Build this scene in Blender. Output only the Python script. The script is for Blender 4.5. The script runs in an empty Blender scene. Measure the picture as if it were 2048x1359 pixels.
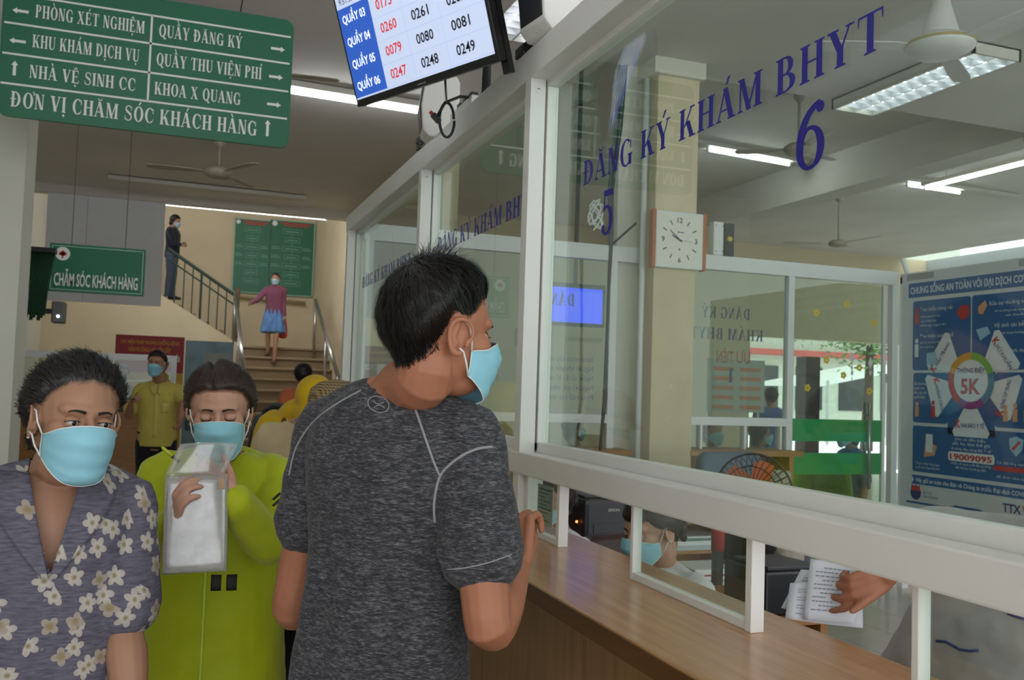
import bpy, bmesh, math, random, unicodedata
import numpy as np
from mathutils import Vector, Matrix
from mathutils.bvhtree import BVHTree
rng = random.Random(7)
scn = bpy.context.scene
col = scn.collection
PI = math.pi
R_ = math.radians

# ------------------------------------------------------------------ camera
CAM = Vector((0, 0, 1.5))
YAW, PITCH, ROLL, FPX = R_(20.05), R_(2.90), R_(1.88), 1845.0
_f = Vector((math.sin(YAW)*math.cos(PITCH), math.cos(YAW)*math.cos(PITCH), math.sin(PITCH)))
_r0 = Vector((math.cos(YAW), -math.sin(YAW), 0)); _u0 = _r0.cross(_f)
_r = _r0*math.cos(ROLL) + _u0*math.sin(ROLL); _u = -_r0*math.sin(ROLL) + _u0*math.cos(ROLL)
cd = bpy.data.cameras.new('camera'); cam = bpy.data.objects.new('camera', cd); col.objects.link(cam)
cd.sensor_width = 36; cd.lens = FPX/2048*36; cd.clip_start = 0.05; cd.clip_end = 200
M = Matrix.Identity(4)
for i, v in enumerate((_r, _u, -_f)):
    M[0][i], M[1][i], M[2][i] = v
M.translation = CAM
cam.matrix_world = M
cd.dof.use_dof = True; cd.dof.focus_distance = 1.75; cd.dof.aperture_fstop = 11.0
scn.camera = cam

def px(x, y, d):
    """world point seen at photo pixel x,y at camera depth d"""
    return CAM + (_f + _r*((x-1024)/FPX) + _u*((679.5-y)/FPX))*d
def onY(x, y, Y):
    v = _f + _r*((x-1024)/FPX) + _u*((679.5-y)/FPX); return CAM + v*(Y/v.y)
def onX(x, y, X):
    v = _f + _r*((x-1024)/FPX) + _u*((679.5-y)/FPX); return CAM + v*(X/v.x)
def onZ(x, y, Z):
    v = _f + _r*((x-1024)/FPX) + _u*((679.5-y)/FPX); return CAM + v*((Z-1.5)/v.z)

# ------------------------------------------------------------------ world and exposure
w = bpy.data.worlds.new('overcast_sky'); scn.world = w; w.use_nodes = True
w.node_tree.nodes['Background'].inputs[0].default_value = (0.93, 0.96, 1.0, 1)
w.node_tree.nodes['Background'].inputs[1].default_value = 1.75
scn.view_settings.view_transform = 'Standard'
try: scn.view_settings.look = 'None'
except Exception: pass
scn.view_settings.gamma = 1.0; scn.view_settings.use_curve_mapping = False
scn.view_settings.exposure = 0.44
scn.cycles.transparent_max_bounces = 32
scn.cycles.max_bounces = 8
TUBE_E = 25.0        # fluorescent tubes

# ------------------------------------------------------------------ materials
def lin(c):
    if isinstance(c, str):
        c = c.lstrip('#'); c = [int(c[i:i+2], 16) for i in (0, 2, 4)]
    return tuple(((v/255)/12.92 if v/255 <= .04045 else ((v/255+.055)/1.055)**2.4) for v in c) + (1,)
class NT:
    def __init__(s, name):
        s.m = bpy.data.materials.new(name); s.m.use_nodes = True; s.t = s.m.node_tree
        s.b = s.t.nodes['Principled BSDF']; s.out = s.t.nodes['Material Output']
    def n(s, kind, **kw):
        nd = s.t.nodes.new(kind)
        for k, v in kw.items():
            if k.startswith('i_'): nd.inputs[k[2:].replace('_', ' ')].default_value = v
            else: setattr(nd, k, v)
        return nd
    def l(s, a, b): s.t.links.new(a, b)
    def math(s, op, a, b=None, clamp=False):
        nd = s.t.nodes.new('ShaderNodeMath'); nd.operation = op; nd.use_clamp = clamp
        for i, v in enumerate((a, b)):
            if v is None: continue
            if isinstance(v, (int, float)): nd.inputs[i].default_value = v
            else: s.l(v, nd.inputs[i])
        return nd.outputs[0]
    def ramp(s, fac, stops):
        nd = s.t.nodes.new('ShaderNodeValToRGB'); e = nd.color_ramp.elements
        while len(e) < len(stops): e.new(.5)
        for q, (p, c) in zip(e, stops): q.position = p; q.color = c
        s.l(fac, nd.inputs[0]); return nd.outputs[0]
    def mix(s, fac, a, b):
        nd = s.t.nodes.new('ShaderNodeMix'); nd.data_type = 'RGBA'
        for i, v in ((0, fac), (6, a), (7, b)):
            if isinstance(v, (int, float, tuple)): nd.inputs[i].default_value = v
            else: s.l(v, nd.inputs[i])
        return nd.outputs[2]
    def coord(s, scale=(1, 1, 1), kind='Object', rot=(0, 0, 0)):
        tc = s.t.nodes.new('ShaderNodeTexCoord'); mp = s.t.nodes.new('ShaderNodeMapping')
        mp.inputs['Scale'].default_value = scale; mp.inputs['Rotation'].default_value = rot
        s.l(tc.outputs[kind], mp.inputs[0]); return mp.outputs[0]
    def noise(s, vec, scale, detail=3, rough=.5):
        nd = s.t.nodes.new('ShaderNodeTexNoise'); nd.inputs['Scale'].default_value = scale
        nd.inputs['Detail'].default_value = detail; nd.inputs['Roughness'].default_value = rough
        s.l(vec, nd.inputs['Vector']); return nd.outputs['Fac']
    def bump(s, h, strength=.3, dist=.002):
        nd = s.t.nodes.new('ShaderNodeBump'); nd.inputs['Strength'].default_value = strength
        nd.inputs['Distance'].default_value = dist; s.l(h, nd.inputs['Height']); s.l(nd.outputs[0], s.b.inputs['Normal'])
def mul(c, k): return (c[0]*k, c[1]*k, c[2]*k, 1)
_mats = {}
def mat(name, c, rough=.6, metal=0.0, var=.08, nscale=6.0, bump=0.0, bscale=60, spec=.5, coat=0, sss=0, stretch=(1, 1, 1)):
    if name in _mats: return _mats[name]
    t = NT(name); c = lin(c)
    v = t.coord(stretch)
    n = t.noise(v, nscale, 4)
    t.l(t.ramp(n, [(.25, mul(c, 1-var)), (.75, mul(c, 1+var))]), t.b.inputs['Base Color'])
    t.b.inputs['Roughness'].default_value = rough; t.b.inputs['Metallic'].default_value = metal
    t.b.inputs['Specular IOR Level'].default_value = spec
    t.b.inputs['Coat Weight'].default_value = coat
    if sss:
        t.b.inputs['Subsurface Weight'].default_value = sss; t.b.inputs['Subsurface Radius'].default_value = (.012, .004, .002)
        t.b.inputs['Subsurface Scale'].default_value = 1.0
    if bump: t.bump(t.noise(v, bscale, 3), bump)
    _mats[name] = t.m; return t.m
def emit(name, c, e):
    if name in _mats: return _mats[name]
    t = NT(name); c = lin(c); v = t.coord(); n = t.noise(v, 3)
    t.l(t.ramp(n, [(0, mul(c, .97)), (1, c)]), t.b.inputs['Emission Color'])
    t.b.inputs['Base Color'].default_value = c if e < 3 else (.8, .8, .8, 1)
    t.b.inputs['Emission Strength'].default_value = e; t.b.inputs['Roughness'].default_value = .4
    _mats[name] = t.m; return t.m
def glass(name, tint='#f4fbf7', dirt=.04, refl=1.0):
    if name in _mats: return _mats[name]
    t = NT(name); t.t.nodes.remove(t.b)
    g = t.n('ShaderNodeNewGeometry')
    ior = t.math('ADD', t.math('MULTIPLY', g.outputs['Backfacing'], 1/1.5-1.5), 1.5)
    fr = t.n('ShaderNodeFresnel'); t.l(ior, fr.inputs['IOR'])
    tr = t.n('ShaderNodeBsdfTransparent'); tr.inputs[0].default_value = lin(tint)
    gl = t.n('ShaderNodeBsdfGlossy'); gl.inputs['Roughness'].default_value = .004; gl.inputs[0].default_value = (.95, 1, .98, 1)
    df = t.n('ShaderNodeBsdfDiffuse'); df.inputs[0].default_value = lin('#c8ccc8')
    m1 = t.n('ShaderNodeMixShader'); v = t.coord((1, 1, .35)); nz = t.noise(v, 5, 5, .65)
    t.l(t.math('MULTIPLY', t.math('POWER', nz, 2.5), dirt*2), m1.inputs[0]); t.l(tr.outputs[0], m1.inputs[1]); t.l(df.outputs[0], m1.inputs[2])
    m2 = t.n('ShaderNodeMixShader'); t.l(t.math('MULTIPLY', fr.outputs[0], refl), m2.inputs[0]); t.l(m1.outputs[0], m2.inputs[1]); t.l(gl.outputs[0], m2.inputs[2])
    t.l(m2.outputs[0], t.out.inputs[0]); _mats[name] = t.m; return t.m
def wood(name, c1, c2, scale=1.0, rough=.35, axis='Y', coat=.0):
    if name in _mats: return _mats[name]
    t = NT(name); st = {'Y': (14, 1.0, 14), 'X': (1.0, 14, 14), 'Z': (14, 14, 1.0)}[axis]
    v = t.coord(tuple(s*scale for s in st)); n = t.noise(v, 3, 6, .65)
    v2 = t.coord((1.2, .5, 1.2)); n2 = t.noise(v2, 3, 3)
    c = t.ramp(n, [(.25, lin(c1)), (.7, lin(c2))])
    cc = t.mix(t.math('MULTIPLY', n2, .35), c, mul(lin(c1), .75))
    t.l(cc, t.b.inputs['Base Color']); t.b.inputs['Roughness'].default_value = rough; t.b.inputs['Coat Weight'].default_value = coat
    t.b.inputs['Coat Roughness'].default_value = .12
    t.bump(n, .06, .001); _mats[name] = t.m; return t.m

white = mat('white_powder_coat', '#dcdcd6', .35, var=.03, bump=.03)
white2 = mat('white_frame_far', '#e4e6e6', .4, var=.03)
M_ceil = mat('ceiling_paint', '#d6d1ca', .9, var=.07, nscale=1.1)
M_wall = mat('beige_plaster', '#d3c3a2', .85, var=.06, nscale=2.0, bump=.1, bscale=40)
M_wall2 = mat('pale_plaster', '#d9d6ca', .85, var=.05, nscale=1.5, bump=.1, bscale=40)
M_panel = mat('pale_grey_board', '#e6e8ee', .7, var=.03)
M_green = mat('green_sign_board', '#1f6b4a', .45, var=.04, nscale=3)
M_letter = mat('white_lettering', '#e9e9e4', .6, var=.02)
M_blue = mat('blue_vinyl', '#1e1b86', .45, var=.06, nscale=20)
M_red = mat('red_print', '#c03028', .55, var=.05)
M_black = mat('black_plastic', '#141416', .35, var=.1)
M_dark = mat('dark_grey_plastic', '#2b2c30', .45, var=.1)
M_steel = mat('brushed_steel', '#b5b4b2', .28, metal=.9, var=.05, bump=.05)
M_glass = glass('clear_glass', dirt=.025)
M_glass2 = glass('back_glass', '#eef6f1', dirt=.05, refl=.8)
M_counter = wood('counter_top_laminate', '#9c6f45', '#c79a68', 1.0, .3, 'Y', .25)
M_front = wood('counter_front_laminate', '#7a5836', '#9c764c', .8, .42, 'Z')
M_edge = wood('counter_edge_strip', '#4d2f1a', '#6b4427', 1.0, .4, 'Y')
M_wood = wood('desk_wood', '#9a6a3a', '#bd8a52', 1.2, .4, 'X')
M_tile = mat('floor_tile', '#bdb9ae', .22, var=.06, nscale=3, coat=.2)
M_grout = mat('floor_grout', '#6d6a64', .8)
M_tube = emit('fluorescent_tube', '#f4fbff', TUBE_E)
M_fix = mat('light_fitting_white', '#c9c6bb', .5, var=.05)
M_fan = mat('fan_enamel', '#a9a08e', .5, var=.08)
M_fanw = mat('fan_white_enamel', '#cfcdc6', .45, var=.05)

# ------------------------------------------------------------------ mesh helpers
class MB:
    def __init__(s): s.v = []; s.f = []
    def add(s, v, f):
        o = len(s.v); s.v += [tuple(p) for p in v]; s.f += [tuple(i+o for i in q) for q in f]; return s
    def box(s, x0, x1, y0, y1, z0, z1, M=None, ch=0.0):
        if ch:
            a = [(x0, x1), (y0, y1), (z0, z1)]; vs = []
            bm = bmesh.new(); bmesh.ops.create_cube(bm, size=1)
            for q in bm.verts: q.co = Vector(((x0+x1)/2+q.co.x*(x1-x0), (y0+y1)/2+q.co.y*(y1-y0), (z0+z1)/2+q.co.z*(z1-z0)))
            bmesh.ops.bevel(bm, geom=bm.edges[:], offset=ch, segments=2, profile=.6, affect='EDGES')
            bm.verts.index_update(); vs = [q.co.copy() for q in bm.verts]; fs = [tuple(q.index for q in f.verts) for f in bm.faces]; bm.free()
        else:
            vs = [Vector(p) for p in ((x0, y0, z0), (x1, y0, z0), (x1, y1, z0), (x0, y1, z0), (x0, y0, z1), (x1, y0, z1), (x1, y1, z1), (x0, y1, z1))]
            fs = [(0, 3, 2, 1), (4, 5, 6, 7), (0, 1, 5, 4), (1, 2, 6, 5), (2, 3, 7, 6), (3, 0, 4, 7)]
        if M is not None: vs = [M @ q for q in vs]
        return s.add(vs, fs)
    def tube(s, pts, r, n=8, cap=True):
        pts = [Vector(p) for p in pts]; k = len(pts); rr = r if isinstance(r, (list, tuple)) else [r]*k
        vs = []; fs = []; side = None
        for i, p in enumerate(pts):
            t = (pts[min(i+1, k-1)]-pts[max(i-1, 0)]).normalized()
            if side is None:
                side = t.cross(Vector((0, 0, 1)))
                if side.length < .1: side = t.cross(Vector((1, 0, 0)))
            side = (side - t*side.dot(t)).normalized(); up = side.cross(t)
            for j in range(n):
                a = 2*PI*j/n; vs.append(p + (side*math.cos(a)+up*math.sin(a))*rr[i])
        for i in range(k-1):
            for j in range(n): fs.append((i*n+j, i*n+(j+1) % n, (i+1)*n+(j+1) % n, (i+1)*n+j))
        if cap: fs.append(tuple(range(n-1, -1, -1))); fs.append(tuple(range((k-1)*n, k*n)))
        return s.add(vs, fs)
    def lathe(s, prof, n=24, M=None):
        vs = []; fs = []; k = len(prof)
        for (r, z) in prof:
            for j in range(n):
                a = 2*PI*j/n; q = Vector((r*math.cos(a), r*math.sin(a), z)); vs.append(M @ q if M is not None else q)
        for i in range(k-1):
            for j in range(n): fs.append((i*n+j, i*n+(j+1) % n, (i+1)*n+(j+1) % n, (i+1)*n+j))
        fs.append(tuple(range(n-1, -1, -1))); fs.append(tuple(range((k-1)*n, k*n)))
        return s.add(vs, fs)
    def prism(s, poly, h, M):
        """poly in local xy, extruded from z=0 to z=h, moved by M"""
        n = len(poly); vs = [M @ Vector((x, y, 0)) for x, y in poly] + [M @ Vector((x, y, h)) for x, y in poly]
        fs = [tuple(range(n-1, -1, -1)), tuple(range(n, 2*n))] + [(i, (i+1) % n, n+(i+1) % n, n+i) for i in range(n)]
        return s.add(vs, fs)
    def poly(s, pts): return s.add(pts, [tuple(range(len(pts)))])
    def build(s, name, m, parent=None, smooth=False, bevel=0):
        me = bpy.data.meshes.new(name); off = parent.matrix_world.translation if False else (parent.get('_o') if parent else None)
        o = Vector(off) if off is not None else Vector((0, 0, 0))
        me.from_pydata([tuple(Vector(q)-o) for q in s.v], [], s.f); me.update()
        bm = bmesh.new(); bm.from_mesh(me)
        if len(bm.faces) < 60000: bmesh.ops.recalc_face_normals(bm, faces=bm.faces[:])
        bm.to_mesh(me); bm.free()
        ob = bpy.data.objects.new(name, me); col.objects.link(ob)
        if isinstance(m, (list, tuple)):
            for q in m: me.materials.append(q)
        else: me.materials.append(m)
        if smooth:
            me.polygons.foreach_set('use_smooth', [True]*len(me.polygons))
            if smooth == 'auto':
                try: me.set_sharp_from_angle(angle=R_(40))
                except Exception: pass
        if bevel:
            b = ob.modifiers.new('bevel', 'BEVEL'); b.width = bevel; b.segments = 2; b.limit_method = 'ANGLE'
        if parent: ob.parent = parent; ob['_o'] = tuple(o)
        return ob
def thing(name, label, cat, loc=(0, 0, 0), group=None):
    o = bpy.data.objects.new(name, None); col.objects.link(o); o.location = loc; o['_o'] = tuple(loc)
    o.empty_display_size = .1
    o['label'] = label; o['category'] = cat
    if group: o['group'] = group
    return o
def tag(o, label, cat, group=None):
    o['label'] = label; o['category'] = cat
    if group: o['group'] = group
    return o
def struct(o, label=None): 
    o['kind'] = 'structure'
    if label: o['label'] = label
    return o
def sbox(name, m, *a, label=None, **k): return struct(MB().box(*a, **k).build(name, m), label)
def sempty(name, loc, label=None):
    o = bpy.data.objects.new(name, None); col.objects.link(o); o.location = loc; o['_o'] = tuple(loc); return struct(o, label)
def frame(o, ex, ey, ez=None):
    """matrix with origin o and axes ex, ey (ez = ex x ey)"""
    ex = Vector(ex).normalized(); ey = Vector(ey); ey = (ey-ex*ey.dot(ex)).normalized(); ez = ex.cross(ey)
    m = Matrix.Identity(4)
    for i, v in enumerate((ex, ey, ez)): m[0][i], m[1][i], m[2][i] = v
    m.translation = Vector(o); return m

# ------------------------------------------------------------------ lettering
SE = .055
def _stem(x, T=.2, y0=0, y1=1, b=True, t=True, s=.085):
    q = [[(x, y0), (x+T, y0), (x+T, y1), (x, y1)]]
    if b: q.append([(x-s, y0), (x+T+s, y0), (x+T+s*.6, y0+SE), (x-s*.6, y0+SE)])
    if t: q.append([(x-s, y1), (x+T+s, y1), (x+T+s*.6, y1-SE), (x-s*.6, y1-SE)])
    return q
def _bar(x0, x1, y, h=.055): return [[(x0, y-h/2), (x1, y-h/2), (x1, y+h/2), (x0, y+h/2)]]
def _arc(cx, cy, rx, ry, tx, ty, a0, a1, n=18):
    q = []
    for i in range(n):
        r = []
        for a in (a0+(a1-a0)*i/n, a0+(a1-a0)*(i+1)/n):
            c, s = math.cos(R_(a)), math.sin(R_(a)); r.append(((cx+rx*c, cy+ry*s), (cx+(rx-tx)*c, cy+(ry-ty)*s)))
        q.append([r[0][0], r[1][0], r[1][1], r[0][1]])
    return q
def _diag(xb, xt, wd, y0=0, y1=1): return [[(xb, y0), (xb+wd, y0), (xt+wd, y1), (xt, y1)]]
def _slab(x0, x1, y): return [[(x0, y), (x1, y), (x1-.02, y+SE), (x0+.02, y+SE)]] if y < .5 else [[(x0, y), (x1, y), (x1-.02, y-SE), (x0+.02, y-SE)]]
def _ser(x, y, h, w=.05): return [[(x, y), (x+w, y), (x+w, y+h), (x, y+h*.7)]]
def glyph(c):
    if c == 'I': return _stem(.1), .4
    if c == 'H': return _stem(.1)+_stem(.6)+_bar(.3, .6, .52), .9
    if c == 'N': return _stem(.1, .07)+_stem(.64, .07, b=False)+_diag(.5, .08, .2), .82
    if c == 'M': return _stem(.1, .07)+_stem(.78, .2)+_diag(.42, .1, .19)+_diag(.42, .79, .08), 1.08
    if c == 'K': return _stem(.1)+_diag(.28, .66, .08, .38, 1)+_diag(.6, .36, .21, 0, .56)+_slab(.54, .9, 0)+_slab(.56, .84, 1), .9
    if c == 'A': return _diag(.06, .36, .07)+_diag(.6, .3, .21)+_bar(.18, .62, .32)+_slab(0, .24, 0)+_slab(.52, .9, 0), .9
    if c == 'V': return _diag(.32, .05, .21)+_diag(.37, .68, .07)+_slab(-.02, .36, 1)+_slab(.58, .84, 1), .84
    if c == 'X': return _diag(.58, .06, .23)+_diag(.08, .62, .07)+_slab(0, .28, 0)+_slab(.5, .9, 0)+_slab(0, .38, 1)+_slab(.52, .8, 1), .9
    if c == 'Y': return _stem(.32, y1=.5, t=False)+_diag(.32, .05, .21, .4, 1)+_diag(.42, .68, .07, .42, 1)+_slab(-.02, .36, 1)+_slab(.57, .85, 1), .84
    if c == 'T': return _stem(.32, t=False)+_bar(.05, .79, .97, .06)+[[(.05, 1), (.11, 1), (.08, .74), (.05, .74)], [(.79, 1), (.73, 1), (.76, .74), (.79, .74)]], .84
    if c == 'E': return _stem(.1)+_bar(.2, .7, .03, .06)+_bar(.2, .68, .97, .06)+_bar(.25, .54, .52)+[[(.74, .26), (.7, .26), (.64, 0), (.72, 0)], [(.7, .76), (.66, .76), (.62, 1), (.7, 1)], [(.52, .4), (.56, .4), (.56, .64), (.52, .64)]], .8
    if c == 'L': return _stem(.1)+_bar(.2, .7, .03, .06)+[[(.74, .3), (.7, .3), (.64, 0), (.72, 0)]], .78
    if c == 'U': return _stem(.1, b=False, y0=.3)+_stem(.68, .07, b=False, y0=.3)+_arc(.425, .32, .325, .34, .2, .08, 180, 270)+_arc(.425, .32, .325, .34, .07, .08, 270, 360), .86
    if c == 'D' or c == 'Đ':
        g = _stem(.1)+_arc(.3, .5, .5, .5, .2, .06, -90, 90)
        if c == 'Đ': g = g+_bar(-.02, .46, .52)
        return g, .9
    if c == 'O' or c == 'Q':
        g = _arc(.45, .5, .4, .52, .2, .06, 0, 360, 36)
        if c == 'Q': g = g+[[(.45, .1), (.55, .16), (.9, -.16), (.7, -.2)]]
        return g, .9
    if c == 'C' or c == 'G':
        g = _arc(.46, .5, .41, .52, .2, .06, 48, 312, 28)+[[(.72, .62), (.77, .62), (.77, .98), (.7, .86)]]
        if c == 'G': return g+_stem(.62, .19, 0.02, .44, b=False, s=.07), .92
        return g+_ser(.73, .12, .2, .04), .84
    if c == 'S':
        return (_arc(.37, .74, .27, .28, .1, .06, 30, 200, 16)+_arc(.37, .27, .3, .29, .1, .06, -150, 20, 16)
                + [[(.1, .72), (.2, .55), (.42, .42), (.66, .26), (.6, .5), (.4, .62), (.24, .72), (.14, .84)]]
                + [[(.6, .68), (.65, .68), (.65, 1), (.6, .92)], [(.07, .32), (.12, .32), (.12, .06), (.07, 0)]]), .74
    if c == 'P' or c == 'R' or c == 'B':
        g = _stem(.1)+_arc(.38, .74, .3, .26, .19, .055, -90, 90, 14)+_bar(.2, .4, .972)+_bar(.2, .4, .5)
        if c == 'R': g += _diag(.62, .38, .21, 0, .5)+_slab(.6, .92, 0); return g, .92
        if c == 'B': g += _arc(.4, .265, .36, .265, .2, .055, -90, 90, 14)+_bar(.2, .42, .028); return g, .84
        return g, .76
    if c == '5': return _bar(.16, .62, .93, .14)+[[(.14, .5), (.2, .52), (.24, .96), (.17, .96)]]+_arc(.32, .32, .34, .34, .18, .07, -140, 125, 22)+_arc(.15, .15, .09, .09, .09, .09, 0, 360, 10), .72
    if c == '6': return _arc(.37, .32, .31, .34, .16, .06, 0, 360, 28)+_arc(.62, .34, .56, .68, .17, .1, 95, 180, 16)+_arc(.58, .9, .09, .09, .09, .09, 0, 360, 10), .74
    if c == '1': return _stem(.26, t=False, s=.12)+[[(.08, .82), (.26, .86), (.3, 1), (.26, 1)]], .66
    if c in '0OQ': return _arc(.36, .5, .3, .52, .15, .06, 0, 360, 30), .72
    return [], .4
def serif(text, sx=1.0, sp=.06):
    """polygons and width for one line, cap height 1"""
    out = []; x = 0
    for ch in text:
        if ch == ' ': x += .42*sx; continue
        d = unicodedata.normalize('NFD', ch); b = d[0]; g, wd = glyph(b)
        cx = wd/2
        top = 1.06
        for m in d[1:]:
            k = ord(m)
            if k == 0x302: g = g+[[(cx-.2, top), (cx-.1, top), (cx+.02, top+.17), (cx-.05, top+.2)], [(cx+.2, top), (cx+.1, top), (cx-.02, top+.17), (cx+.05, top+.2)]]; 
            elif k == 0x306: g = g+_arc(cx, top+.16, .18, .16, .06, .06, 180, 360, 10)
            elif k == 0x31b: g = g+_arc(wd-.08, .98, .14, .16, .08, .08, -60, 90, 8)
        hat = any(ord(m) == 0x302 for m in d[1:])
        for m in d[1:]:
            k = ord(m); o = (.2 if hat else 0); oy = top+(.1 if hat else .02)
            if k == 0x301: g = g+[[(cx-.04+o, oy), (cx+.04+o, oy), (cx+.2+o, oy+.24), (cx+.07+o, oy+.24)]]
            elif k == 0x300: g = g+[[(cx-.04-(-.02 if hat else 0), oy+.0+(.1 if hat else 0)), (cx+.04, oy+(.1 if hat else 0)), (cx-.07, oy+.24+(.1 if hat else 0)), (cx-.2, oy+.24+(.1 if hat else 0))]]
            elif k == 0x323: g = g+_arc(cx, -.2, .09, .09, .09, .09, 0, 360, 10)
        for p in g: out.append([((q[0]+x/sx)*sx, q[1]) for q in p])
        x += (wd+sp)*sx
    return out, x
def serif_into(mb, text, M, h, width=None, x=0, y=0, sx=1.0, mirror=False, align='L'):
    ps, wd = serif(text, 1.0)
    k = (width/wd if width else h*sx)
    x0 = x - (wd*k/2 if align == 'C' else 0)
    for i, p in enumerate(ps):      # tiny steps keep overlapping strokes from sharing one plane
        mb.poly([M @ Vector((x0+q[0]*k, y+q[1]*h, (i % 23)*4e-5)) for q in p])
    return wd*k
def sans_into(mb, text, M, h, width=None, x=0, y=0, bold=0.0, align='L', sx=None):
    cu = bpy.data.curves.new('t', 'FONT'); cu.body = text; cu.size = 1; cu.offset = bold; cu.resolution_u = 2
    ob = bpy.data.objects.new('t', cu); col.objects.link(ob)
    dg = bpy.context.evaluated_depsgraph_get(); me = bpy.data.meshes.new_from_object(ob.evaluated_get(dg))
    bpy.data.objects.remove(ob); bpy.data.curves.remove(cu)
    vs = np.array([v.co[:] for v in me.vertices]) if len(me.vertices) else np.zeros((0, 3)); fs = [tuple(p.vertices) for p in me.polygons]
    bpy.data.meshes.remove(me)
    if not len(vs): return
    cap = .73; x_0, x_1 = vs[:, 0].min(), vs[:, 0].max(); kx = (width/(x_1-x_0) if width else (h/cap*(sx or 1))); ky = h/cap
    ox = x - ((x_1-x_0)*kx/2 if align == 'C' else 0)
    mb.add([M @ Vector((ox+(a-x_0)*kx, y+b*ky, 0)) for a, b, _ in vs], fs)
def rect_into(mb, M, x0, x1, y0, y1, z=0.0):
    mb.poly([M @ Vector(p) for p in ((x0, y0, z), (x1, y0, z), (x1, y1, z), (x0, y1, z))])
def rrect(x0, x1, y0, y1, r, n=5):
    out = []
    for cx, cy, a in ((x1-r, y0+r, -90), (x1-r, y1-r, 0), (x0+r, y1-r, 90), (x0+r, y0+r, 180)):
        for i in range(n+1): t = R_(a+90*i/n); out.append((cx+r*math.cos(t), cy+r*math.sin(t)))
    return out
def disc(cx, cy, r, n=28): return [(cx+r*math.cos(2*PI*i/n), cy+r*math.sin(2*PI*i/n)) for i in range(n)]
def arrow(L, wd, hd):  # pointing +x, length L
    return [(0, -wd/2), (L-hd, -wd/2), (L-hd, -wd*1.1), (L, 0), (L-hd, wd*1.1), (L-hd, wd/2), (0, wd/2)]
# ================================================================== STRUCTURE
CZ = 3.9
fl = struct(MB().box(-6, 14, -4, 30, -.12, -.006).build('floor', M_grout), 'grey tiled floor of the hall and the office')
fl['_o'] = (0, 0, 0)
tile_me = None
def tiles(x0, nx, y0, ny, s=.4):
    global tile_me
    for i in range(nx):
        for j in range(ny):
            if tile_me is None:
                t = MB().box(0, s-.004, 0, s-.004, -.006, 0).build('floor_tile', M_tile, fl); tile_me = t.data; o = t
            else:
                o = bpy.data.objects.new('floor_tile', tile_me); col.objects.link(o); o.parent = fl
            o.location = (x0+i*s, y0+j*s, 0)
tiles(-1.2, 5, 2.0, 23); tiles(1.6, 11, 1.2, 15)
rest = MB().box(-6, -1.204, -4, 30, -.006, -.001).box(-1.2, .796, -4, 1.996, -.006, -.001).box(-1.2, .796, 11.204, 30, -.006, -.001).box(.8, 1.596, -4, 30, -.006, -.001)
rest.box(1.6, 5.996, -4, 1.196, -.006, -.001).box(1.6, 5.996, 7.204, 30, -.006, -.001).box(6, 14, -4, 30, -.006, -.001)
rest.build('floor_screed', M_tile, fl)

struct(MB().box(-6, 14, -3.2, 6.05, CZ, 4.4).box(-6, 2.35, 6.05, 13.0, CZ, 4.4).build('ceiling', M_ceil), 'off-white ceiling over the hall and the office')
struct(MB().box(2.35, 14, 6.05, 16, 4.4, 4.5).build('ceiling', M_ceil), 'higher ceiling over the room behind the office')
sbox('trim_1', M_ceil, -2.1, 2.35, 13.0, 13.2, 3.79, 4.4, label='ceiling header above the stair opening')
sbox('trim_2', M_ceil, 7.25, 7.6, 6.06, 16, 3.95, 4.4, label='ceiling beam behind the office')
sbox('wall_left', M_wall2, -2.1, -1.9, -0.6, 17.2, 0, 4.4)
sbox('wall_back', M_wall, -2.1, 2.5, 17.2, 17.4, 0, 5.4, label='beige wall at the top of the stairs')
sbox('wall_stair_side', M_wall, 2.35, 2.5, 8.5, 17.2, 0, 5.4, label='beige wall right of the stairs')
sbox('ceiling_stair', M_ceil, -2.1, 2.5, 13.2, 17.4, 5.4, 5.5, label='ceiling over the stair well')
# pale board hanging left of the stair opening
pb = sempty('wall_panel', (-1.0, 13.05, 2.7), 'pale grey board wall left of the stair opening')
a = onY(100, 600, 13.1); b = onY(331, 604, 13.1)
for i in range(3):
    xa = -1.62+i*.4733; MB().box(xa, xa+.468, 13.06, 13.12, a.z, 3.79).build('board', M_panel, pb)
# wall under the second flight, cut along its slope
sl = [(-1.9, 0), (.95, 0), (.95, 2.05), (-.62, 2.98), (-1.9, 2.98)]
struct(MB().prism([(x, z) for x, z in sl], .16, frame((0, 15.55, 0), (1, 0, 0), (0, 0, 1))).build('wall_under_stairs', M_wall), 'beige wall under the upper flight of stairs')
# left pillar with beam
sbox('wall_pillar', M_wall2, -1.9, onY(62, 500, 6.4).x, 6.0, 6.4, 0, CZ, label='white pillar at the left edge')
sbox('trim_3', M_panel, -1.9, onY(62, 500, 6.4).x-.05, 1.8, 6.0, 3.0, 3.25, label='beam running along the left side of the hall')
pg = tag(MB().box(-1.46, -1.38, 6.405, 6.5, 0, 3.3, ch=.01).build('cable_duct', mat('dull_grey_metal', '#6f6e6b', .5, metal=.3)), 'grey cable duct running up behind the left pillar', 'duct')

# right/far room
sbox('wall_right', mat('cool_grey_plaster', '#a7adae', .85, var=.05), 14.6, 14.8, -3, 16, 0, 4.4)
ox = onY(1500, 700, 15).x
fw = MB().box(2.5, ox, 15, 15.2, 0, 4.4).box(ox, 14.3, 15, 15.2, 2.62, 4.4).box(14.3, 14.6, 15, 15.2, 0, 4.4)
struct(fw.build('wall_far', M_wall), 'beige far wall with an opening onto the street')
sbox('trim_4', mat('brown_door_wood', '#3f2a22', .5), onY(1612, 760, 14.4).x, onY(1640, 760, 14.4).x, 14.4, 14.7, 0, 2.25, label='dark brown post in the far opening')

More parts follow.
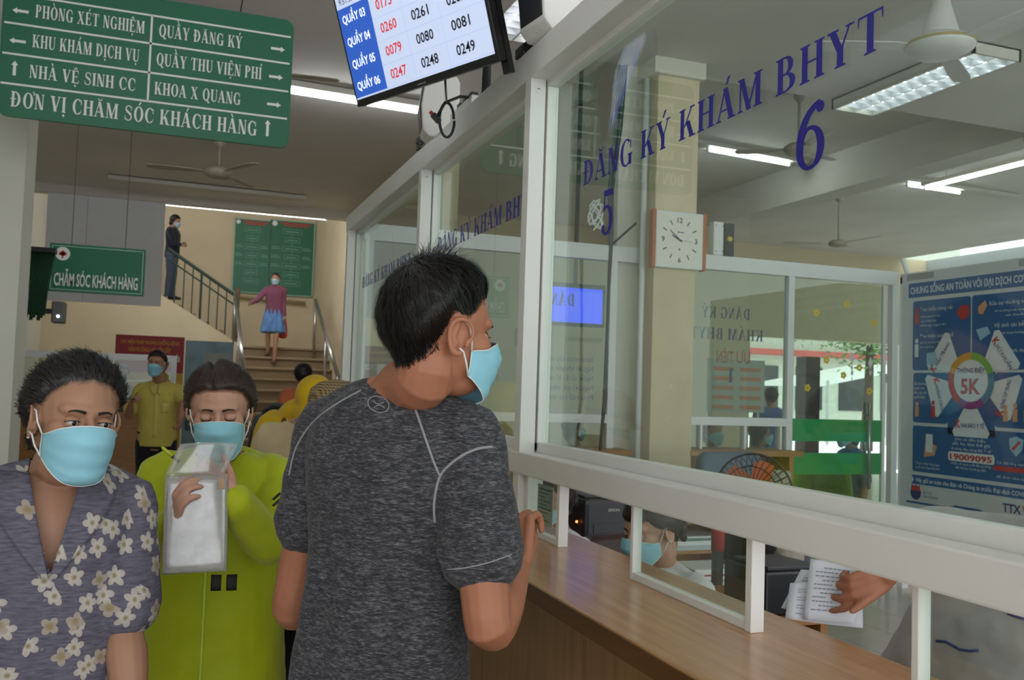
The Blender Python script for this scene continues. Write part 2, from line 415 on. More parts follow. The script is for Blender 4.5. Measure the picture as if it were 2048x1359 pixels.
# ================================================================== STAIRCASE
st = thing('staircase', 'wide tiled staircase rising to a landing at the back of the hall', 'staircase', (1.6, 12.2, 0))
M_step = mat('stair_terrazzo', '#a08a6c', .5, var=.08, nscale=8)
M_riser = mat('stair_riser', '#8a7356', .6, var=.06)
for i in range(12):
    y0 = 12.2+i*.275; z1 = (i+1)*.168
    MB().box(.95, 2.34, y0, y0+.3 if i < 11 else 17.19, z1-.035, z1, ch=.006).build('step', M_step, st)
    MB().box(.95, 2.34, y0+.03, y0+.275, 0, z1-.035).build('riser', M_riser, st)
MB().box(-.9, .95, 15.72, 17.19, 1.9, 2.016).build('landing_slab', M_step, st)
for i in range(8):
    x1 = .95-i*.22; MB().box(x1-.22, x1, 15.72, 17.19, 2.016+i*.125, 2.016+(i+1)*.125, ch=.004).build('step', M_step, st)
# upper flight railing
M_rail = mat('dark_green_railing', '#34453a', .45)
rl = thing('stair_railing', 'dark green metal railing sloping along the upper flight', 'railing', (.9, 15.6, 2.1))
pA = onY(336, 497, 15.6); pB = onY(470, 590, 15.6)
MB().tube([pA, pB], .028, 8).build('top_rail', M_rail, rl, 'auto')
MB().tube([pA+Vector((0, 0, -.16)), pB+Vector((0, 0, -.16))], .014, 6).build('mid_rail', M_rail, rl, 'auto')
for i in range(9):
    t = i/8; p = pA.lerp(pB, t); zb = 2.98-(p.x+.62)*.592 if p.x > -.62 else 2.98
    MB().tube([(p.x, 15.6, min(zb, 2.9+(.1 if p.x < 0 else 0)) if False else zb-.01), (p.x, 15.6, p.z-.01)], .022 if i in (4, 8) else .011, 6).build('baluster', M_rail, rl, 'auto')
MB().tube([(pB.x+.04, 15.6, 2.0), (pB.x+.04, 15.6, pB.z+.12)], .04, 10).build('newel_post', mat('newel_wood', '#6e5638', .5), rl, 'auto')
# stainless handrails
def handrail(label, x, ptop, pbot, name='stair_handrail', posts=(0, .5, 1)):
    h = thing(name, label, 'handrail', (x, 13.5, 0), 'stainless stair handrails')
    MB().tube([ptop, pbot], .032, 10).build('rail', M_steel, h, True)
    for t in posts:
        p = Vector(ptop).lerp(Vector(pbot), t); z = max(.168*max(0, math.floor((p.y-12.2)/.275)+1), 0) if p.y >= 12.2 else 0
        z = min(z, 2.016)
        MB().tube([(p.x, p.y, z), p], .02, 8).build('post', M_steel, h, True)
    return h
handrail('stainless handrail on the left side of the lower stair flight', .98, onY(471, 588, 15.4), onX(487, 742, onY(471, 588, 15.4).x))
handrail('stainless handrail on the right side of the lower stair flight', 2.2, onY(632, 600, 15.2), onX(676, 752, onY(632, 600, 15.2).x))
# wooden wall rail on the landing
wr = tag(MB().tube([(1.0, 17.1, 2.95), (2.2, 17.1, 2.9)], .03, 8).build('wall_rail', mat('pale_wood_rail', '#a8936f', .5), None, True), 'pale wooden wall rail below the green boards', 'handrail')

# ================================================================== FRONT COUNTER + PARTITION
ct = thing('reception_counter', 'long wooden reception counter with a laminate top', 'counter', (1.0, 3.0, 0))
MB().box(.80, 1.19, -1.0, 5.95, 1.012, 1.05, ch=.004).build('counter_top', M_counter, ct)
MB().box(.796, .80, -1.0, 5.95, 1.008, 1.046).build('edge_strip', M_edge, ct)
y = -1.0
pw = (.66, .66, .66, .66, .66, .66, .66, .66, .66, .66)
for k in range(10):
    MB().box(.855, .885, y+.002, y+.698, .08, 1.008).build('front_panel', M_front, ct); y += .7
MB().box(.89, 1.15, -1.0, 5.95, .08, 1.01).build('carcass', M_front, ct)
MB().box(.90, 1.13, -1.0, 5.95, 0, .08).build('plinth', M_black, ct)

X0, XM, XB = 1.03, 1.082, 1.125
gp = thing('glass_partition', 'white framed glass partition standing on the reception counter', 'partition', (1.08, 3.0, 1.05))
Y1, Y2, Y3 = 2.722, 4.114, 6.03
def post(y, z0=1.05, z1=2.5):
    MB().box(X0, XM, y, y+.052, z0, z1, ch=.003).build('post', white, gp)
    MB().box(XM+.006, XB, y-.004, y+.06, z0+.25, z1-.03, ch=.002).build('stile', white, gp)
    for zz in (z1-.045, z0+.06):
        MB().lathe([(0.0001, 0), (.005, 0), (.005, .002), (.002, .003)], 8, frame((X0+.026, y, zz), (1, 0, 0), (0, 0, 1))).build('screw', M_steel, gp)
for y in (Y1, Y2, Y3, .62): post(y)
MB().box(X0-.003, XM+.04, -1.0, Y3+.062, 2.49, 2.59, ch=.004).build('top_rail', white, gp)
MB().box(X0-.003, XM+.003, -1.0, Y3+.062, 1.228, 1.297, ch=.005).build('mid_rail', white, gp)
MB().box(XM+.006, XB, -1.0, Y3+.06, 1.24, 1.328, ch=.003).build('sill_bead', white, gp)
MB().box(XM+.006, XB, -1.0, Y3+.06, 2.47, 2.50, ch=.003).build('head_bead', white, gp)
panes = []
for a, b in ((.62+.06, Y1-.004), (Y1+.06, Y2-.004), (Y2+.06, Y3-.004)):
    panes.append(MB().box(1.102, 1.107, a-.01, b+.01, 1.32, 2.48).build('glass_pane', M_glass, gp))
# small frames between counter and mid rail
def low_frame(ya, yb, bars=('f', 'n'), left=True):
    x0, x1 = 1.05, 1.072
    MB().box(x0, x1, ya+.019, yb-.013, 1.05, 1.068, ch=.002).build('bottom_bar', white, gp)
    if 'n' in bars: MB().box(x0-.004, x1+.004, ya, ya+.02, 1.05, 1.228, ch=.002).build('bar', white, gp)
    if 'f' in bars: MB().box(x0-.001, x1+.001, yb-.014, yb, 1.05, 1.228, ch=.002).build('bar', white, gp)
    MB().box(1.059, 1.063, ya+.01, yb-.01, 1.066, 1.229).build('low_pane', M_glass, gp)
low_frame(1.50, 2.0); low_frame(2.43, 2.715, ('n',)); low_frame(.45, 1.10, ('f', 'n'))
low_frame(3.3, 3.8); low_frame(4.3, 4.9); low_frame(2.78, 2.95, ('f',))
# blue vinyl lettering on the panes
def Lm(y): return frame((1.1005, y, 0), (0, -1, 0), (0, 0, 1))
def vinyl(text, y0, y1, zb, zt, name='lettering', parent=panes[0]):
    mb = MB(); serif_into(mb, text, Lm(y0), zt-zb, width=y0-y1, y=zb); return mb.build(name, M_blue, gp)
vinyl('ĐĂNG KÝ KHÁM BHYT', 2.452, 1.222, 2.094, 2.166)
vinyl('5', 2.325, 2.235, 1.928, 2.052); vinyl('6', 1.468, 1.362, 1.926, 2.05)
vinyl('ĐĂNG KÝ KHÁM BHYT', 4.045, 2.82, 2.094, 2.166)
vinyl('ĐĂNG KÝ KHÁM BHYT', 5.83, 4.55, 2.094, 2.166)
# paper notice fixed inside the small left frame
nt = thing('paper_notice', 'small laminated notice taped inside the low window left of the clerk', 'notice', (1.075, 2.6, 1.09))
MB().box(1.074, 1.076, 2.545, 2.665, 1.085, 1.205).build('sheet', mat('notice_paper', '#9aa6a4', .4), nt)
mb = MB()
for k in range(9): rect_into(mb, frame((1.0735, 2.655, 1.19-k*.0115), (0, -1, 0), (0, 0, 1)), 0, .1-(k*37 % 5)*.012, 0, .004)
mb.build('print', M_dark, nt)
MB().box(1.05, 1.10, 2.69, 2.72, 1.07, 1.228).build('jamb', white, gp)

# ================================================================== BACK PARTITION (windows and door across the office)
bp = thing('window_partition', 'white framed window partition across the back of the office', 'partition', (3.3, 6.0, 0))
YB = 6.0
def bbox_(name, x0, x1, z0, z1, m=white2, dy=.03, y=YB): return MB().box(x0, x1, y-dy, y+dy, z0, z1, ch=.003).build(name, m, bp)
xs_post = [1.14, 1.72, onY(1214, 700, YB).x, onY(1571, 700, YB).x, 5.47]
bbox_('top_rail', 1.13, 5.52, 2.43, 2.54)
for x in xs_post: bbox_('post', x, x+.055, 0 if x > 3.5 else .9, 2.43)
bbox_('post', 3.505, 3.535, 1.0, 2.43)
bbox_('mid_rail', 1.1, xs_post[2], 1.262, 1.325); bbox_('mid_rail', 3.53, xs_post[3], 1.262, 1.325)
bbox_('counter_shelf', 1.1, xs_post[2]+.12, 1.045, 1.085, M_wood, .2); bbox_('counter_shelf', 3.5, xs_post[3]+.03, 1.045, 1.085, M_wood, .2)
bbox_('side_panel', xs_post[2]+.02, xs_post[2]+.06, 0, 1.045, M_wood, .18); bbox_('side_panel', xs_post[3]-.08, xs_post[3]-.04, 0, 1.045, M_wood, .18)
bbox_('front_panel', 1.1, xs_post[2], 0, 1.045, M_front, .02, YB+.1); bbox_('front_panel', 3.5, xs_post[3], 0, 1.045, M_front, .02, YB+.1)
for x in (1.35, 1.95, 2.3): bbox_('low_bar', x, x+.022, 1.085, 1.262)
for px_ in (1396, 1484, 1555): bbox_('low_bar', onY(px_, 870, YB).x, onY(px_, 870, YB).x+.02, 1.085, 1.262)
def bpane(x0, x1, z0, z1): return MB().box(x0, x1, YB-.003, YB+.003, z0, z1).build('glass_pane', M_glass2, bp)
bpane(1.17, 1.74, 1.32, 2.44); bpane(1.76, xs_post[2]+.01, 1.32, 2.44); bpane(3.53, xs_post[3]+.01, 1.32, 2.44)
bpane(1.17, xs_post[2], 1.08, 1.27); bpane(3.53, xs_post[3], 1.08, 1.27)
# glass door with green stripes
dr = thing('glass_door', 'glass door with two broad green stripes beside the window partition', 'door', (4.95, 6.0, 0))
dx0, dx1 = xs_post[3]+.06, 5.42
MB().box(dx0, dx1, YB-.005, YB+.005, .02, 2.42).build('door_pane', M_glass2, dr)
MB().box(dx0, dx0+.012, YB-.008, YB+.008, .02, 2.42).build('edge_strip', M_steel, dr); MB().box(dx1-.03, dx1, YB-.012, YB+.012, .02, 2.42).build('edge_strip', white2, dr)
M_stripe = mat('green_film', '#1d9a50', .5, var=.03)
for ya, yb_ in ((838, 882), (905, 948)):
    MB().box(dx0+.012, dx1-.03, YB-.009, YB-.0055, onY(1660, yb_, YB).z, onY(1660, ya, YB).z).build('stripe', M_stripe, dr)
for s in (-1, 1):
    hx = onY(1728, 880, YB).x+.06*(s > 0)
    MB().tube([(hx, YB+s*.06, onY(1740, 975, YB).z), (hx, YB+s*.06, onY(1740, 805, YB).z)], .014, 10).build('handle', M_steel, dr, True)
    for q in (830, 950): MB().tube([(hx, YB, onY(1740, q, YB).z), (hx, YB+s*.06, onY(1740, q, YB).z)], .008, 8).build('handle_stud', M_steel, dr, True)
M_yel = mat('yellow_sticker', '#e8c63a', .5); 
fl_pts = [(1632, 625), (1693, 608), (1747, 645), (1652, 720), (1614, 775), (1738, 782), (1718, 735), (1686, 750)]
for (qx, qy) in fl_pts:
    c = onY(qx, qy, YB); mb = MB(); Mx = frame((c.x, YB-.006, c.z), (1, 0, 0), (0, 0, 1))
    for k in range(5):
        a = 2*PI*k/5; mb.poly([Mx @ Vector((x, y, 0)) for x, y in disc(.018*math.cos(a), .018*math.sin(a), .013, 10)])
    mb.build('flower_sticker', M_yel, dr)
M_wst = mat('white_sticker', '#dcdcd8', .5)
for (qx, qy, s) in [(1703, 715, 1), (1740, 725, 1), (1703, 745, .6)]:
    c = onY(qx, qy, YB); Mx = frame((c.x, YB-.006, c.z), (1, 0, 0), (0, 0, 1)); mb = MB()
    mb.poly([Mx @ Vector(p) for p in ((0, -.05*s, 0), (.025*s, 0, 0), (0, .05*s, 0), (-.025*s, 0, 0))]); mb.poly([Mx @ Vector(p) for p in ((0, -.11*s, 0), (.012*s, -.08*s, 0), (0, -.05*s, 0), (-.012*s, -.08*s, 0))]); mb.build('ornament_sticker', M_wst, dr)
# mirrored lettering: written for readers on the far side
def back_text(text, pa, pb, m, y=YB+.004, sans=False, h=None):
    """pa: photo pixel of the text's start (our right), pb: its end; text faces +Y"""
    A = onY(*pa, y); B = onY(*pb, y); Mx = frame((A.x, y, A.z), (-1, 0, 0), (0, 0, 1)); mb = MB()
    if sans: sans_into(mb, text, Mx, h, width=A.x-B.x)
    else: serif_into(mb, text, Mx, h, width=A.x-B.x)
    return mb.build('lettering', m, bp)
M_blue2 = mat('dark_blue_vinyl', '#2a3c7c', .5)
back_text('ĐĂNG KÝ', (1500, 640), (1402, 637), M_blue2, h=.085)
back_text('KHÁM BHYT', (1526, 683), (1378, 680), M_blue2, h=.085)
back_text('ƯU', (1500, 727), (1473, 726), M_red, sans=True, h=.095); back_text('TIÊN', (1467, 726), (1433, 724), M_red, sans=True, h=.095)
back_text('1', (1470, 765), (1452, 764), M_blue2, h=.11)
for i, t in enumerate(('Bệnh nhân cấp cứu', 'Người khuyết tật', 'Người từ đủ 80 tuổi', 'Người có công', 'Phụ nữ có thai')):
    back_text(t, (1186, 724+19*i), (1090, 722+19*i), M_blue2, sans=True, h=.038)
back_text('ĐĂNG KÝ', (1149, 612), (1040, 608), M_blue2, h=.085)
# ---- column
cxa, cxb = onY(1311, 400, 5.8).x, onY(1394, 400, 5.8).x
cl = sempty('wall_column', (cxa, 5.8, 0), 'beige column in front of the back windows')
def Wcol():
    t = NT('column_plaster'); v = t.coord(); n = t.noise(v, 3, 5); n2 = t.noise(v, 14, 6, .7)
    base = t.ramp(n, [(.3, lin('#d3c2a0')), (.7, lin('#e0d2b2'))])
    g = t.n('ShaderNodeSeparateXYZ'); tc = t.n('ShaderNodeTexCoord'); t.l(tc.outputs['Object'], g.inputs[0])
    wear = t.math('MULTIPLY', t.math('GREATER_THAN', n2, .64), .5)
    t.l(t.mix(wear, base, lin('#efe9dc')), t.b.inputs['Base Color']); t.b.inputs['Roughness'].default_value = .8; t.bump(n2, .15, .003); return t.m
MB().box(cxa, cxb, 5.8, 6.4, 0, CZ-.12, ch=.006).build('shaft', Wcol(), cl)
MB().box(cxa-.05, cxb+.03, 5.76, 6.45, CZ-.12, CZ, ch=.004).build('cap', M_wall2, cl)
MB().box(onY(1225, 700, 6.05).x, cxa, 6.03, 6.1, 0, CZ, ch=.004).build('side_pier', M_wall2, cl)
MB().tube([(cxa-.04, 5.9, .0), (cxa-.04, 5.9, CZ-.13)], .022, 8).build('conduit', white2, cl, True)
# ---- right side partition with the poster
sp = thing('side_partition', 'white framed side partition that carries the blue poster', 'partition', (5.56, 4.5, 0))
for y in (3.2, 5.9): MB().box(5.53, 5.59, y, y+.06, 0, 2.5, ch=.003).build('post', white2, sp)
MB().box(5.53, 5.59, 3.2, 5.96, 2.44, 2.52, ch=.003).build('top_rail', white2, sp)
MB().box(5.545, 5.575, 3.26, 5.9, .05, 2.44).build('board', white2, sp)
# ================================================================== CEILING LIGHTS
def tube_light(label, p0, p1, z=CZ-.01, w=.1, tubes=1, lit=(0, 1), group='ceiling batten lights', drop=0):
    p0 = Vector((p0[0], p0[1], 0)); p1 = Vector((p1[0], p1[1], 0)); L = (p1-p0).length
    t = thing('batten_light', label, 'ceiling light', (p0.x, p0.y, z), group)
    Mx = frame((p0.x, p0.y, z-drop), p1-p0, Vector((0, 0, 1)).cross(p1-p0))
    MB().box(0, L, -w/2, w/2, -.05, 0, M=Mx, ch=.004).build('housing', M_fix, t)
    if drop:
        for k in (.15, .85): MB().tube([Mx @ Vector((L*k, 0, 0)), Mx @ Vector((L*k, 0, drop))], .006, 6).build('hanger', M_fix, t)
    if lit:
        a, b = L*lit[0], L*lit[1]
        for k in range(tubes):
            oy = (k-(tubes-1)/2)*.06
            MB().tube([Mx @ Vector((a+.06, oy, -.075)), Mx @ Vector((b-.06, oy, -.075))], .017, 10).build('tube', M_tube, t, True)
            for q in (a+.03, b-.06): MB().box(q, q+.03, oy-.012, oy+.012, -.1, -.05, M=Mx).build('lamp_holder', M_fix, t)
    return t
tube_light('lit ceiling batten behind the screen, above the hall', (.68, 7.5), (2.05, 7.6), w=.14)
tube_light('unlit long ceiling batten before the stair opening', (-.86, 12.12), (1.5, 12.2), w=.22, lit=None)
tube_light('bright tube light along the top of the stair opening', (-.28, 13.29), (2.0, 13.29), z=3.9, tubes=2, w=.16)
tube_light('lit batten light behind the blue six on the glass', (5.0, 9.1), (7.15, 9.35), z=4.395, lit=(.3, .92), w=.2)
tube_light('half lit batten light at the far right behind the office', (8.7, 9.5), (10.9, 9.6), z=4.395, lit=(.08, .55), w=.2)
tube_light('hanging tube light along the beam at the right', (8.3, 8.6), (8.3, 6.2), z=4.4, drop=.3, w=.06)
tube_light('added unseen ceiling batten that fills the left side of the hall with light', (-.55, 2.2), (-.55, 3.4), w=.14)  # added lamp above the view, fill light for the near hall
tube_light('added ceiling batten hidden behind the big green sign to brighten the back of the hall', (-1.25, 8.0), (-.05, 8.05), w=.14)  # extra lamp kept out of sight, put in to brighten the pale board wall
tube_light('added unseen ceiling batten over the hall entrance for more light', (-.6, -1.2), (.6, -1.2), w=.14)  # added lamp behind the camera, lifts the overall light
tube_light('added unseen ceiling batten giving more light to the front of the office', (2.6, .4), (2.6, 1.6), w=.14)  # added lamp outside the view, boosts the office side
tube_light('small far tube light on the right wall, left one', (14.5, 11.2), (14.5, 10.4), z=4.395, w=.05, drop=.9, group='wall tubes')
tube_light('small far tube light on the right wall, right one', (14.5, 10.0), (14.5, 9.0), z=4.395, w=.05, drop=.9, group='wall tubes')
def louver(label, x0, x1, y0, y1):
    t = thing('louver_light', label, 'ceiling light', (x0, y0, CZ-.09), 'recessed louver lights')
    z1 = CZ-.002; z0 = CZ-.085
    MB().box(x0, x1, y0, y1, z1-.01, z1).build('backing', M_lback, t)
    fr = MB().box(x0, x0+.02, y0, y1, z0, z1).box(x1-.02, x1, y0, y1, z0, z1).box(x0, x1, y0, y0+.02, z0, z1).box(x0, x1, y1-.02, y1, z0, z1)
    fr.build('frame', M_fix, t)
    w_ = (x1-x0)
    for fx in (.28, .72):
        cx = x0+w_*fx
        MB().tube([(cx, y0+.05, z1-.03), (cx, y1-.05, z1-.03)], .016, 8).build('tube', M_tube2, t, True)
    n = int((y1-y0)/.105)
    for k in range(1, n):
        y = y0+(y1-y0)*k/n
        for q0 in (.04, .5):
            xa, xb = x0+w_*(q0+.012), x0+w_*(q0+.45)
            MB().prism([(-.022, .052), (.022, .052), (.003, 0), (-.003, 0)], xb-xa, frame((xa, y, z0+.006), (0, 1, 0), (0, 0, 1))).build('louver_blade', M_steelw, t)
    for fx in (.04, .5, .96): MB().box(x0+w_*fx-.006, x0+w_*fx+.006, y0+.02, y1-.02, z0+.002, z0+.06).build('reflector', M_steelw, t)
M_tube2 = emit('louver_tube', '#f4fbff', 7.0); M_lback = mat('louver_backing', '#8a8d92', .5)
M_steelw = mat('louver_aluminium', '#d8dade', .3, metal=.5, var=.03)
louver('recessed louver ceiling light beside the white ceiling fan', 4.88, 5.3, 4.62, 6.03)
louver('recessed louver ceiling light at the far right edge', 6.95, 7.37, 5.1, 6.03)
louver('recessed louver ceiling light seen past the hanging screen', 1.80, 2.25, 5.0, 5.75)
# ================================================================== FANS
def fan(label, x, y, z, ang, m=M_fan, drop=.45, L=.6, cone=False, zc=CZ):
    t = thing('ceiling_fan', label, 'ceiling fan', (x, y, zc), 'ceiling fans')
    MB().tube([(x, y, z+.03), (x, y, zc)], .014, 8).build('down_rod', m, t, True)
    MB().lathe([(.02, 0), (.06, -.01), (.055, -.06), (.02, -.1)], 16, Matrix.Translation((x, y, zc))).build('canopy', m, t, True)
    if cone: MB().lathe([(.05, .24), (.055, .2), (.10, .04), (.105, .02), (.06, 0)], 24, Matrix.Translation((x, y, z+.04))).build('rod_cover', m, t, True)
    k = 1.35 if cone else 1.0
    MB().lathe([(.03, .05), (.1*k, .045), (.135*k, .02), (.14*k, 0), (.135*k, -.02), (.1*k, -.05), (.03, -.058), (.001, -.06)], 28, Matrix.Translation((x, y, z))).build('motor', m, t, True)
    if cone: MB().lathe([(.19, .012), (.192, .006), (.192, 0), (.19, -.004)], 28, Matrix.Translation((x, y, z))).build('gold_band', mat('gold_band', '#a8954e', .4), t, True)
    for b in range(3):
        a = ang+b*2*PI/3; ca, sa = math.cos(a), math.sin(a)
        Mx = frame((x, y, z), (ca, sa, 0), (-sa, ca, .12))
        pl = [(.1, -.025), (.2, -.03), (.26, -.055), (L*.8, -.07), (L*.97, -.055), (L, 0), (L*.97, .045), (L*.8, .055), (.26, .045), (.2, .03), (.1, .025)]
        MB().prism(pl, .006, Mx).build('blade', m, t)
    return t
c = onZ(437, 345, 3.55); fan('beige ceiling fan in front of the stair opening', c.x, c.y, 3.55, R_(58), L=.68)
fan('beige ceiling fan partly hidden behind the big green sign', .30, 6.5, 3.60, R_(-6), L=.70)
c = onZ(1880, 92, 3.52); fan('large white ceiling fan with cone shaped rod cover', c.x, c.y, 3.52, R_(155), M_fanw, L=.72, cone=True)
c = onZ(1597, 298, 3.85); fan('ceiling fan behind the blue six on the glass', c.x, c.y, 3.85, R_(20), M_fan, zc=4.4)
c = onZ(1677, 487, 3.7); fan('distant ceiling fan above the glass door', c.x, c.y, 3.7, R_(35), M_fan, zc=4.4, L=.8)

# ================================================================== BIG GREEN DIRECTION SIGN
YS = 5.2
pTR = onY(581, 44, YS); pBL = onY(1, 226, YS); pBR = onY(566, 288, YS)
SW, SH = pTR.x-pBL.x+.02, pTR.z-pBL.z+.02
sg = thing('direction_sign', 'large green hanging direction sign with white arrows and lettering', 'sign', (pBL.x+SW/2, YS, pBL.z), )
Mo = frame((pBL.x-.02, YS, pBL.z-.01), (1, 0, 0), (0, 0, 1))
MB().prism(rrect(0, SW+.02, 0, SH, .05), .02, Mo @ Matrix.Translation((0, 0, -.02))).build('board', M_green, sg)
Mt = Mo @ Matrix.Translation((0, 0, .002))
def q(pxx, pyy):
    p = onY(pxx, pyy, YS-.002); return p.x-(pBL.x-.02), p.z-(pBL.z-.01)
ln = MB()
def hline(a, b, th=.006):
    (x0, y0), (x1, y1) = q(*a), q(*b); ln.poly([Mt @ Vector(p) for p in ((x0, y0-th, 0), (x1, y1-th, 0), (x1, y1+th, 0), (x0, y0+th, 0))])
xl, xr = .012, SW+.005; ym = q(298, 150)[0]
rows = [SH-.075, SH-.235, SH-.395, SH-.555]
rows = [q(305, 31)[1], q(303, 87)[1], q(299, 145)[1], q(295, 202)[1]]
for yv in rows: ln.poly([Mt @ Vector(p) for p in ((xl, yv-.005, 0), (xr, yv-.005, 0), (xr, yv+.005, 0), (xl, yv+.005, 0))])
ln.poly([Mt @ Vector(p) for p in ((ym-.005, rows[3], 0), (ym+.005, rows[3], 0), (ym+.005, rows[0], 0), (ym-.005, rows[0], 0))])
ln.build('divider_lines', M_letter, sg)
def sgn(text, a, b, h):
    (x0, y0), (x1, y1) = q(*a), q(*b); mb = MB(); serif_into(mb, text, Mt, h, width=x1-x0, x=x0, y=(y0+y1)/2); mb.build('lettering', M_letter, sg)
hh = .066
sgn('PHÒNG XÉT NGHIỆM', (70, 36), (290, 66), hh); sgn('KHU KHÁM DỊCH VỤ', (64, 94), (279, 124), hh); sgn('NHÀ VỆ SINH CC', (58, 155), (272, 182), hh)
sgn('QUẦY ĐĂNG KÝ', (317, 74), (485, 96), hh); sgn('QUẦY THU VIỆN PHÍ', (312, 131), (524, 158), hh); sgn('KHOA X QUANG', (308, 188), (482, 210), hh)
sgn('ĐƠN VỊ CHĂM SÓC KHÁCH HÀNG', (20, 213), (515, 271), .079)
def arr(a, ang, L=.075):
    x, y = q(*a); mb = MB(); Ma = Mt @ Matrix.Translation((x, y, 0)) @ Matrix.Rotation(R_(ang), 4, 'Z') @ Matrix.Translation((-L/2, 0, 0))
    mb.poly([Ma @ Vector((u, v, 0)) for u, v in arrow(L, .014, .022)]); mb.build('arrow', M_letter, sg)
arr((41, 22), 180); arr((35, 82), 180); arr((29, 136), 90); arr((556, 98), 0); arr((552, 154), 0); arr((548, 209), 0); arr((535, 256), 90, .09)
for xx in (.25, SW-.27):
    MB().tube([Mo @ Vector((xx, SH, -.01)), (pBL.x+xx+.03, YS+.02, CZ)], .004, 6).build('wire', M_dark, sg)

# ================================================================== CUSTOMER CARE SIGN
YC = 9.2
A = onY(100, 487, YC); B = onY(287, 597, YC); w_, h_ = B.x-A.x, A.z-B.z-.01
cs = thing('care_sign', 'small green hanging sign with a round logo beside the stair opening', 'sign', (A.x+w_/2, YC, B.z))
Mo = frame((A.x, YC, B.z+.02), (1, 0, 0), (0, 0, 1)); Mt = Mo @ Matrix.Translation((0, 0, .002))
MB().prism(rrect(0, w_, 0, h_, .01), .025, Mo @ Matrix.Translation((0, 0, -.025))).build('board', M_green, cs)
b_ = .018; bd = MB()
for r4 in ((b_, w_-b_, b_, b_+.007), (b_, w_-b_, h_-b_-.007, h_-b_), (b_, b_+.007, b_, h_-b_), (w_-b_-.007, w_-b_, b_, h_-b_)): rect_into(bd, Mt, *r4)
bd.build('border', mat('pale_green_line', '#9fc4b0', .6), cs)
mb = MB(); sans_into(mb, 'CHĂM SÓC KHÁCH HÀNG', Mt, h_*.27, width=w_*.87, x=w_*.06, y=h_*.13, bold=.018); mb.build('lettering', M_letter, cs)
mb = MB(); mb.poly([Mt @ Vector((x, y, 0)) for x, y in disc(w_*.135, h_*.79, h_*.14)]); lg = mb.build('logo_disc', M_letter, cs)
mb = MB(); M3 = Mt @ Matrix.Translation((0, 0, .001))
for (dx, dy, r) in ((0, .25, .3), (-.35, 0, .28), (.35, 0, .28), (0, -.1, .3)): mb.poly([M3 @ Vector((x, y, 0)) for x, y in disc(w_*.135+dx*h_*.11, h_*.79+dy*h_*.11, r*h_*.13, 14)])
rect_into(mb, M3, w_*.135-h_*.012, w_*.135+h_*.012, h_*.69, h_*.77); mb.build('logo_tree', M_red, cs)
for xx in (.22, .78): MB().tube([(A.x+w_*xx, YC, A.z), (A.x+w_*xx, YC, CZ)], .003, 6).build('wire', M_dark, cs)

# ================================================================== SCREEN ON ARM
tvr = px(999, 121, 2.88)
ex = Vector((.415, -.91, 0)).normalized()         # to the viewer's right along the screen
tilt = R_(19); nrm0 = Vector((-.91, -.415, 0)).normalized(); nrm = (nrm0*math.cos(tilt)+Vector((0, 0, -1))*math.sin(tilt)).normalized()
ey = nrm.cross(ex)
TW, TH = .76, .44
tvo = tvr-ex*TW
tv = thing('queue_screen', 'flat black queue display hanging above the partition', 'screen', tuple(tvo+ex*TW/2))
Mo = frame(tvo, ex, ey)
MB().box(0, TW, 0, TH, -.035, 0, M=Mo, ch=.004).build('bezel', M_black, tv)
MB().box(.1, TW-.1, .05, TH-.06, -.075, -.036, M=Mo, ch=.01).build('back_shell', M_dark, tv)
M_scr = emit('screen_white', '#b4c0da', .62); M_scrb = emit('screen_blue', '#2a55b0', .6); M_scrr = emit('screen_red', '#c03034', .6)
M_scrk = mat('screen_black', '#101018', .4); M_scrw = emit('screen_label_white', '#e6ecff', .9)
e = .012; sx0, sx1, sy0, sy1 = e, TW-e, e+.012, TH-e
Mt = Mo @ Matrix.Translation((0, 0, .0012)); mb = MB(); rect_into(mb, Mt, sx0, sx1, sy0, sy1); mb.build('display', M_scr, tv)
rowh = .0785
cw = .185
M2 = Mt @ Matrix.Translation((0, 0, .0006)); mb = MB(); rect_into(mb, M2, sx0, sx0+cw, sy0+.006, sy0+.006+rowh*4); mb.build('blue_column', M_scrb, tv)
M3 = M2 @ Matrix.Translation((0, 0, .0006))
gl_ = MB()
for k in range(5): rect_into(gl_, M2, sx0+cw, sx1, sy0+.006+rowh*k-.0006, sy0+.006+rowh*k+.0006)
for xx in (sx0+cw+.165, sx0+cw+.345): rect_into(gl_, M2, xx-.0006, xx+.0006, sy0+.006, sy0+.006+rowh*4)
gl_.build('grid_lines', emit('screen_grid', '#98a6c8', .7), tv)
vals = [('06', '0247', '0248', '0249'), ('05', '0079', '0080', '0081'), ('04', '0260', '0261', '0262'), ('03', '0175', '0176', '0177')]
def scr(name, text, h, width, x, y, m, bold=.014):
    mb = MB(); sans_into(mb, text, M3, h, width=width, x=x, y=y, bold=bold); mb.build(name, m, tv)
for k, (a, b, c, d) in enumerate(vals):
    y = sy0+.006+rowh*k+.025
    scr('counter_name', 'QUẦY '+a, .030, .135, sx0+.02, y, M_scrw, .012)
    scr('called_number', b, .034, .088, sx0+cw+.035, y, M_scrr)
    scr('waiting_number', c, .034, .088, sx0+cw+.205, y, M_scrk); scr('waiting_number', d, .034, .088, sx0+cw+.385, y, M_scrk)
scr('clock_time', '9:51:35', .022, .085, sx0+.02, sy0+.006+rowh*4+.012, M_scrk, 0)
mb = MB(); sans_into(mb, 'SAMSUNG', M2, .005, width=.045, x=TW/2-.022, y=.006); mb.build('maker_mark', M_fix, tv)
arm_b = Vector((1.05, 3.25, 2.59)); arm_t = Mo @ Vector((TW*.5, TH*.6, -.07))
MB().tube([arm_b, (1.05, 3.25, arm_t.z), arm_t], .018, 8).build('arm', M_dark, tv, True)
MB().box(TW-.03, TW, -.04, TH*.9, -.06, -.037, M=Mo).build('side_bracket', M_black, tv)

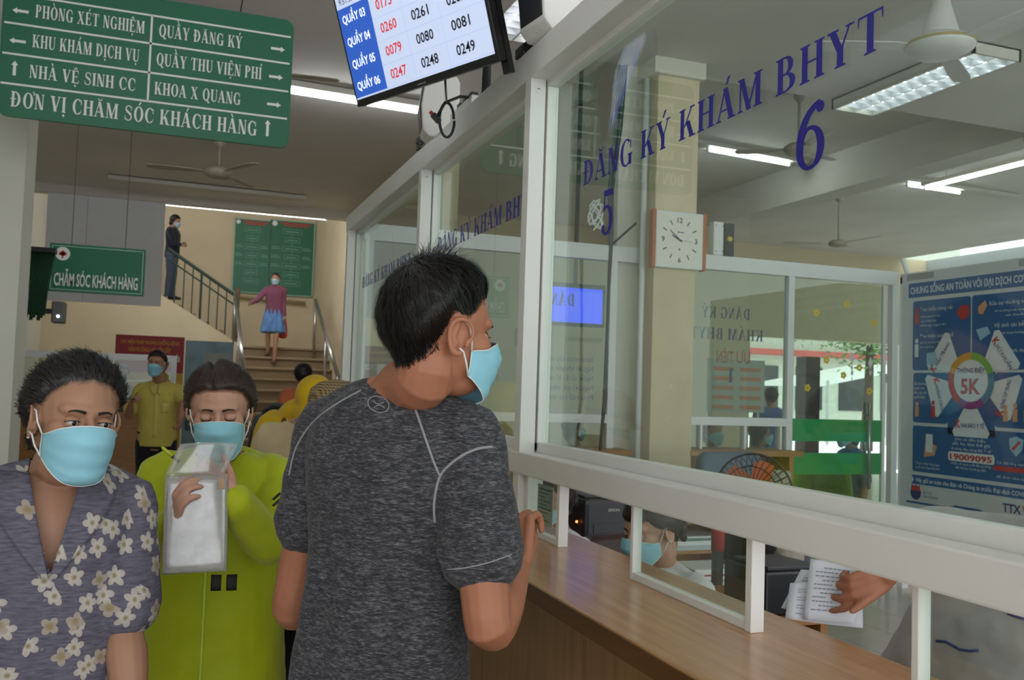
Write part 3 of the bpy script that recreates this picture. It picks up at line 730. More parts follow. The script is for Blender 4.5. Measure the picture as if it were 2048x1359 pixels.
# ================================================================== SPEAKERS AND CABLES ON THE RAIL
def speaker(label, y, s=1.0, rot=0):
    t = thing('loudspeaker', label, 'speaker', (1.05, y, 2.59), 'loudspeakers on the rail')
    Mx = frame((1.065, y, 2.59), (math.sin(rot), math.cos(rot), 0), (-math.cos(rot), math.sin(rot), 0))   # x along rail, y toward hall
    prof = [(-.085*s, 0), (.045*s, 0), (.075*s, .03*s), (.085*s, .14*s), (.07*s, .25*s), (.045*s, .28*s), (-.07*s, .28*s), (-.085*s, .25*s)]
    My = Mx @ Matrix(((0, 0, 1, -.08*s), (1, 0, 0, 0), (0, 1, 0, 0), (0, 0, 0, 1)))
    MB().prism(prof, .16*s, My).build('cabinet', white, t, bevel=.008)
    gr = [(.078*s, .04*s), (.092*s, .14*s), (.078*s, .245*s), (.068*s, .245*s), (.08*s, .14*s), (.068*s, .04*s)]
    MB().prism(gr, .14*s, Mx @ Matrix(((0, 0, 1, -.07*s), (1, 0, 0, 0), (0, 1, 0, 0), (0, 0, 0, 1)))).build('grille', M_dark, t, bevel=.006)
    for k in range(2):
        MB().lathe([(.009, 0), (.009, .008), (.006, .01)], 10, Mx @ Matrix.Translation((-.03+.03*k, .05*s, .018)) @ Matrix.Rotation(-PI/2, 4, 'X')).build('knob', M_fix, t)
    return t, Mx
s1, m1 = speaker('white loudspeaker on the rail right of the screen, with red power light', 2.64, 1.0, R_(-8))
MB().lathe([(.0035, 0), (.003, .004), (.0005, .005)], 8, frame(m1 @ Vector((-.05, .062, .03)), (1, 0, 0), (0, 0, 1))).build('power_light', emit('red_led', '#ff2010', 8), s1)
speaker('white loudspeaker on the rail left of the screen', 3.98, 1.0, R_(10))
ps = thing('power_strip', 'white power strip on the rail below the screen', 'power strip', (1.06, 3.55, 2.59))
MB().box(1.04, 1.09, 3.4, 3.7, 2.59, 2.635, ch=.004).build('body', white, ps)
for k in range(3): MB().box(1.05, 1.08, 3.44+.08*k, 3.48+.08*k, 2.634, 2.66, ch=.004).build('plug', M_black, ps)
cb = thing('video_cable', 'black video cable with plug looped below the screen', 'cable', (1.0, 3.5, 2.6))
a0 = Mo @ Vector((TW*.62, .02, -.03))
pts = []
c0 = px(893, 238, 3.55)
for k in range(25):
    t = k/24*2*PI*1.0; pts.append(c0+_r*(.028*math.cos(t))+_u*(.065*math.sin(t))+_f*(.03*k/24))
MB().tube([a0, a0.lerp(pts[6], .4)+Vector((0, 0, -.01)), pts[6]], .004, 6).build('lead', M_black, cb, True)
MB().tube(pts, .0055, 8).build('loop', M_black, cb, True)
pl = px(872, 236, 3.55)
MB().box(-.012, .012, -.02, .02, -.008, .008, M=frame(pl, _r+_u*.9, _u-_r*.9), ch=.003).build('plug', M_dark, cb)
MB().box(-.007, .007, .02, .034, -.006, .006, M=frame(pl, _r+_u*.9, _u-_r*.9), ch=.002).build('plug_sleeve', M_red, cb)
MB().tube([pl, px(890, 205, 3.55), px(920, 193, 3.6), (1.06, 3.45, 2.64)], .006, 8).build('tail', M_black, cb, True)
c2 = thing('grey_cable_coil', 'coil of grey cable lying on the rail before the left loudspeaker', 'cable', (1.04, 4.1, 2.59))
pts = []
for k in range(70):
    t = k/12*2*PI; rr = .05+.012*math.sin(k*1.7); pts.append((1.05+.4*rr*math.cos(t)-.01, 4.16+1.2*rr*math.sin(t), 2.597+.0007*k+.006*math.sin(k*.9)+ .004))
MB().tube(pts, .0035, 5).build('coil', mat('grey_cable', '#55565a', .5), c2, True)
c3 = thing('black_pouch', 'small black holder on the rail below the right loudspeaker', 'holder', (1.05, 2.82, 2.59))
MB().box(1.02, 1.08, 2.78, 2.86, 2.59, 2.625, ch=.006).build('body', M_black, c3); MB().box(1.03, 1.07, 2.79, 2.80, 2.62, 2.632, ch=.002).build('clip', M_dark, c3)
# cable bundle hanging behind the glass by the column
c4 = thing('hanging_cables', 'dark cable bundle running down beside the beige column', 'cable', (2.9, 5.9, 1.0))
for k in range(5):
    pts = [onY(1238+k*4, 130, 5.7), onY(1232+k*3, 250, 5.7), onY(1218+k*2, 380, 5.72), onY(1221+k, 480, 5.75), onY(1216, 620, 5.78), onY(1208+k, 800, 5.8), onY(1200, 900, 5.8)]
    MB().tube(pts, .006+.004*(k == 0), 6).build('strand', M_black if k % 3 else mat('grey_cable', '#55565a', .5), c4, True)
pts = [onY(1186+12*math.cos(k*.9)+k*.3, 420+26*math.sin(k*.7)+k*.4, 5.7) for k in range(40)]
MB().tube(pts, .005, 5).build('tangle', white2, c4, True)
MB().tube([onY(1225, 488, 5.75), onY(1245, 470, 5.75), onY(1272, 446, 5.79)], .008, 6).build('strand', M_dark, c4, True)

# ================================================================== CLOCK
yk = 5.74
A = onY(1306, 424, yk); B = onY(1411, 544, yk)
kw, kh = B.x-A.x, A.z-B.z+.01
ck = thing('wall_clock', 'square white wall clock with wooden sides on the beige column', 'clock', (A.x+kw/2, yk, B.z))
Mo = frame((A.x, yk+.0, B.z+.012), (1, 0, 0), (0, 0, 1))
MB().box(.012, kw-.012, 0, kh, -.05, 0, M=Mo, ch=.004).build('case', white2, ck)
M_cw = wood('clock_wood', '#a8562a', '#c87440', 1.5, .4, 'Z')
for x0 in (0, kw-.028): MB().box(x0, x0+.028, -.006, kh+.006, -.055, .006, M=Mo, ch=.006).build('side_strip', M_cw, ck)
Mt = Mo @ Matrix.Translation((0, 0, .0015))
mb = MB(); mb.poly([Mt @ Vector((x, y, 0)) for x, y in rrect(.034, kw-.034, .014, kh-.014, .03)]); mb.build('dial', mat('clock_dial', '#e9e7dc', .4, var=.02), ck)
M4 = Mt @ Matrix.Translation((0, 0, .0012)); M_ck = mat('clock_print', '#3b3a38', .5)
cx, cy, r_ = kw/2, kh/2, kh*.36
mb = MB()
for tx, ax, ay in (('12', 0, 1), ('3', .98, 0), ('6', 0, -1), ('9', -.98, 0)): sans_into(mb, tx, M4, .038, x=cx+ax*r_*.94, y=cy+ay*r_*.98-.019, align='C', bold=.02)
mb.build('numerals', M_ck, ck)
mb = MB()
for k in range(12):
    if k % 3 == 0: continue
    a = 2*PI*k/12; ux, uy = math.sin(a), math.cos(a); Mk = M4 @ frame((cx+ux*r_*.95, cy+uy*r_*.95, 0), (ux, uy, 0), (-uy, ux, 0)); rect_into(mb, Mk, -.018, .018, -.004, .004)
mb.build('hour_marks', M_ck, ck)
def hand(name, deg, L, wd, m, z, tail=.02):
    a = R_(deg); Mk = M4 @ frame((cx, cy, z), (math.sin(a), math.cos(a), 0), (-math.cos(a), math.sin(a), 0)); MB().prism([(-tail, -wd), (L, -wd*.5), (L, wd*.5), (-tail, wd)], .001, Mk).build(name, m, ck)
hand('hour_hand', 296, .07, .006, M_ck, .003); hand('minute_hand', 309, .105, .004, M_ck, .005); hand('second_hand', 95, .1, .0012, M_ck, .007)
mb = MB(); rect_into(mb, M4, cx-.016, cx-.004, cy+.05, cy+.062); rect_into(mb, M4, cx, cx+.036, cy+.052, cy+.058); mb.build('maker_mark', M_blue2, ck)
mb = MB(); rect_into(mb, M4, cx-.006, cx+.006, cy-.075, cy-.06); mb.build('red_mark', M_red, ck)
# emergency lamp on top of the back partition
el = thing('emergency_lamp', 'white and dark emergency lamp on the partition right of the clock', 'lamp', (3.72, 6.0, 2.54))
A = onY(1424, 503, 5.98); B = onY(1465, 447, 5.98)
MB().box(A.x, A.x+(B.x-A.x)*.5, 5.96, 6.03, 2.54, B.z, ch=.008).build('white_half', white2, el)
MB().box(A.x+(B.x-A.x)*.52, B.x, 5.95, 6.04, 2.54, B.z-.005, ch=.008).build('dark_half', M_dark, el)
MB().lathe([(.022, 0), (.02, .008), (.001, .012)], 14, frame((A.x+(B.x-A.x)*.75, 5.949, (B.z+2.54)/2), (1, 0, 0), (0, 0, 1))).build('lamp_lens', mat('yellow_lens', '#d8c050', .3), el, True)
for zz in (2.57, B.z-.03):
    for xx in (A.x+.02, A.x+(B.x-A.x)*.45): MB().lathe([(.005, 0), (.004, .003)], 8, frame((xx, 5.958, zz), (1, 0, 0), (0, 0, 1))).build('screw', M_dark, el)

# ================================================================== GREEN BOARDS ON THE STAIR WALL
def board(label, pa, pb):
    A = onY(*pa, 17.17); B = onY(*pb, 17.17); w_, h_ = B.x-A.x, A.z-B.z
    t = thing('flow_chart_board', label, 'notice board', (A.x+w_/2, 17.17, B.z), 'green flow chart boards')
    Mo = frame((A.x, 17.18, B.z), (1, 0, 0), (0, 0, 1))
    MB().box(0, w_, 0, h_, -.0, .02, M=Mo).build('panel', M_green, t)
    fr = MB()
    for r4 in ((0, w_, 0, .015), (0, w_, h_-.015, h_), (0, .015, 0, h_), (w_-.015, w_, 0, h_)): fr.box(*r4, .02, .03, M=Mo)
    fr.build('rim', mat('pale_green_line', '#9fc4b0', .6), t)
    Mt = Mo @ Matrix.Translation((0, 0, .022)); M_p = mat('chart_print', '#6fa086', .6)
    mb = MB()
    for k in range(7):
        y = h_*(.82-.115*k); ww = w_*(.42 if k % 2 == 0 else .34); x0 = w_*.5-ww/2; th = .008
        for r4 in ((x0, x0+ww, y, y+th), (x0, x0+ww, y+h_*.065, y+h_*.065+th), (x0, x0+th, y, y+h_*.065), (x0+ww-th, x0+ww, y, y+h_*.065)): rect_into(mb, Mt, *r4)
        rect_into(mb, Mt, x0+ww*.15, x0+ww*.85, y+h_*.025, y+h_*.04)
        if k < 6: rect_into(mb, Mt, w_*.5-.004, w_*.5+.004, y-h_*.05, y)
        if k in (2, 3, 4):
            for x1 in (w_*.05, w_*.74): rect_into(mb, Mt, x1, x1+w_*.2, y+h_*.02, y+h_*.032); rect_into(mb, Mt, x1, x1+w_*.17, y+h_*.045, y+h_*.055)
    mb.build('chart', M_p, t)
    mb = MB(); mb.poly([Mt @ Vector((x, y, 0)) for x, y in disc(w_*.1, h_*.95, w_*.06, 16)]); mb.build('logo_disc', M_letter, t)
    mb = MB(); rect_into(mb, Mt, w_*.22, w_*.92, h_*.955, h_*.972); rect_into(mb, Mt, w_*.3, w_*.84, h_*.925, h_*.942); mb.build('heading', M_red, t)
board('left of the two green flow chart boards on the stair wall', (470, 435), (536, 588))
board('right of the two green flow chart boards on the stair wall', (541, 438), (624, 594))

# ================================================================== HALL: BOOTH, BANNERS, ODDMENTS
bo = thing('service_booth', 'white framed glass booth on a wooden counter at the back left', 'booth', (-1.0, 10.4, 0))
yb = 10.4; xl = onY(24, 720, yb).x; xr_ = onY(352, 720, yb).x; zt = onY(24, 712, yb).z; zc_ = onY(60, 800, yb).z
MB().box(xl-.3, xr_+.05, yb, yb+.5, 0, zc_, ch=.01).build('counter', M_wood, bo)
for x in (xl, (xl+xr_)/2, xr_-.05): MB().box(x, x+.06, yb+.02, yb+.07, zc_, zt, ch=.004).build('post', white2, bo)
MB().box(xl, xr_+.01, yb+.02, yb+.07, zt, zt+.07, ch=.004).build('top_rail', white2, bo)
for a, b in ((xl+.05, (xl+xr_)/2), ((xl+xr_)/2+.05, xr_-.05)): MB().box(a, b, yb+.04, yb+.046, zc_, zt).build('glass_pane', M_glass2, bo)
# red banner
def banner(name, label, yv, pa, pb, zbot):
    A = onY(*pa, yv); B = onY(*pb, yv); t = thing(name, label, 'banner', ((A.x+B.x)/2, yv, 0))
    return t, frame((A.x, yv, zbot), (1, 0, 0), (0, 0, 1)), B.x-A.x, A.z-zbot
t, Mo, w_, h_ = banner('red_banner', 'red and yellow standing banner with white lettering behind the booth', 12.0, (232, 668), (370, 668), .5)
MB().box(0, w_, 0, h_*.72, -.012, 0, M=Mo).build('lower_sheet', mat('banner_yellow', '#c8a22e', .5, var=.1), t)
MB().box(0, w_, h_*.7, h_, -.014, .002, M=Mo).build('upper_sheet', mat('banner_red', '#9c1c26', .5, var=.05), t)
Mt = Mo @ Matrix.Translation((0, 0, .004)); mb = MB(); M_by = mat('banner_gold_print', '#d79a3a', .6)
sans_into(mb, 'CÁC BIỆN PHÁP PHÒNG CHỐNG BỆNH', Mt, .045, width=w_*.85, x=w_*.07, y=h_*.93, bold=.02); sans_into(mb, 'VIÊM ĐƯỜNG HÔ HẤP CẤP', Mt, .05, width=w_*.62, x=w_*.18, y=h_*.868, bold=.02); mb.build('heading', M_by, t)
mb = MB(); sans_into(mb, 'DO VIRUS CORONA MỚI', Mt, .075, width=w_*.88, x=w_*.06, y=h_*.79, bold=.02); mb.build('lettering', M_letter, t)
mb = MB()
for k in range(6): rect_into(mb, Mt, w_*.06, w_*(.5+.07*(k % 3)), h_*(.62-.05*k), h_*(.635-.05*k))
mb.build('small_print', M_letter, t)
for x in (.05, w_-.05): MB().tube([Mo @ Vector((x, 0, -.02)), Mo @ Vector((x, -.5, -.02))], .012, 6).build('leg', M_steel, t)
t, Mo, w_, h_ = banner('blue_banner', 'pale blue picture banner right of the red banner', 12.05, (372, 680), (468, 680), .5)
MB().box(0, w_, 0, h_, -.012, 0, M=Mo).build('sheet', mat('banner_blue', '#7f9aa8', .5, var=.25, nscale=4), t)
Mt = Mo @ Matrix.Translation((0, 0, .002)); mb = MB()
for k in range(3):
    for j in range(2): mb.poly([Mt @ Vector((x, y, 0)) for x, y in rrect(w_*(.06+.47*j), w_*(.46+.47*j), h_*(.55-.16*k), h_*(.66-.16*k), .02)])
mb.build('picture_tiles', mat('banner_dark_teal', '#41626b', .5), t)
mb = MB(); rect_into(mb, Mt, w_*.4, w_, h_*.74, h_*.9); mb.build('grey_box', mat('banner_grey', '#9a9c98', .5), t)
for x in (.05, w_-.05): MB().tube([Mo @ Vector((x, 0, -.02)), Mo @ Vector((x, -.5, -.02))], .012, 6).build('leg', M_steel, t)
# small window in the back wall
A = onY(165, 655, 15.5); B = onY(262, 720, 15.5)
wn = sempty('window_1', ((A.x+B.x)/2, 15.5, B.z), 'small white framed window in the beige wall at the back')
MB().box(A.x, B.x, 15.52, 15.54, B.z-.6, A.z-.1).build('window_pane', M_dark, wn)
for x0, x1, z0, z1 in ((A.x-.05, B.x+.05, A.z-.1, A.z), (A.x-.05, A.x, B.z-.6, A.z-.1), (B.x, B.x+.05, B.z-.6, A.z-.1), (A.x, B.x, A.z-.3, A.z-.25)):
    MB().box(x0, x1, 15.48, 15.55, z0, z1).build('window_frame', white2, wn)
# pleated green curtain bundle by the left wall
cu = thing('green_curtain', 'dark green pleated curtain bundle hanging on the left wall', 'curtain', (-1.7, 8.0, 1.6))
yv = 8.0; mb = MB(); xa, xb = onY(42, 570, yv).x, onY(101, 570, yv).x; za, zb = onY(70, 502, yv).z, onY(70, 640, yv).z
n = 12
for k in range(n):
    x = xa+(xb-xa)*(k+.5)/n; mb.tube([(x-.03, yv, zb+.02*(k % 3)), (x-.015, yv-.01, (za+zb)/2), (x+.02, yv, za-.01*(k % 2))], [(xb-xa)/n*.75]*3, 8)
mb.build('cloth', mat('dark_green_cloth', '#17402a', .8, var=.2), cu, True)
MB().box(xa, xb+.03, yv-.06, yv+.06, za-.01, za+.03, ch=.008).build('head_bar', M_dark, cu)
MB().tube([(-1.9, yv, za+.01), (xa, yv, za+.01)], .015, 8).build('bracket', M_dark, cu)
cc = thing('wall_camera', 'small grey box camera with bright lens below the green curtain', 'camera', (-1.6, 8.1, 1.9))
c = onY(116, 632, 8.1); MB().box(c.x-.05, c.x+.04, 8.1, 8.3, c.z-.05, c.z+.12, ch=.01).build('body', mat('dull_grey_metal', '#6f6e6b', .5, metal=.3), cc)
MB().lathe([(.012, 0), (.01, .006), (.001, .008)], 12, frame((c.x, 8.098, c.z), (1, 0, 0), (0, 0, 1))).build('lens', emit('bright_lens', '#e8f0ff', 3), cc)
MB().box(-1.9, c.x-.04, 8.15, 8.2, c.z+.02, c.z+.06).build('arm', M_dark, cc)
# ================================================================== BLUE POSTER ON THE SIDE PARTITION
XP = 5.525
po = thing('covid_poster', 'large blue health poster with a coloured ring on the side partition', 'poster', (XP, 5.23, .59))
Yl, Z0, PW, PH = 5.925, .59, 1.39, 1.92
Mo = frame((XP, Yl, Z0), (0, -1, 0), (0, 0, 1))
def L_(k): return Mo @ Matrix.Translation((0, 0, .003+.0012*k))
MB().box(0, PW, 0, PH, 0, .003, M=Mo).build('sheet', mat('poster_white', '#cfd2d6', .45, var=.03), po)
M_pb = mat('poster_blue', '#1b5c98', .5, var=.05); M_pw = mat('poster_print_white', '#dfe4ea', .5); M_pr = mat('poster_red', '#c2342c', .5)
def pr_(name, m, polys, k=1):
    mb = MB()
    for p in polys: mb.poly([L_(k) @ Vector((x, y, 0)) for x, y in p])
    return mb.build(name, m, po)
def ptxt(name, m, text, x, z, h, width=None, k=2, bold=.015, align='L', rot=0):
    mb = MB(); Mx = L_(k) @ Matrix.Translation((x, z-Z0, 0)) @ Matrix.Rotation(R_(rot), 4, 'Z'); sans_into(mb, text, Mx, h, width=width, bold=bold, align=align); return mb.build(name, m, po)
def R4(x0, x1, z0, z1): return [(x0, z0-Z0), (x1, z0-Z0), (x1, z1-Z0), (x0, z1-Z0)]
pr_('title_bar', M_pb, [R4(.07, 1.32, 2.315, 2.43)])
ptxt('title', M_pw, 'CHUNG SỐNG AN TOÀN VỚI ĐẠI DỊCH COVID-19', .09, 2.345, .055, 1.2, bold=.02)
def RR(x0, x1, z0, z1, r=.02): return rrect(x0, x1, z0-Z0, z1-Z0, r, 3)
pr_('panel', M_pb, [RR(.12, .69, 1.735, 2.285)]); pr_('panel', M_pb, [RR(.70, 1.27, 1.735, 2.285)])
pr_('panel', M_pb, [RR(.13, .48, 1.325, 1.715)]); pr_('panel', M_pb, [RR(.91, 1.26, 1.325, 1.715)])
pr_('panel', M_pb, [RR(.13, 1.26, .94, 1.30)]); pr_('panel', M_pb, [R4(.48, .91, 1.25, 1.72)])
pr_('slogan_band', M_pb, [[(.12, .913-Z0), (1.28, .913-Z0), (1.28, .842-Z0), (.12, .842-Z0), (.15, .877-Z0)]])
ptxt('slogan', M_pw, 'Hãy giữ an toàn cho Bạn và Chúng ta trước Đại dịch COVID-19', .17, .862, .032, 1.06)
pr_('base_line', M_pb, [R4(.07, 1.3, .69, .705), [(.5, .705-Z0), (.56, .725-Z0), (.78, .725-Z0), (.84, .705-Z0)]])
C_ = (.695, 1.655)
def ring(r0, r1, a0, a1, n=14):
    o = [(C_[0]+r1*math.cos(R_(a0+(a1-a0)*i/n)), C_[1]-Z0+r1*math.sin(R_(a0+(a1-a0)*i/n))) for i in range(n+1)]
    return o+[(C_[0]+r0*math.cos(R_(a1-(a1-a0)*i/n)), C_[1]-Z0+r0*math.sin(R_(a1-(a1-a0)*i/n))) for i in range(n+1)]
for nm, cc_, a0, a1 in (('green', '#7ab648', 18, 90), ('orange', '#e0a030', 90, 162), ('red', '#c43a34', 162, 234), ('purple', '#8a2f86', 234, 306), ('teal', '#2f86a8', 306, 378)):
    pr_('ring_segment', mat('poster_'+nm, cc_, .5), [ring(.155, .21, a0, a1)], 4)
pr_('ring_centre', M_pw, [[(C_[0]+.16*math.cos(2*PI*i/30), C_[1]-Z0+.16*math.sin(2*PI*i/30)) for i in range(30)]], 3)
ptxt('ring_caption', M_blue2, 'THÔNG ĐIỆP', C_[0], 1.715, .035, .25, 5, align='C'); ptxt('ring_headline', M_pr, '5K', C_[0], 1.56, .115, .18, 5, .03, 'C')
for ang, word in ((90+72-18, 'HẨU TRANG'), (90-72+18, 'HỬ KHUẨN'), (198, 'HOẢNG CÁCH'), (270, 'HAI BÁO Y TẾ'), (342, 'HÔNG TẬP TRUNG')):
    a = R_(ang); cx_, cy_ = C_[0]+.33*math.cos(a), C_[1]-Z0+.33*math.sin(a); 
    ux, uy = -math.sin(a), math.cos(a); vx, vy = math.cos(a), math.sin(a); pts = []
    for (p, q_) in ((-.17, .05), (-.15, .085), (.15, .085), (.17, .05), (.06, -.13), (-.06, -.13)): pts.append((cx_+ux*p+vx*q_, cy_+uy*p+vy*q_))
    pr_('petal', M_pw, [pts], 2)
    up = 1 if math.sin(a) > -.5 else -1
    rot = ang-90 if ang < 180 else (ang-90 if ang in (198,) else (0 if ang == 270 else ang+90))
    if ang == 198: rot = -72
    if ang == 342: rot = 72
    rr = R_(rot); tx, ty = math.cos(rr), math.sin(rr)
    ptxt('petal_initial', M_pr, 'K', cx_-tx*.14, cy_+Z0-ty*.14-.02, .06, .05, 4, .03, rot=rot)
    ptxt('petal_word', M_blue2, word, cx_-tx*.085, cy_+Z0-ty*.085-.015, .032, .21, 4, .01, rot=rot)
for (tx, x, z, w_, h) in (('Đeo khẩu trang vải', .20, 2.2, .32, .03), ('thường xuyên tại nơi công', .20, 2.15, .2, .016), ('cộng, nơi tập trung', .20, 2.115, .16, .016), ('đông người', .20, 2.08, .26, .016), ('Đeo khẩu trang y tế', .2, 1.99, .33, .03), ('tại các cơ sở y tế,', .2, 1.945, .2, .016), ('khu cách ly', .2, 1.91, .14, .016),
      ('Rửa tay thường xuyên', .86, 2.2, .36, .03), ('với xà phòng hoặc dung dịch', .9, 2.15, .3, .016), ('sát khuẩn', 1.0, 2.115, .16, .016), ('Vệ sinh các bề mặt', .9, 2.04, .33, .03), ('vật dụng thường xuyên', .96, 1.99, .26, .016), ('Giữ vệ sinh, lau rửa', .92, 1.86, .3, .026),
      ('Giữ khoảng', .14, 1.62, .13, .022), ('cách khi', .14, 1.585, .11, .022), ('tiếp xúc với', .14, 1.55, .13, .022), ('người khác', .14, 1.515, .12, .022), ('Khi có dấu hiệu', .56, 1.21, .27, .022), ('sốt, ho, khó thở gọi', .53, 1.175, .34, .026), ('đường dây nóng Bộ Y tế', .52, 1.14, .36, .018),
      ('Hoặc cơ quan y tế địa phương', .52, 1.03, .36, .018), ('để được hướng dẫn', .56, 1.0, .28, .018), ('Thực hiện khai báo', .17, 1.0, .24, .018), ('y tế trên App NCOVI', .17, .97, .24, .018), ('Cài đặt ứng dụng', .93, 1.07, .24, .018), ('để được cảnh báo', .93, .97, .25, .018)):
    ptxt('small_print', M_pw, tx, x, z, h, w_, 4, 0)
pr_('hotline_box', M_pw, [RR(.49, .91, 1.055, 1.125, .02)], 3); ptxt('hotline_number', M_pr, '19009095', .51, 1.067, .045, .38, 5, .03)
pr_('face_mask_picture', M_pr, [[(.56, 2.17-Z0), (.60, 2.22-Z0), (.67, 2.22-Z0), (.685, 2.17-Z0), (.66, 2.12-Z0), (.60, 2.11-Z0)]], 4)
pr_('medical_mask_picture', mat('poster_pale_blue', '#9cc4de', .5), [[(.27, 1.87-Z0), (.36, 1.88-Z0), (.38, 1.80-Z0), (.33, 1.76-Z0), (.27, 1.79-Z0)]], 4)
M_sk = mat('poster_skin', '#d8a078', .5)
for (x, z, h_, m_) in ((.165, 2.1, .15, M_pr), (.165, 1.84, .17, M_pw), (.175, 1.37, .13, M_sk), (.34, 1.37, .15, M_pr), (1.0, 1.37, .13, M_sk), (1.08, 1.37, .15, M_sk), (1.17, 1.37, .14, M_sk), (1.22, 1.8, .13, M_sk)):
    pr_('little_figure', m_, [R4(x-.02, x+.02, z, z+h_*.6), [(x+.017*math.cos(i*PI/5), z-Z0+h_*.75+.02*math.sin(i*PI/5)) for i in range(10)]], 4)
pr_('hand_picture', M_sk, [[(.76, 2.2-Z0), (.82, 2.24-Z0), (.84, 2.2-Z0), (.80, 2.14-Z0), (.76, 2.15-Z0)], [(.25, 1.06-Z0), (.36, 1.08-Z0), (.38, 1.15-Z0), (.27, 1.2-Z0)]], 4)
pr_('phone_picture', M_pw, [RR(.27, .34, 1.1, 1.24, .01)], 5)
pr_('bucket_picture', mat('poster_pale_blue', '#9cc4de', .5), [[(.74, 2.03-Z0), (.84, 2.05-Z0), (.87, 2.0-Z0), (.78, 1.95-Z0)]], 4)
pr_('shield_picture', mat('poster_pale_blue', '#9cc4de', .5), [[(1.03, 1.25-Z0), (1.09, 1.27-Z0), (1.15, 1.25-Z0), (1.14, 1.18-Z0), (1.09, 1.13-Z0), (1.04, 1.18-Z0)]], 4)
pr_('shield_slash', M_pr, [[(1.05, 1.18-Z0), (1.07, 1.17-Z0), (1.13, 1.23-Z0), (1.11, 1.24-Z0)]], 5)
pr_('link_box', M_pr, [RR(.9, 1.24, 1.02, 1.055, .015)], 4)
pr_('ministry_logo', mat('poster_navy', '#27366e', .5), [[(.17+.055*math.cos(i*PI/9), .775-Z0+.055*math.sin(i*PI/9)) for i in range(18)]], 3)
pr_('ministry_logo_flame', M_pr, [[(.12, .79-Z0), (.13, .84-Z0), (.16, .815-Z0), (.17, .85-Z0), (.185, .815-Z0), (.21, .84-Z0), (.22, .79-Z0)]], 4)
ptxt('ministry_name', M_blue2, 'BỘ Y TẾ', .25, .775, .02, .08, 3, 0); ptxt('ministry_name', M_blue2, 'MOH OF VIETNAM', .25, .745, .02, .14, 3, 0)
ptxt('agency_mark', mat('poster_navy', '#27366e', .5), 'TTX', .98, .74, .06, .15, 3, .03); ptxt('agency_mark', M_pr, 'VN', 1.14, .74, .06, .1, 3, .03)
M_tp = mat('grey_tape', '#9c9fa0', .4)
for x, y in ((.05, PH-.035), (.05, .02), (1.1, PH-.035), (1.15, .02)): MB().box(x, x+.28, y-.02, y+.03, .0031, .0036, M=Mo).build('tape', M_tp, po)
MB().tube([(5.53, 5.88, 2.52), (5.50, 5.9, 2.64)], .02, 8).build('rod_stub', white2, sp)

# ================================================================== OFFICE FURNITURE
def desk(name, label, x0, x1, y0, y1, z=.75, m=M_wood):
    t = thing(name, label, 'desk', ((x0+x1)/2, (y0+y1)/2, 0))
    MB().box(x0, x1, y0, y1, z-.03, z, ch=.004).build('desk_top', m, t)
    for x in (x0, x1-.03): MB().box(x, x+.03, y0+.03, y1-.03, 0, z-.03).build('side_panel', m, t)
    MB().box(x0+.03, x1-.03, y1-.06, y1-.04, .2, z-.03).build('back_panel', m, t); return t
desk('printer_desk', 'wooden desk carrying the black printer behind the glass', 1.75, 2.42, 4.1, 4.7)
dk = desk('paper_desk', 'wooden desk with a paper shelf behind the masked clerk', 2.45, 3.05, 4.5, 4.92, .80)
MB().box(2.49, 3.01, 4.54, 4.84, .60, .62).build('shelf', M_wood, dk)
# printer
pn = thing('printer', 'black receipt printer on the desk behind the glass', 'printer', (2.2, 4.3, .75))
A = px(1163, 1040, 4.55); bx0 = A.x
MB().box(bx0, bx0+.26, 4.15, 4.45, .75, .96, ch=.025).build('body', M_dark, pn)
MB().box(bx0+.02, bx0+.24, 4.2, 4.42, .955, .972, ch=.008).build('lid', M_black, pn)
MB().box(bx0+.05, bx0+.21, 4.146, 4.151, .78, .84).build('paper_slot', M_black, pn)
mb = MB(); sans_into(mb, 'EPSON', frame((bx0+.13, 4.1485, .90), (1, 0, 0), (0, 0, 1)), .014, width=.06, bold=.01); mb.build('maker_mark', M_fix, pn)
MB().box(bx0-.02, bx0-.012, 4.2, 4.21, .84, .85).build('status_light', emit('orange_led', '#ff7020', 4), pn)
kb = thing('computer_monitor', 'black computer monitor left of the printer', 'monitor', (bx0-.25, 4.4, .75))
MB().box(bx0-.33, bx0-.05, 4.38, 4.42, .80, 1.06, ch=.006).build('screen_shell', M_black, kb); MB().box(bx0-.22, bx0-.15, 4.4, 4.46, .75, .85).build('stand', M_black, kb); MB().box(bx0-.28, bx0-.1, 4.33, 4.5, .75, .762, ch=.004).build('foot', M_black, kb)
ms = thing('stapler', 'small black stapler in front of the printer', 'stapler', (bx0+.2, 4.12, .75)); MB().box(bx0+.1, bx0+.24, 4.105, 4.14, .75, .765, ch=.004).build('base', M_black, ms); MB().box(bx0+.1, bx0+.24, 4.108, 4.137, .768, .79, ch=.008).build('top_arm', M_black, ms)
# paper trays under the desk
for k, (z, h, m_, lb) in enumerate(((.62, .05, mat('pale_paper', '#b8c4c4', .6), 'stack of pale papers on the desk shelf'), (.675, .02, mat('green_paper', '#6e9088', .6), 'thin green folder on top of the paper stack'))):
    o = thing('paper_stack', lb, 'papers', (2.75, 4.6, z)); MB().box(2.58+.05*k, 2.98, 4.54, 4.78, z, z+h*.5).build('sheets', m_, o); MB().box(2.59+.05*k, 2.97, 4.55, 4.77, z+h*.5, z+h).build('sheets', white2, o)
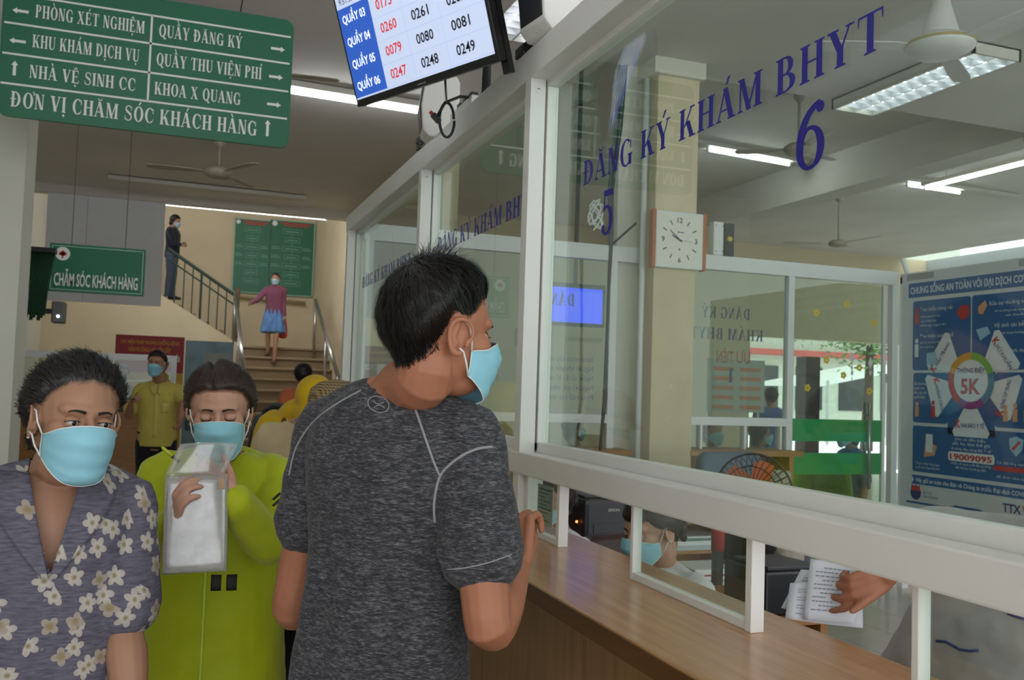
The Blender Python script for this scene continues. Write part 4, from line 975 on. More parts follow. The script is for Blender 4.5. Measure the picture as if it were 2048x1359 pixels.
# chairs
def chair_back(name, label, c, yaw, w_, z0, z1, m, th=.08, seat=True, cat='chair'):
    t = thing(name, label, cat, (c[0], c[1], 0)); Mx = Matrix.Translation((c[0], c[1], 0)) @ Matrix.Rotation(yaw, 4, 'Z')
    pl = rrect(-w_/2, w_/2, z0, z1, min(.07, w_*.2), 5); My = Mx @ frame((0, th/2, 0), (1, 0, 0), (0, 0, 1))
    MB().prism(pl, th, My).build('backrest', m, t, 'auto', bevel=.02)
    if seat:
        MB().prism(rrect(-w_/2, w_/2, -.02, .46, .06, 5), .08, Mx @ frame((0, 0, .42), (1, 0, 0), (0, -1, 0)) if False else Mx @ Matrix.Translation((0, -.46, .42))).build('seat', m, t, 'auto', bevel=.015)
        MB().tube([Mx @ Vector((0, -.22, .1)), Mx @ Vector((0, -.22, .42))], .025, 8).build('column', M_dark, t, True)
        for k in range(5):
            a = 2*PI*k/5; MB().tube([Mx @ Vector((0, -.22, .1)), Mx @ Vector((.26*math.cos(a), -.22+.26*math.sin(a), .04))], [.022, .016], 8).build('leg', M_dark, t, True)
        for sx in (-1, 1): MB().box(sx*w_*.3-.015, sx*w_*.3+.015, -.02, .02, .44, z0+.05, M=Mx).build('back_strut', M_dark, t)
    return t
A = onY(1415, 905, 5.15); chair_back('office_chair', 'office chair with grey blue cloth backrest below the back window', (onY(1458, 940, 5.1).x, 5.1), R_(8), .5, .72, 1.13, mat('grey_blue_cloth', '#5b6a7c', .9, var=.1, bump=.3, bscale=200))
chair_back('cover_chair', 'chair with a pale cover right of the orange fan', (onY(1556, 970, 5.45).x, 5.45), R_(-25), .18, .5, .98, mat('pale_cover', '#aca596', .9, var=.15, nscale=15), .06)
chair_back('leather_chair', 'brown leather chair left of the seated clerk', (onY(1225, 1080, 3.75).x, 3.75), R_(15), .36, .55, .86, mat('brown_leather', '#3a221c', .4, var=.15))
# pedestal fan with orange blades
pf = thing('pedestal_fan', 'pedestal fan with orange blades in a dark wire guard', 'fan', (2.75, 4.2, 0))
fc = px(1508, 985, 4.75); 
fd = Vector((-.75, -.62, -.05)).normalized(); Mf = frame(fc, fd.cross(Vector((0, 0, 1))), Vector((0, 0, 1)))
if (Mf.to_3x3() @ Vector((0, 0, 1))).dot(fd) < 0: Mf = frame(fc, -fd.cross(Vector((0, 0, 1))), Vector((0, 0, 1)))
M_or = mat('orange_blade', '#d2622a', .4); M_wire = mat('dark_wire', '#2a2624', .4, metal=.4)
for k in range(5):
    a = 2*PI*k/5; pl = [(.03, -.02), (.08, -.06), (.165, -.05), (.175, .01), (.15, .05), (.07, .04), (.03, .02)]
    MB().prism(pl, .004, Mf @ Matrix.Rotation(a, 4, 'Z') @ Matrix.Rotation(R_(22), 4, 'X')).build('blade', M_or, pf)
MB().lathe([(.001, .05), (.03, .045), (.035, 0), (.035, -.02)], 16, Mf).build('hub', M_or, pf, True)
for k in range(36):
    a = 2*PI*k/36; ca, sa = math.cos(a), math.sin(a)
    MB().tube([Mf @ Vector((.04*ca, .04*sa, .075)), Mf @ Vector((.14*ca, .14*sa, .065)), Mf @ Vector((.2*ca, .2*sa, .01)), Mf @ Vector((.14*ca, .14*sa, -.06)), Mf @ Vector((.05*ca, .05*sa, -.07))], .0022, 4).build('guard_wire', M_wire, pf)
for (r, z) in ((.2, .01), (.14, .065), (.14, -.06)): MB().tube([Mf @ Vector((r*math.cos(2*PI*k/40), r*math.sin(2*PI*k/40), z)) for k in range(41)], .006 if r == .2 else .003, 6).build('guard_ring', M_wire, pf)
MB().lathe([(.05, .075), (.045, .085), (.001, .088)], 20, Mf).build('badge', M_dark, pf, True)
MB().lathe([(.05, -.06), (.06, -.09), (.055, -.17), (.03, -.2), (.001, -.205)], 18, Mf).build('motor', mat('fan_red', '#b2302c', .4), pf, True)
mc = Mf @ Vector((0, 0, -.12)); 
MB().tube([(mc.x, mc.y, mc.z-.04), (mc.x, mc.y, mc.z-.2)], [.04, .034], 12).build('neck', mat('fan_red', '#b2302c', .4), pf, True)
MB().tube([(mc.x, mc.y, mc.z-.2), (mc.x, mc.y, .04)], .024, 10).build('pole', M_dark, pf, True); MB().lathe([(.2, 0), (.2, .02), (.06, .05), (.03, .06)], 28, Matrix.Translation((mc.x, mc.y, 0))).build('base', M_dark, pf, True)
# second fan: red stem with dark head near the counter
f2 = thing('red_stem_fan', 'small fan with a red stem and dark guard beside the clerk', 'fan', (2.1, 3.0, 0))
c = px(1436, 1070, 3.7)
MB().tube([(c.x, c.y, c.z+.13), (c.x, c.y, c.z-.06)], [.03, .026], 12).build('red_collar', mat('fan_red', '#b2302c', .4), f2, True); MB().tube([(c.x, c.y, c.z-.06), (c.x, c.y, .03)], .024, 10).build('pole', M_dark, f2, True)
MB().lathe([(.18, 0), (.18, .02), (.05, .05), (.03, .06)], 24, Matrix.Translation((c.x, c.y, 0))).build('base', M_dark, f2, True)
hc = px(1490, 1068, 3.75); Mg = frame(hc, (.8, -.6, 0), (0, 0, 1))
for k in range(24):
    a = 2*PI*k/24; ca, sa = math.cos(a), math.sin(a); MB().tube([Mg @ Vector((.02*ca, .02*sa, .05)), Mg @ Vector((.1*ca, .1*sa, .03)), Mg @ Vector((.13*ca, .13*sa, 0))], .002, 4).build('guard_wire', M_wire, f2)
MB().lathe([(.128, -.03), (.134, 0), (.128, .012)], 28, Mg).build('guard_ring', M_wire, f2, True); MB().lathe([(.12, -.06), (.125, -.02), (.1, .0), (.001, .01)], 24, Mg).build('back_shell', mat('dark_brown_plastic', '#2e2420', .5), f2, True)
MB().tube([Mg @ Vector((0, 0, -.03)), (c.x, c.y, c.z+.1)], .022, 8).build('tilt_joint', M_dark, f2, True)
# black boxes, boards by the back of the counter
bb = thing('cash_box', 'black equipment box below the counter behind the small window', 'box', (2.3, 3.0, 0)); c = px(1555, 1165, 3.3)
MB().box(c.x-.12, c.x+.12, c.y-.1, c.y+.16, c.z-.09, c.z+.06, ch=.008).build('body', M_black, bb); MB().box(c.x-.1, c.x+.1, c.y-.08, c.y+.14, c.z+.06, c.z+.075, ch=.004).build('lid', M_dark, bb); MB().box(c.x-.02, c.x+.02, c.y-.106, c.y-.1, c.z, c.z+.02).build('latch', M_steel, bb)
sd = thing('side_cabinet', 'low wooden cabinet carrying the black equipment box', 'cabinet', (2.3, 3.0, 0)); zt = c.z-.092
MB().box(c.x-.2, c.x+.16, c.y-.12, c.y+.4, zt-.03, zt, ch=.003).build('top', M_wood, sd); MB().box(c.x-.18, c.x-.15, c.y-.1, c.y+.38, 0, zt-.03).build('side_panel', M_wood, sd); MB().box(c.x+.11, c.x+.14, c.y-.1, c.y+.38, 0, zt-.03).build('side_panel', M_wood, sd); MB().box(c.x-.15, c.x+.11, c.y+.34, c.y+.36, 0, zt-.03).build('back_panel', M_wood, sd)
# certificate books stacked on the floor by the wall of the desk
for k in range(5):
    o = thing('ledger', 'ledger in the pile below the paper desk, %s' % ('lowest', 'second from below', 'middle', 'second from top', 'topmost')[k], 'book', (2.35, 4.5, .56+.028*k), 'ledgers below the desk')
    c = px(1415, 1120, 4.45); m_ = [M_red, white2, mat('pale_paper', '#b8c4c4', .6)][k % 3]
    MB().box(c.x-.13, c.x+.1, c.y-.1, c.y+.12, c.z-.16+.028*k, c.z-.134+.028*k, ch=.003).build('cover', m_, o); MB().box(c.x-.125, c.x+.095, c.y-.104, c.y+.1, c.z-.156+.028*k, c.z-.138+.028*k).build('pages', white2, o)
lc = px(1415, 1120, 4.45); ls = thing('ledger_stool', 'low wooden stool under the pile of ledgers', 'stool', (lc.x, lc.y, 0))
MB().box(lc.x-.16, lc.x+.14, lc.y-.12, lc.y+.16, lc.z-.19, lc.z-.161, ch=.004).build('seat', M_wood, ls)
for sx in (-.14, .1):
    for sy in (-.1, .12): MB().box(lc.x+sx, lc.x+sx+.03, lc.y+sy, lc.y+sy+.03, 0, lc.z-.19).build('leg', M_wood, ls)

# ================================================================== ROOM BEHIND THE BACK WINDOWS
bs = thing('blue_monitor', 'wall screen showing plain blue behind the left back window', 'screen', (2.7, 7.0, 1.9))
A = onY(1100, 572, 7.2); B = onY(1203, 648, 7.2)
MB().box(A.x-.05, B.x+.03, 7.2, 7.25, B.z-.03, A.z+.04, ch=.006).build('bezel', mat('dark_green_plastic', '#2c4a38', .5), bs)
MB().box(A.x, B.x, 7.192, 7.2, B.z, A.z).build('display', emit('blue_display', '#3c50f0', 1.3), bs); MB().tube([((A.x+B.x)/2, 7.23, A.z), ((A.x+B.x)/2, 7.23, 4.4)], .02, 8).build('hanger', M_dark, bs)
# orange notice grid
ng = thing('orange_notice', 'notice with rows of orange labels behind the back window', 'notice board', (5, 8, 0))
A = onY(1418, 716, 8.2); B = onY(1528, 825, 8.2); MB().box(A.x, B.x, 8.2, 8.23, B.z, A.z).build('sheet', mat('notice_sheet', '#a9b0a6', .5, var=.1), ng)
M_ol = mat('orange_label', '#c8733a', .5)
for i in range(2):
    for j in range(5):
        x0 = A.x+(B.x-A.x)*(.08+.48*i); z0 = A.z-(A.z-B.z)*(.15+.18*j); MB().box(x0, x0+(B.x-A.x)*.36, 8.194, 8.2, z0-.04, z0).build('label_strip', M_ol, ng)
for x in (A.x+.05, B.x-.05): MB().tube([(x, 8.24, 0), (x, 8.24, B.z+.1)], .015, 6).build('leg', M_steel, ng)
# street beyond the opening
st_ = thing('street_awning', 'white street awning seen through the far opening', 'awning', (15, 24, 0))
a, b = onY(1640, 760, 24), onY(1775, 770, 24)
MB().prism([(a.x, 0), (b.x+1, .7), (b.x+1, .85), (a.x, .15)], 3, frame((0, 24, a.z-.2), (1, 0, 0), (0, 0, 1)) @ Matrix.Translation((0, 0, -3))).build('canopy', mat('awning_white', '#e6e6e2', .6), st_)
for x in (a.x+.3, b.x): MB().tube([(x, 24, 0), (x, 24, a.z)], .05, 8).build('pole', M_steel, st_)
hs = thing('street_house', 'pale street building across the road in the far opening', 'building', (16, 29, 0))
MB().box(10, 30, 29, 29.5, 0, 9).build('wall', mat('street_wall', '#b8bcae', .8, var=.1), hs)
for k in range(8): MB().box(12+2*k, 13.2+2*k, 28.95, 29.02, 1.0, 2.6).build('window', M_dark, hs)
MB().box(10, 30, 28.4, 29, 3.0, 3.2).build('sign_band', mat('street_sign_red', '#b04a44', .6), hs)
tr = thing('street_tree', 'leafy green street tree seen through the glass door', 'tree', (19, 21.5, 0)); tc = onY(1735, 690, 21.5)
MB().tube([(tc.x, 21.5, 0), (tc.x+.1, 21.5, tc.z)], [.18, .1], 8).build('trunk', mat('bark', '#4a3c30', .9), tr, True)
lf = MB(); r2 = random.Random(3)
for k in range(900):
    d = Vector((r2.gauss(0, 1), r2.gauss(0, .8), r2.gauss(0, .6))); c = Vector((tc.x, 21.5, tc.z+.3))+d*.7; u1 = Vector((r2.gauss(0, 1), r2.gauss(0, 1), r2.gauss(0, 1))).normalized(); v1 = u1.orthogonal().normalized()
    lf.poly([c-u1*.1, c+v1*.05, c+u1*.1, c-v1*.05])
o = lf.build('foliage', mat('leaf_green', '#5d7a3a', .7, var=.3), tr); o['kind'] = 'stuff'
# green waiting chairs behind the door
def wchair(label, x, y, yaw):
    t = thing('waiting_chair', label, 'chair', (x, y, 0), 'green plastic waiting chairs'); Mx = Matrix.Translation((x, y, 0)) @ Matrix.Rotation(yaw, 4, 'Z'); m_ = mat('lime_plastic', '#6f9a24', .35)
    sh = MB(); n = 8; vs = []
    prof = [(.22, .47), (.1, .44), (-.1, .43), (-.2, .46), (-.25, .56), (-.28, .72), (-.31, .86)]
    for k, (yy, zz) in enumerate(prof):
        for j in range(n+1):
            u = j/n*2-1; vs.append(Mx @ Vector((u*.23, -yy+ .02*u*u*(-1 if k > 3 else 0), zz+.03*u*u)))
    vs2 = [v+Vector((0, 0, -.012)) + (Mx.to_3x3() @ Vector((0, .012, 0))) for v in vs]; m = n+1; K = len(prof); f = []
    for k in range(K-1):
        for j in range(n): f.append((k*m+j, k*m+j+1, (k+1)*m+j+1, (k+1)*m+j)); f.append(tuple(K*m+i for i in (k*m+j, (k+1)*m+j, (k+1)*m+j+1, k*m+j+1)))
    for k in range(K-1): f.append((k*m, (k+1)*m, K*m+(k+1)*m, K*m+k*m)); f.append((k*m+n, K*m+k*m+n, K*m+(k+1)*m+n, (k+1)*m+n))
    for j in range(n): f.append((j, K*m+j, K*m+j+1, j+1)); f.append(((K-1)*m+j, (K-1)*m+j+1, K*m+(K-1)*m+j+1, K*m+(K-1)*m+j))
    sh.add(vs+vs2, f); sh.build('shell', m_, t, True)
    for sx in (-.18, .18):
        for sy in (-.18, .18): MB().tube([Mx @ Vector((sx, sy, 0)), Mx @ Vector((sx*.8, sy*.8, .44))], .014, 6).build('leg', M_steel, t, True)
    return Mx
WCH = [wchair('green waiting chair nearest the door post, empty', onY(1622, 960, 7.7).x, 7.7, R_(110)), wchair('green waiting chair in which the person in blue sits', onY(1715, 985, 7.0).x, 7.1, R_(100))]
# ================================================================== PEOPLE TOOLKIT
def _sph(n=20, m=14):
    v = [(0, 0, 1)]
    for i in range(1, m):
        t = PI*i/m
        for j in range(n): a = 2*PI*j/n; v.append((math.sin(t)*math.cos(a), math.sin(t)*math.sin(a), math.cos(t)))
    v.append((0, 0, -1)); f = [(0, 1+j, 1+(j+1) % n) for j in range(n)]
    for i in range(m-2):
        for j in range(n): f.append((1+i*n+j, 1+(i+1)*n+j, 1+(i+1)*n+(j+1) % n, 1+i*n+(j+1) % n))
    L = len(v)-1; f += [(L, 1+(m-2)*n+(j+1) % n, 1+(m-2)*n+j) for j in range(n)]
    return v, f
SPH = _sph()
def ell(mb, c, r, M=None, R=None):
    c = Vector(c); vs = []
    for p in SPH[0]:
        q = Vector((p[0]*r[0], p[1]*r[1], p[2]*r[2]))
        if R is not None: q = R @ q
        q += c; vs.append(M @ q if M is not None else q)
    mb.add(vs, SPH[1])
def cr(pts, n=4):
    """catmull-rom through rows of numbers"""
    P = np.array(pts, float); out = []
    k = len(P)
    for i in range(k-1):
        p0, p1, p2, p3 = P[max(i-1, 0)], P[i], P[i+1], P[min(i+2, k-1)]
        for j in range(n):
            t = j/n; out.append(.5*((2*p1)+(-p0+p2)*t+(2*p0-5*p1+4*p2-p3)*t*t+(-p0+3*p1-3*p2+p3)*t**3))
    out.append(P[-1]); return np.array(out)
def limb(mb, pts, rad, n=14, side=None, sub=4, caps=True):
    """round/elliptic limb; rad entries r or (a, b); a lies along 'side'"""
    rows = [list(p)+(list(r) if isinstance(r, (tuple, list)) else [r, r]) for p, r in zip(pts, rad)]
    C = cr(rows, sub) if len(rows) > 1 else np.array(rows); K = len(C)
    pts_ = [Vector(c[:3]) for c in C]; vs = []; fs = []; sd = Vector(side) if side is not None else None
    rings = []
    for i, p in enumerate(pts_):
        t = (pts_[min(i+1, K-1)]-pts_[max(i-1, 0)]).normalized()
        if sd is None:
            sd = t.cross(Vector((0, 0, 1)))
            if sd.length < .2: sd = t.cross(Vector((1, 0, 0)))
        sd = (sd-t*sd.dot(t)).normalized(); up = sd.cross(t); rings.append((p, sd.copy(), up, C[i][3], C[i][4], t))
    full = []
    if caps:
        p, s, u, a, b, t = rings[0]; q = min(a, b)
        for k in (80, 55, 28): full.append((p-t*q*math.sin(R_(k)), s, u, a*math.cos(R_(k)), b*math.cos(R_(k))))
    full += [r[:5] for r in rings]
    if caps:
        p, s, u, a, b, t = rings[-1]; q = min(a, b)
        for k in (28, 55, 80): full.append((p+t*q*math.sin(R_(k)), s, u, a*math.cos(R_(k)), b*math.cos(R_(k))))
    for p, s, u, a, b in full:
        for j in range(n): an = 2*PI*j/n; vs.append(p+s*(a*math.cos(an))+u*(b*math.sin(an)))
    K = len(full)
    for i in range(K-1):
        for j in range(n): fs.append((i*n+j, i*n+(j+1) % n, (i+1)*n+(j+1) % n, (i+1)*n+j))
    fs.append(tuple(range(n-1, -1, -1))); fs.append(tuple(range((K-1)*n, K*n))); mb.add(vs, fs)
def remesh(mb, vox, smooth=2, lam=.5):
    me = bpy.data.meshes.new('tmp'); me.from_pydata([tuple(v) for v in mb.v], [], mb.f); me.update()
    bm = bmesh.new(); bm.from_mesh(me); bmesh.ops.recalc_face_normals(bm, faces=bm.faces[:]); bm.to_mesh(me); bm.free()
    ob = bpy.data.objects.new('tmp', me); col.objects.link(ob)
    md = ob.modifiers.new('r', 'REMESH'); md.mode = 'VOXEL'; md.voxel_size = vox
    dg = bpy.context.evaluated_depsgraph_get(); m = bpy.data.meshes.new_from_object(ob.evaluated_get(dg))
    n = len(m.vertices); V = np.empty(n*3); m.vertices.foreach_get('co', V); V = V.reshape(-1, 3)
    E = np.empty(len(m.edges)*2, int); m.edges.foreach_get('vertices', E); E = E.reshape(-1, 2)
    F = [tuple(p.vertices) for p in m.polygons]
    bpy.data.objects.remove(ob); bpy.data.meshes.remove(me); bpy.data.meshes.remove(m)
    V = lap(V, E, smooth, lam); return V, F, E
def lap(V, E, it, lam=.5, w=None):
    n = len(V); deg = np.bincount(E.ravel(), minlength=n).astype(float); deg[deg == 0] = 1
    for k in range(it):
        S = np.zeros_like(V)
        for c in range(3): S[:, c] = np.bincount(E[:, 0], V[E[:, 1], c], n)+np.bincount(E[:, 1], V[E[:, 0], c], n)
        d = S/deg[:, None]-V; l_ = lam if k % 2 == 0 or it < 4 else -lam*.9
        V = V+d*(l_ if w is None else l_*w[:, None])
    return V
def normals(V, F):
    q = np.array([f if len(f) == 4 else (f[0], f[1], f[2], f[2]) for f in F]); a = V[q[:, 2]]-V[q[:, 0]]; b = V[q[:, 3]]-V[q[:, 1]]
    fn = np.cross(a, b); N = np.zeros_like(V)
    for k in range(4):
        for c in range(3): N[:, c] += np.bincount(q[:, k], fn[:, c], len(V))
    return N/np.maximum(np.linalg.norm(N, axis=1), 1e-9)[:, None]
def snoise(P, seed, oct=3):
    r = np.random.RandomState(seed); s = np.zeros(len(P)); a = 1.0; k = 1.0
    for o in range(oct):
        for j in range(4):
            d = r.normal(size=3)*k; s += a*np.sin(P@d+r.uniform(0, 6.28)+.8*np.sin(P@(r.normal(size=3)*k)+r.uniform(0, 6.28)))
        a *= .5; k *= 2.0
    return s/4
def mk(name, V, F, m, parent, smooth=True, midx=None):
    o = np.array(parent['_o']) if parent is not None else np.zeros(3)
    me = bpy.data.meshes.new(name); me.from_pydata((np.asarray(V)-o).tolist(), [], F); me.update()
    ob = bpy.data.objects.new(name, me); col.objects.link(ob)
    for q in (m if isinstance(m, (list, tuple)) else [m]): me.materials.append(q)
    if smooth: me.polygons.foreach_set('use_smooth', [True]*len(me.polygons))
    if midx is not None: me.polygons.foreach_set('material_index', midx)
    if parent is not None: ob.parent = parent; ob['_o'] = tuple(o)
    return ob
# ------------------------------------------------------------------ head
HE = [((0, -.012, .03), (.0755, .096, .086)), ((0, .018, -.028), (.0635, .07, .08)), ((0, .034, -.078), (.046, .05, .036)), ((.036, .044, -.018), (.03, .034, .028)), ((-.036, .044, -.018), (.03, .034, .028)),
      ((0, .058, .026), (.056, .03, .02)), ((0, -.045, -.045), (.056, .05, .06))]
HO = np.array((0, -.012, .02))
def hrad(D, extra=0):
    """exit distance from HO along unit directions D through the union of head ellipsoids"""
    best = np.full(len(D), .05)
    for c, r in HE:
        o = (HO-np.array(c))/np.array(r); d = D/np.array(r); A = (d*d).sum(1); B = (d*o).sum(1); C = (o*o).sum()-1; q = B*B-A*C
        t = np.where(q > 0, (-B+np.sqrt(np.maximum(q, 0)))/A, 0); best = np.maximum(best, t)
    return best
def head_parts(mb, M, k=1.0, ears=True, fine=True, jaw=1.0):
    S = M @ Matrix.Scale(k, 4)
    for i, (c, r) in enumerate(HE):
        if i == 6: continue
        r = (r[0]*(jaw if i in (1, 2) else 1), r[1], r[2]); ell(mb, c, r, S)
    if fine:
        T = lambda p: S @ Vector(p)
        limb(mb, [T((0, .078, .018)), T((0, .092, -.006)), T((0, .104, -.028)), T((0, .094, -.036))], [.008*k, .0095*k, .0125*k, .008*k], 10)
        for s in (-1, 1): ell(mb, (.0125*s, .09, -.032), (.0085, .011, .008), S)
        ell(mb, (0, .08, -.062), (.026, .012, .008), S); ell(mb, (0, .08, -.072), (.022, .012, .009), S)
    if ears:
        for s in (-1, 1):
            E = S @ Matrix.Translation((.0715*s, -.012, -.012)) @ Matrix.Rotation(R_(-22)*s, 4, 'Z') @ Matrix.Rotation(R_(-10), 4, 'X')
            if fine:
                ring = [(0, .014, -.012), (0, .02, .008), (0, .012, .027), (0, -.006, .032), (0, -.02, .024), (0, -.024, .006), (0, -.018, -.014), (0, -.004, -.03), (0, .008, -.027)]
                limb(mb, [E @ Vector((.009*s+(.004*s if j in (3, 4, 5, 6) else 0), p[1], p[2])) for j, p in enumerate(ring)], [.004*k, .004*k, .0042*k, .0046*k, .005*k, .005*k, .005*k, .007*k, .005*k], 8, sub=3)
                ell(mb, (-.001*s, -.002, 0), (.005, .019, .026), E); limb(mb, [E @ Vector((.007*s, -.01, .02)), E @ Vector((.009*s, -.012, 0)), E @ Vector((.008*s, -.004, -.014))], [.004*k]*3, 8)
                ell(mb, (.008*s, .014, -.004), (.004, .005, .007), E)
            else: ell(mb, (.008*s, 0, 0), (.009, .02, .03), E)
def smooth01(x): x = np.clip(x, 0, 1); return x*x*(3-2*x)
def hair_mesh(M, k, line, tmap, top, seed=1, fade=.018, strands=0, flow='whorl', slen=.05, bun=None, clump=.0035, wid=.0011, whorl=(0, -.06, .12), lift=.012, volume=None, tuft=None, fringe=None, bvh=None):
    """line: [(azimuth from front deg 0..180, hairline z)], tmap: [(azimuth, side thickness)], top thickness"""
    SM = M @ Matrix.Scale(k, 4); SM3 = SM.to_3x3(); SMi = SM.inverted(); n, m = 96, 64; lp = np.array(line, float); tp = np.array(tmap, float); D = []
    for i in range(m+1):
        t = PI*i/m
        for j in range(n):
            a = 2*PI*j/n; D.append((math.sin(t)*math.sin(a), math.sin(t)*math.cos(a), math.cos(t)))
    D = np.array(D)
    def shell(D):
        r0 = hrad(D)
        if bvh is not None:
            az0 = np.degrees(np.arctan2(np.abs(D[:, 0]), D[:, 1])); q = r0.copy()
            for i in range(len(D)):
                d3 = SM3 @ Vector(D[i]); h = bvh.ray_cast(SM @ Vector(HO+D[i]*.3), -d3.normalized())
                if h[0] is not None:
                    rr_ = (SMi @ h[0]-Vector(HO)).length
                    if abs(rr_-r0[i]) < .006 or (az0[i] > 135 and rr_ < r0[i]+.03): q[i] = rr_
            r0 = q
        P = HO+D*r0[:, None]; az = np.degrees(np.arctan2(np.abs(D[:, 0]), D[:, 1]))
        hl = np.interp(az, lp[:, 0], lp[:, 1])+.003*snoise(P*90, seed+5, 2); up = smooth01((P[:, 2]-hl)/.075)
        th = np.interp(az, tp[:, 0], tp[:, 1])*(1-up)+top*up
        msk = smooth01((P[:, 2]-hl)/fade)
        if volume is not None: th = th*volume(P, D)
        cl = clump*snoise(np.c_[D[:, 0]*40, D[:, 1]*40, D[:, 2]*12], seed, 3)
        return r0, np.where(msk > .01, np.maximum((th+cl)*msk, .0009), -.008), msk
    r0, th, msk = shell(D); V = HO+D*(r0+th)[:, None]
    F = []
    for i in range(m):
        for j in range(n): F.append((i*n+j, (i+1)*n+j, (i+1)*n+(j+1) % n, i*n+(j+1) % n))
    V = list(V); F = list(F); FA = list(msk)
    rs = np.random.RandomState(seed)
    if strands:
        dirs = rs.normal(size=(strands*4, 3)); dirs /= np.linalg.norm(dirs, axis=1)[:, None]
        if fringe: pass
        r_, t_, mk_ = shell(dirs); ok = mk_ > .35; dirs, r_, t_ = dirs[ok][:strands], r_[ok][:strands], t_[ok][:strands]
        N = len(dirs); P = HO+dirs*(r_+t_*rs.uniform(.75, 1.0, N))[:, None]
        Wp = np.array(whorl); L = slen*rs.uniform(.5, 1.15, N); st = 5; rows = [P.copy()]
        jit = rs.normal(size=(N, 3))*.35
        lf = rs.uniform(-.1, 1.0, N)*lift
        if tuft is not None:
            tc, tr, tl = tuft; dd = np.linalg.norm(P-np.array(tc), axis=1); g = np.exp(-(dd/tr)**2); lf = lf+g*tl*rs.uniform(.2, 1.1, N); jit = jit+g[:, None]*rs.normal(size=(N, 3))*.8
        for s in range(1, st):
            d = P-HO; d /= np.linalg.norm(d, axis=1)[:, None]
            if flow == 'whorl': T = P-Wp
            elif flow == 'back': T = np.tile(np.array((0, -1, -.25)), (N, 1))+np.c_[P[:, 0]*-4, np.zeros(N), np.zeros(N)]
            else: T = np.tile(np.array(flow, float), (N, 1))
            T = T/np.maximum(np.linalg.norm(T, axis=1), 1e-6)[:, None]+jit*.4
            T = T-d*(T*d).sum(1)[:, None]; T /= np.maximum(np.linalg.norm(T, axis=1), 1e-6)[:, None]
            P = P+T*(L/(st-1))[:, None]; d = P-HO; rr = np.linalg.norm(d, axis=1); d = d/rr[:, None]; r2, t2, m2 = shell(d)
            tgt = r2+np.maximum(t2, 0)+lf*(s/(st-1))+.0005; P = HO+d*(np.where(m2 > .12, tgt, r2-.004))[:, None]; rows.append(P.copy())
        for i in range(N):
            b = len(V); sd = np.cross(rows[1][i]-rows[0][i], rows[0][i]-HO); sd = sd/max(np.linalg.norm(sd), 1e-6)
            for s in range(st):
                ww = wid*(1-s/(st-1)*.85); V.append(rows[s][i]+sd*ww); V.append(rows[s][i]-sd*ww)
            for s in range(st-1): F.append((b+2*s, b+2*s+1, b+2*s+3, b+2*s+2))
    if bun is not None:
        for (c, r) in bun:
            b = len(V); 
            for p in SPH[0]:
                q = np.array(p)*np.array(r); nz = 1+.12*math.sin(p[0]*9+p[2]*14)+.06*math.sin(p[1]*21+p[0]*11); V.append(np.array(c)+q*nz)
            F += [tuple(i+b for i in f) for f in SPH[1]]
    S = M @ Matrix.Scale(k, 4); A = np.array(S)[:3, :3]; V = np.array(V)@A.T+np.array(S)[:3, 3]; FA = FA+[1.0]*(len(V)-len(FA))
    return V, F, FA
def mask_mesh(M, k, droop=0.0):
    nu, nv = 36, 30; V = []; S = M @ Matrix.Scale(k, 4)
    zf = [(.004, .101), (-.008, .111), (-.02, .121), (-.032, .125), (-.05, .121), (-.075, .111), (-.1, .103), (-.116, .094), (-.128, .07)]
    Z = np.array([z for z, _ in zf])[::-1]; Yv = np.array([y for _, y in zf])[::-1]
    G = np.zeros((nv+1, nu+1, 3))
    for i in range(nv+1):
        v = i/nv; 
        for j in range(nu+1):
            u = j/nu*2-1; ph = u*R_(88); e = abs(u)**2
            ztop = -.002-.030*e; zbot = -.126+.05*e**1.1
            z = ztop+(zbot-ztop)*v
            yf = np.interp(z, Z, Yv); wd = .0665-.012*max(0, (-.06-z)/.07); y = .012+(yf-.012)*math.cos(ph)**.8; x = wd*math.sin(ph)
            pl = .0014*math.cos(v*PI*2*3.5)*max(0, 1-abs(u)**4) if .12 < v < .88 else 0
            y += pl
            G[i, j] = (x, y, z)
    P = G.reshape(-1, 3); d = P-HO; r = np.linalg.norm(d, axis=1); d = d/r[:, None]; rr = hrad(d)+.003
    P = HO+d*np.maximum(r, rr)[:, None]
    m = nu+1; F = []
    for i in range(nv):
        for j in range(nu): F.append((i*m+j, i*m+j+1, (i+1)*m+j+1, (i+1)*m+j))
    off = len(P); din = d*.002; P2 = P-din; F2 = [tuple(off+q for q in f[::-1]) for f in F]
    for j in range(nu): F2.append((j+1, j, off+j, off+j+1)); F2.append((nv*m+j, nv*m+j+1, off+nv*m+j+1, off+nv*m+j))
    for i in range(nv): F2.append((i*m, (i+1)*m, off+(i+1)*m, off+i*m)); F2.append(((i+1)*m+nu, i*m+nu, off+i*m+nu, off+(i+1)*m+nu))
    A = np.array(S)[:3, :3]; t = np.array(S)[:3, 3]
    loc = [tuple(G[0, 0]), tuple(G[nv, 0]), tuple(G[0, nu]), tuple(G[nv, nu])]
    loc = [tuple(P[0]), tuple(P[nv*m]), tuple(P[nu]), tuple(P[nv*m+nu])]
    rowsv = np.repeat(np.arange(nv), nu)
    return np.vstack([P, P2])@A.T+t, F+F2, loc, S, (nu, nv)
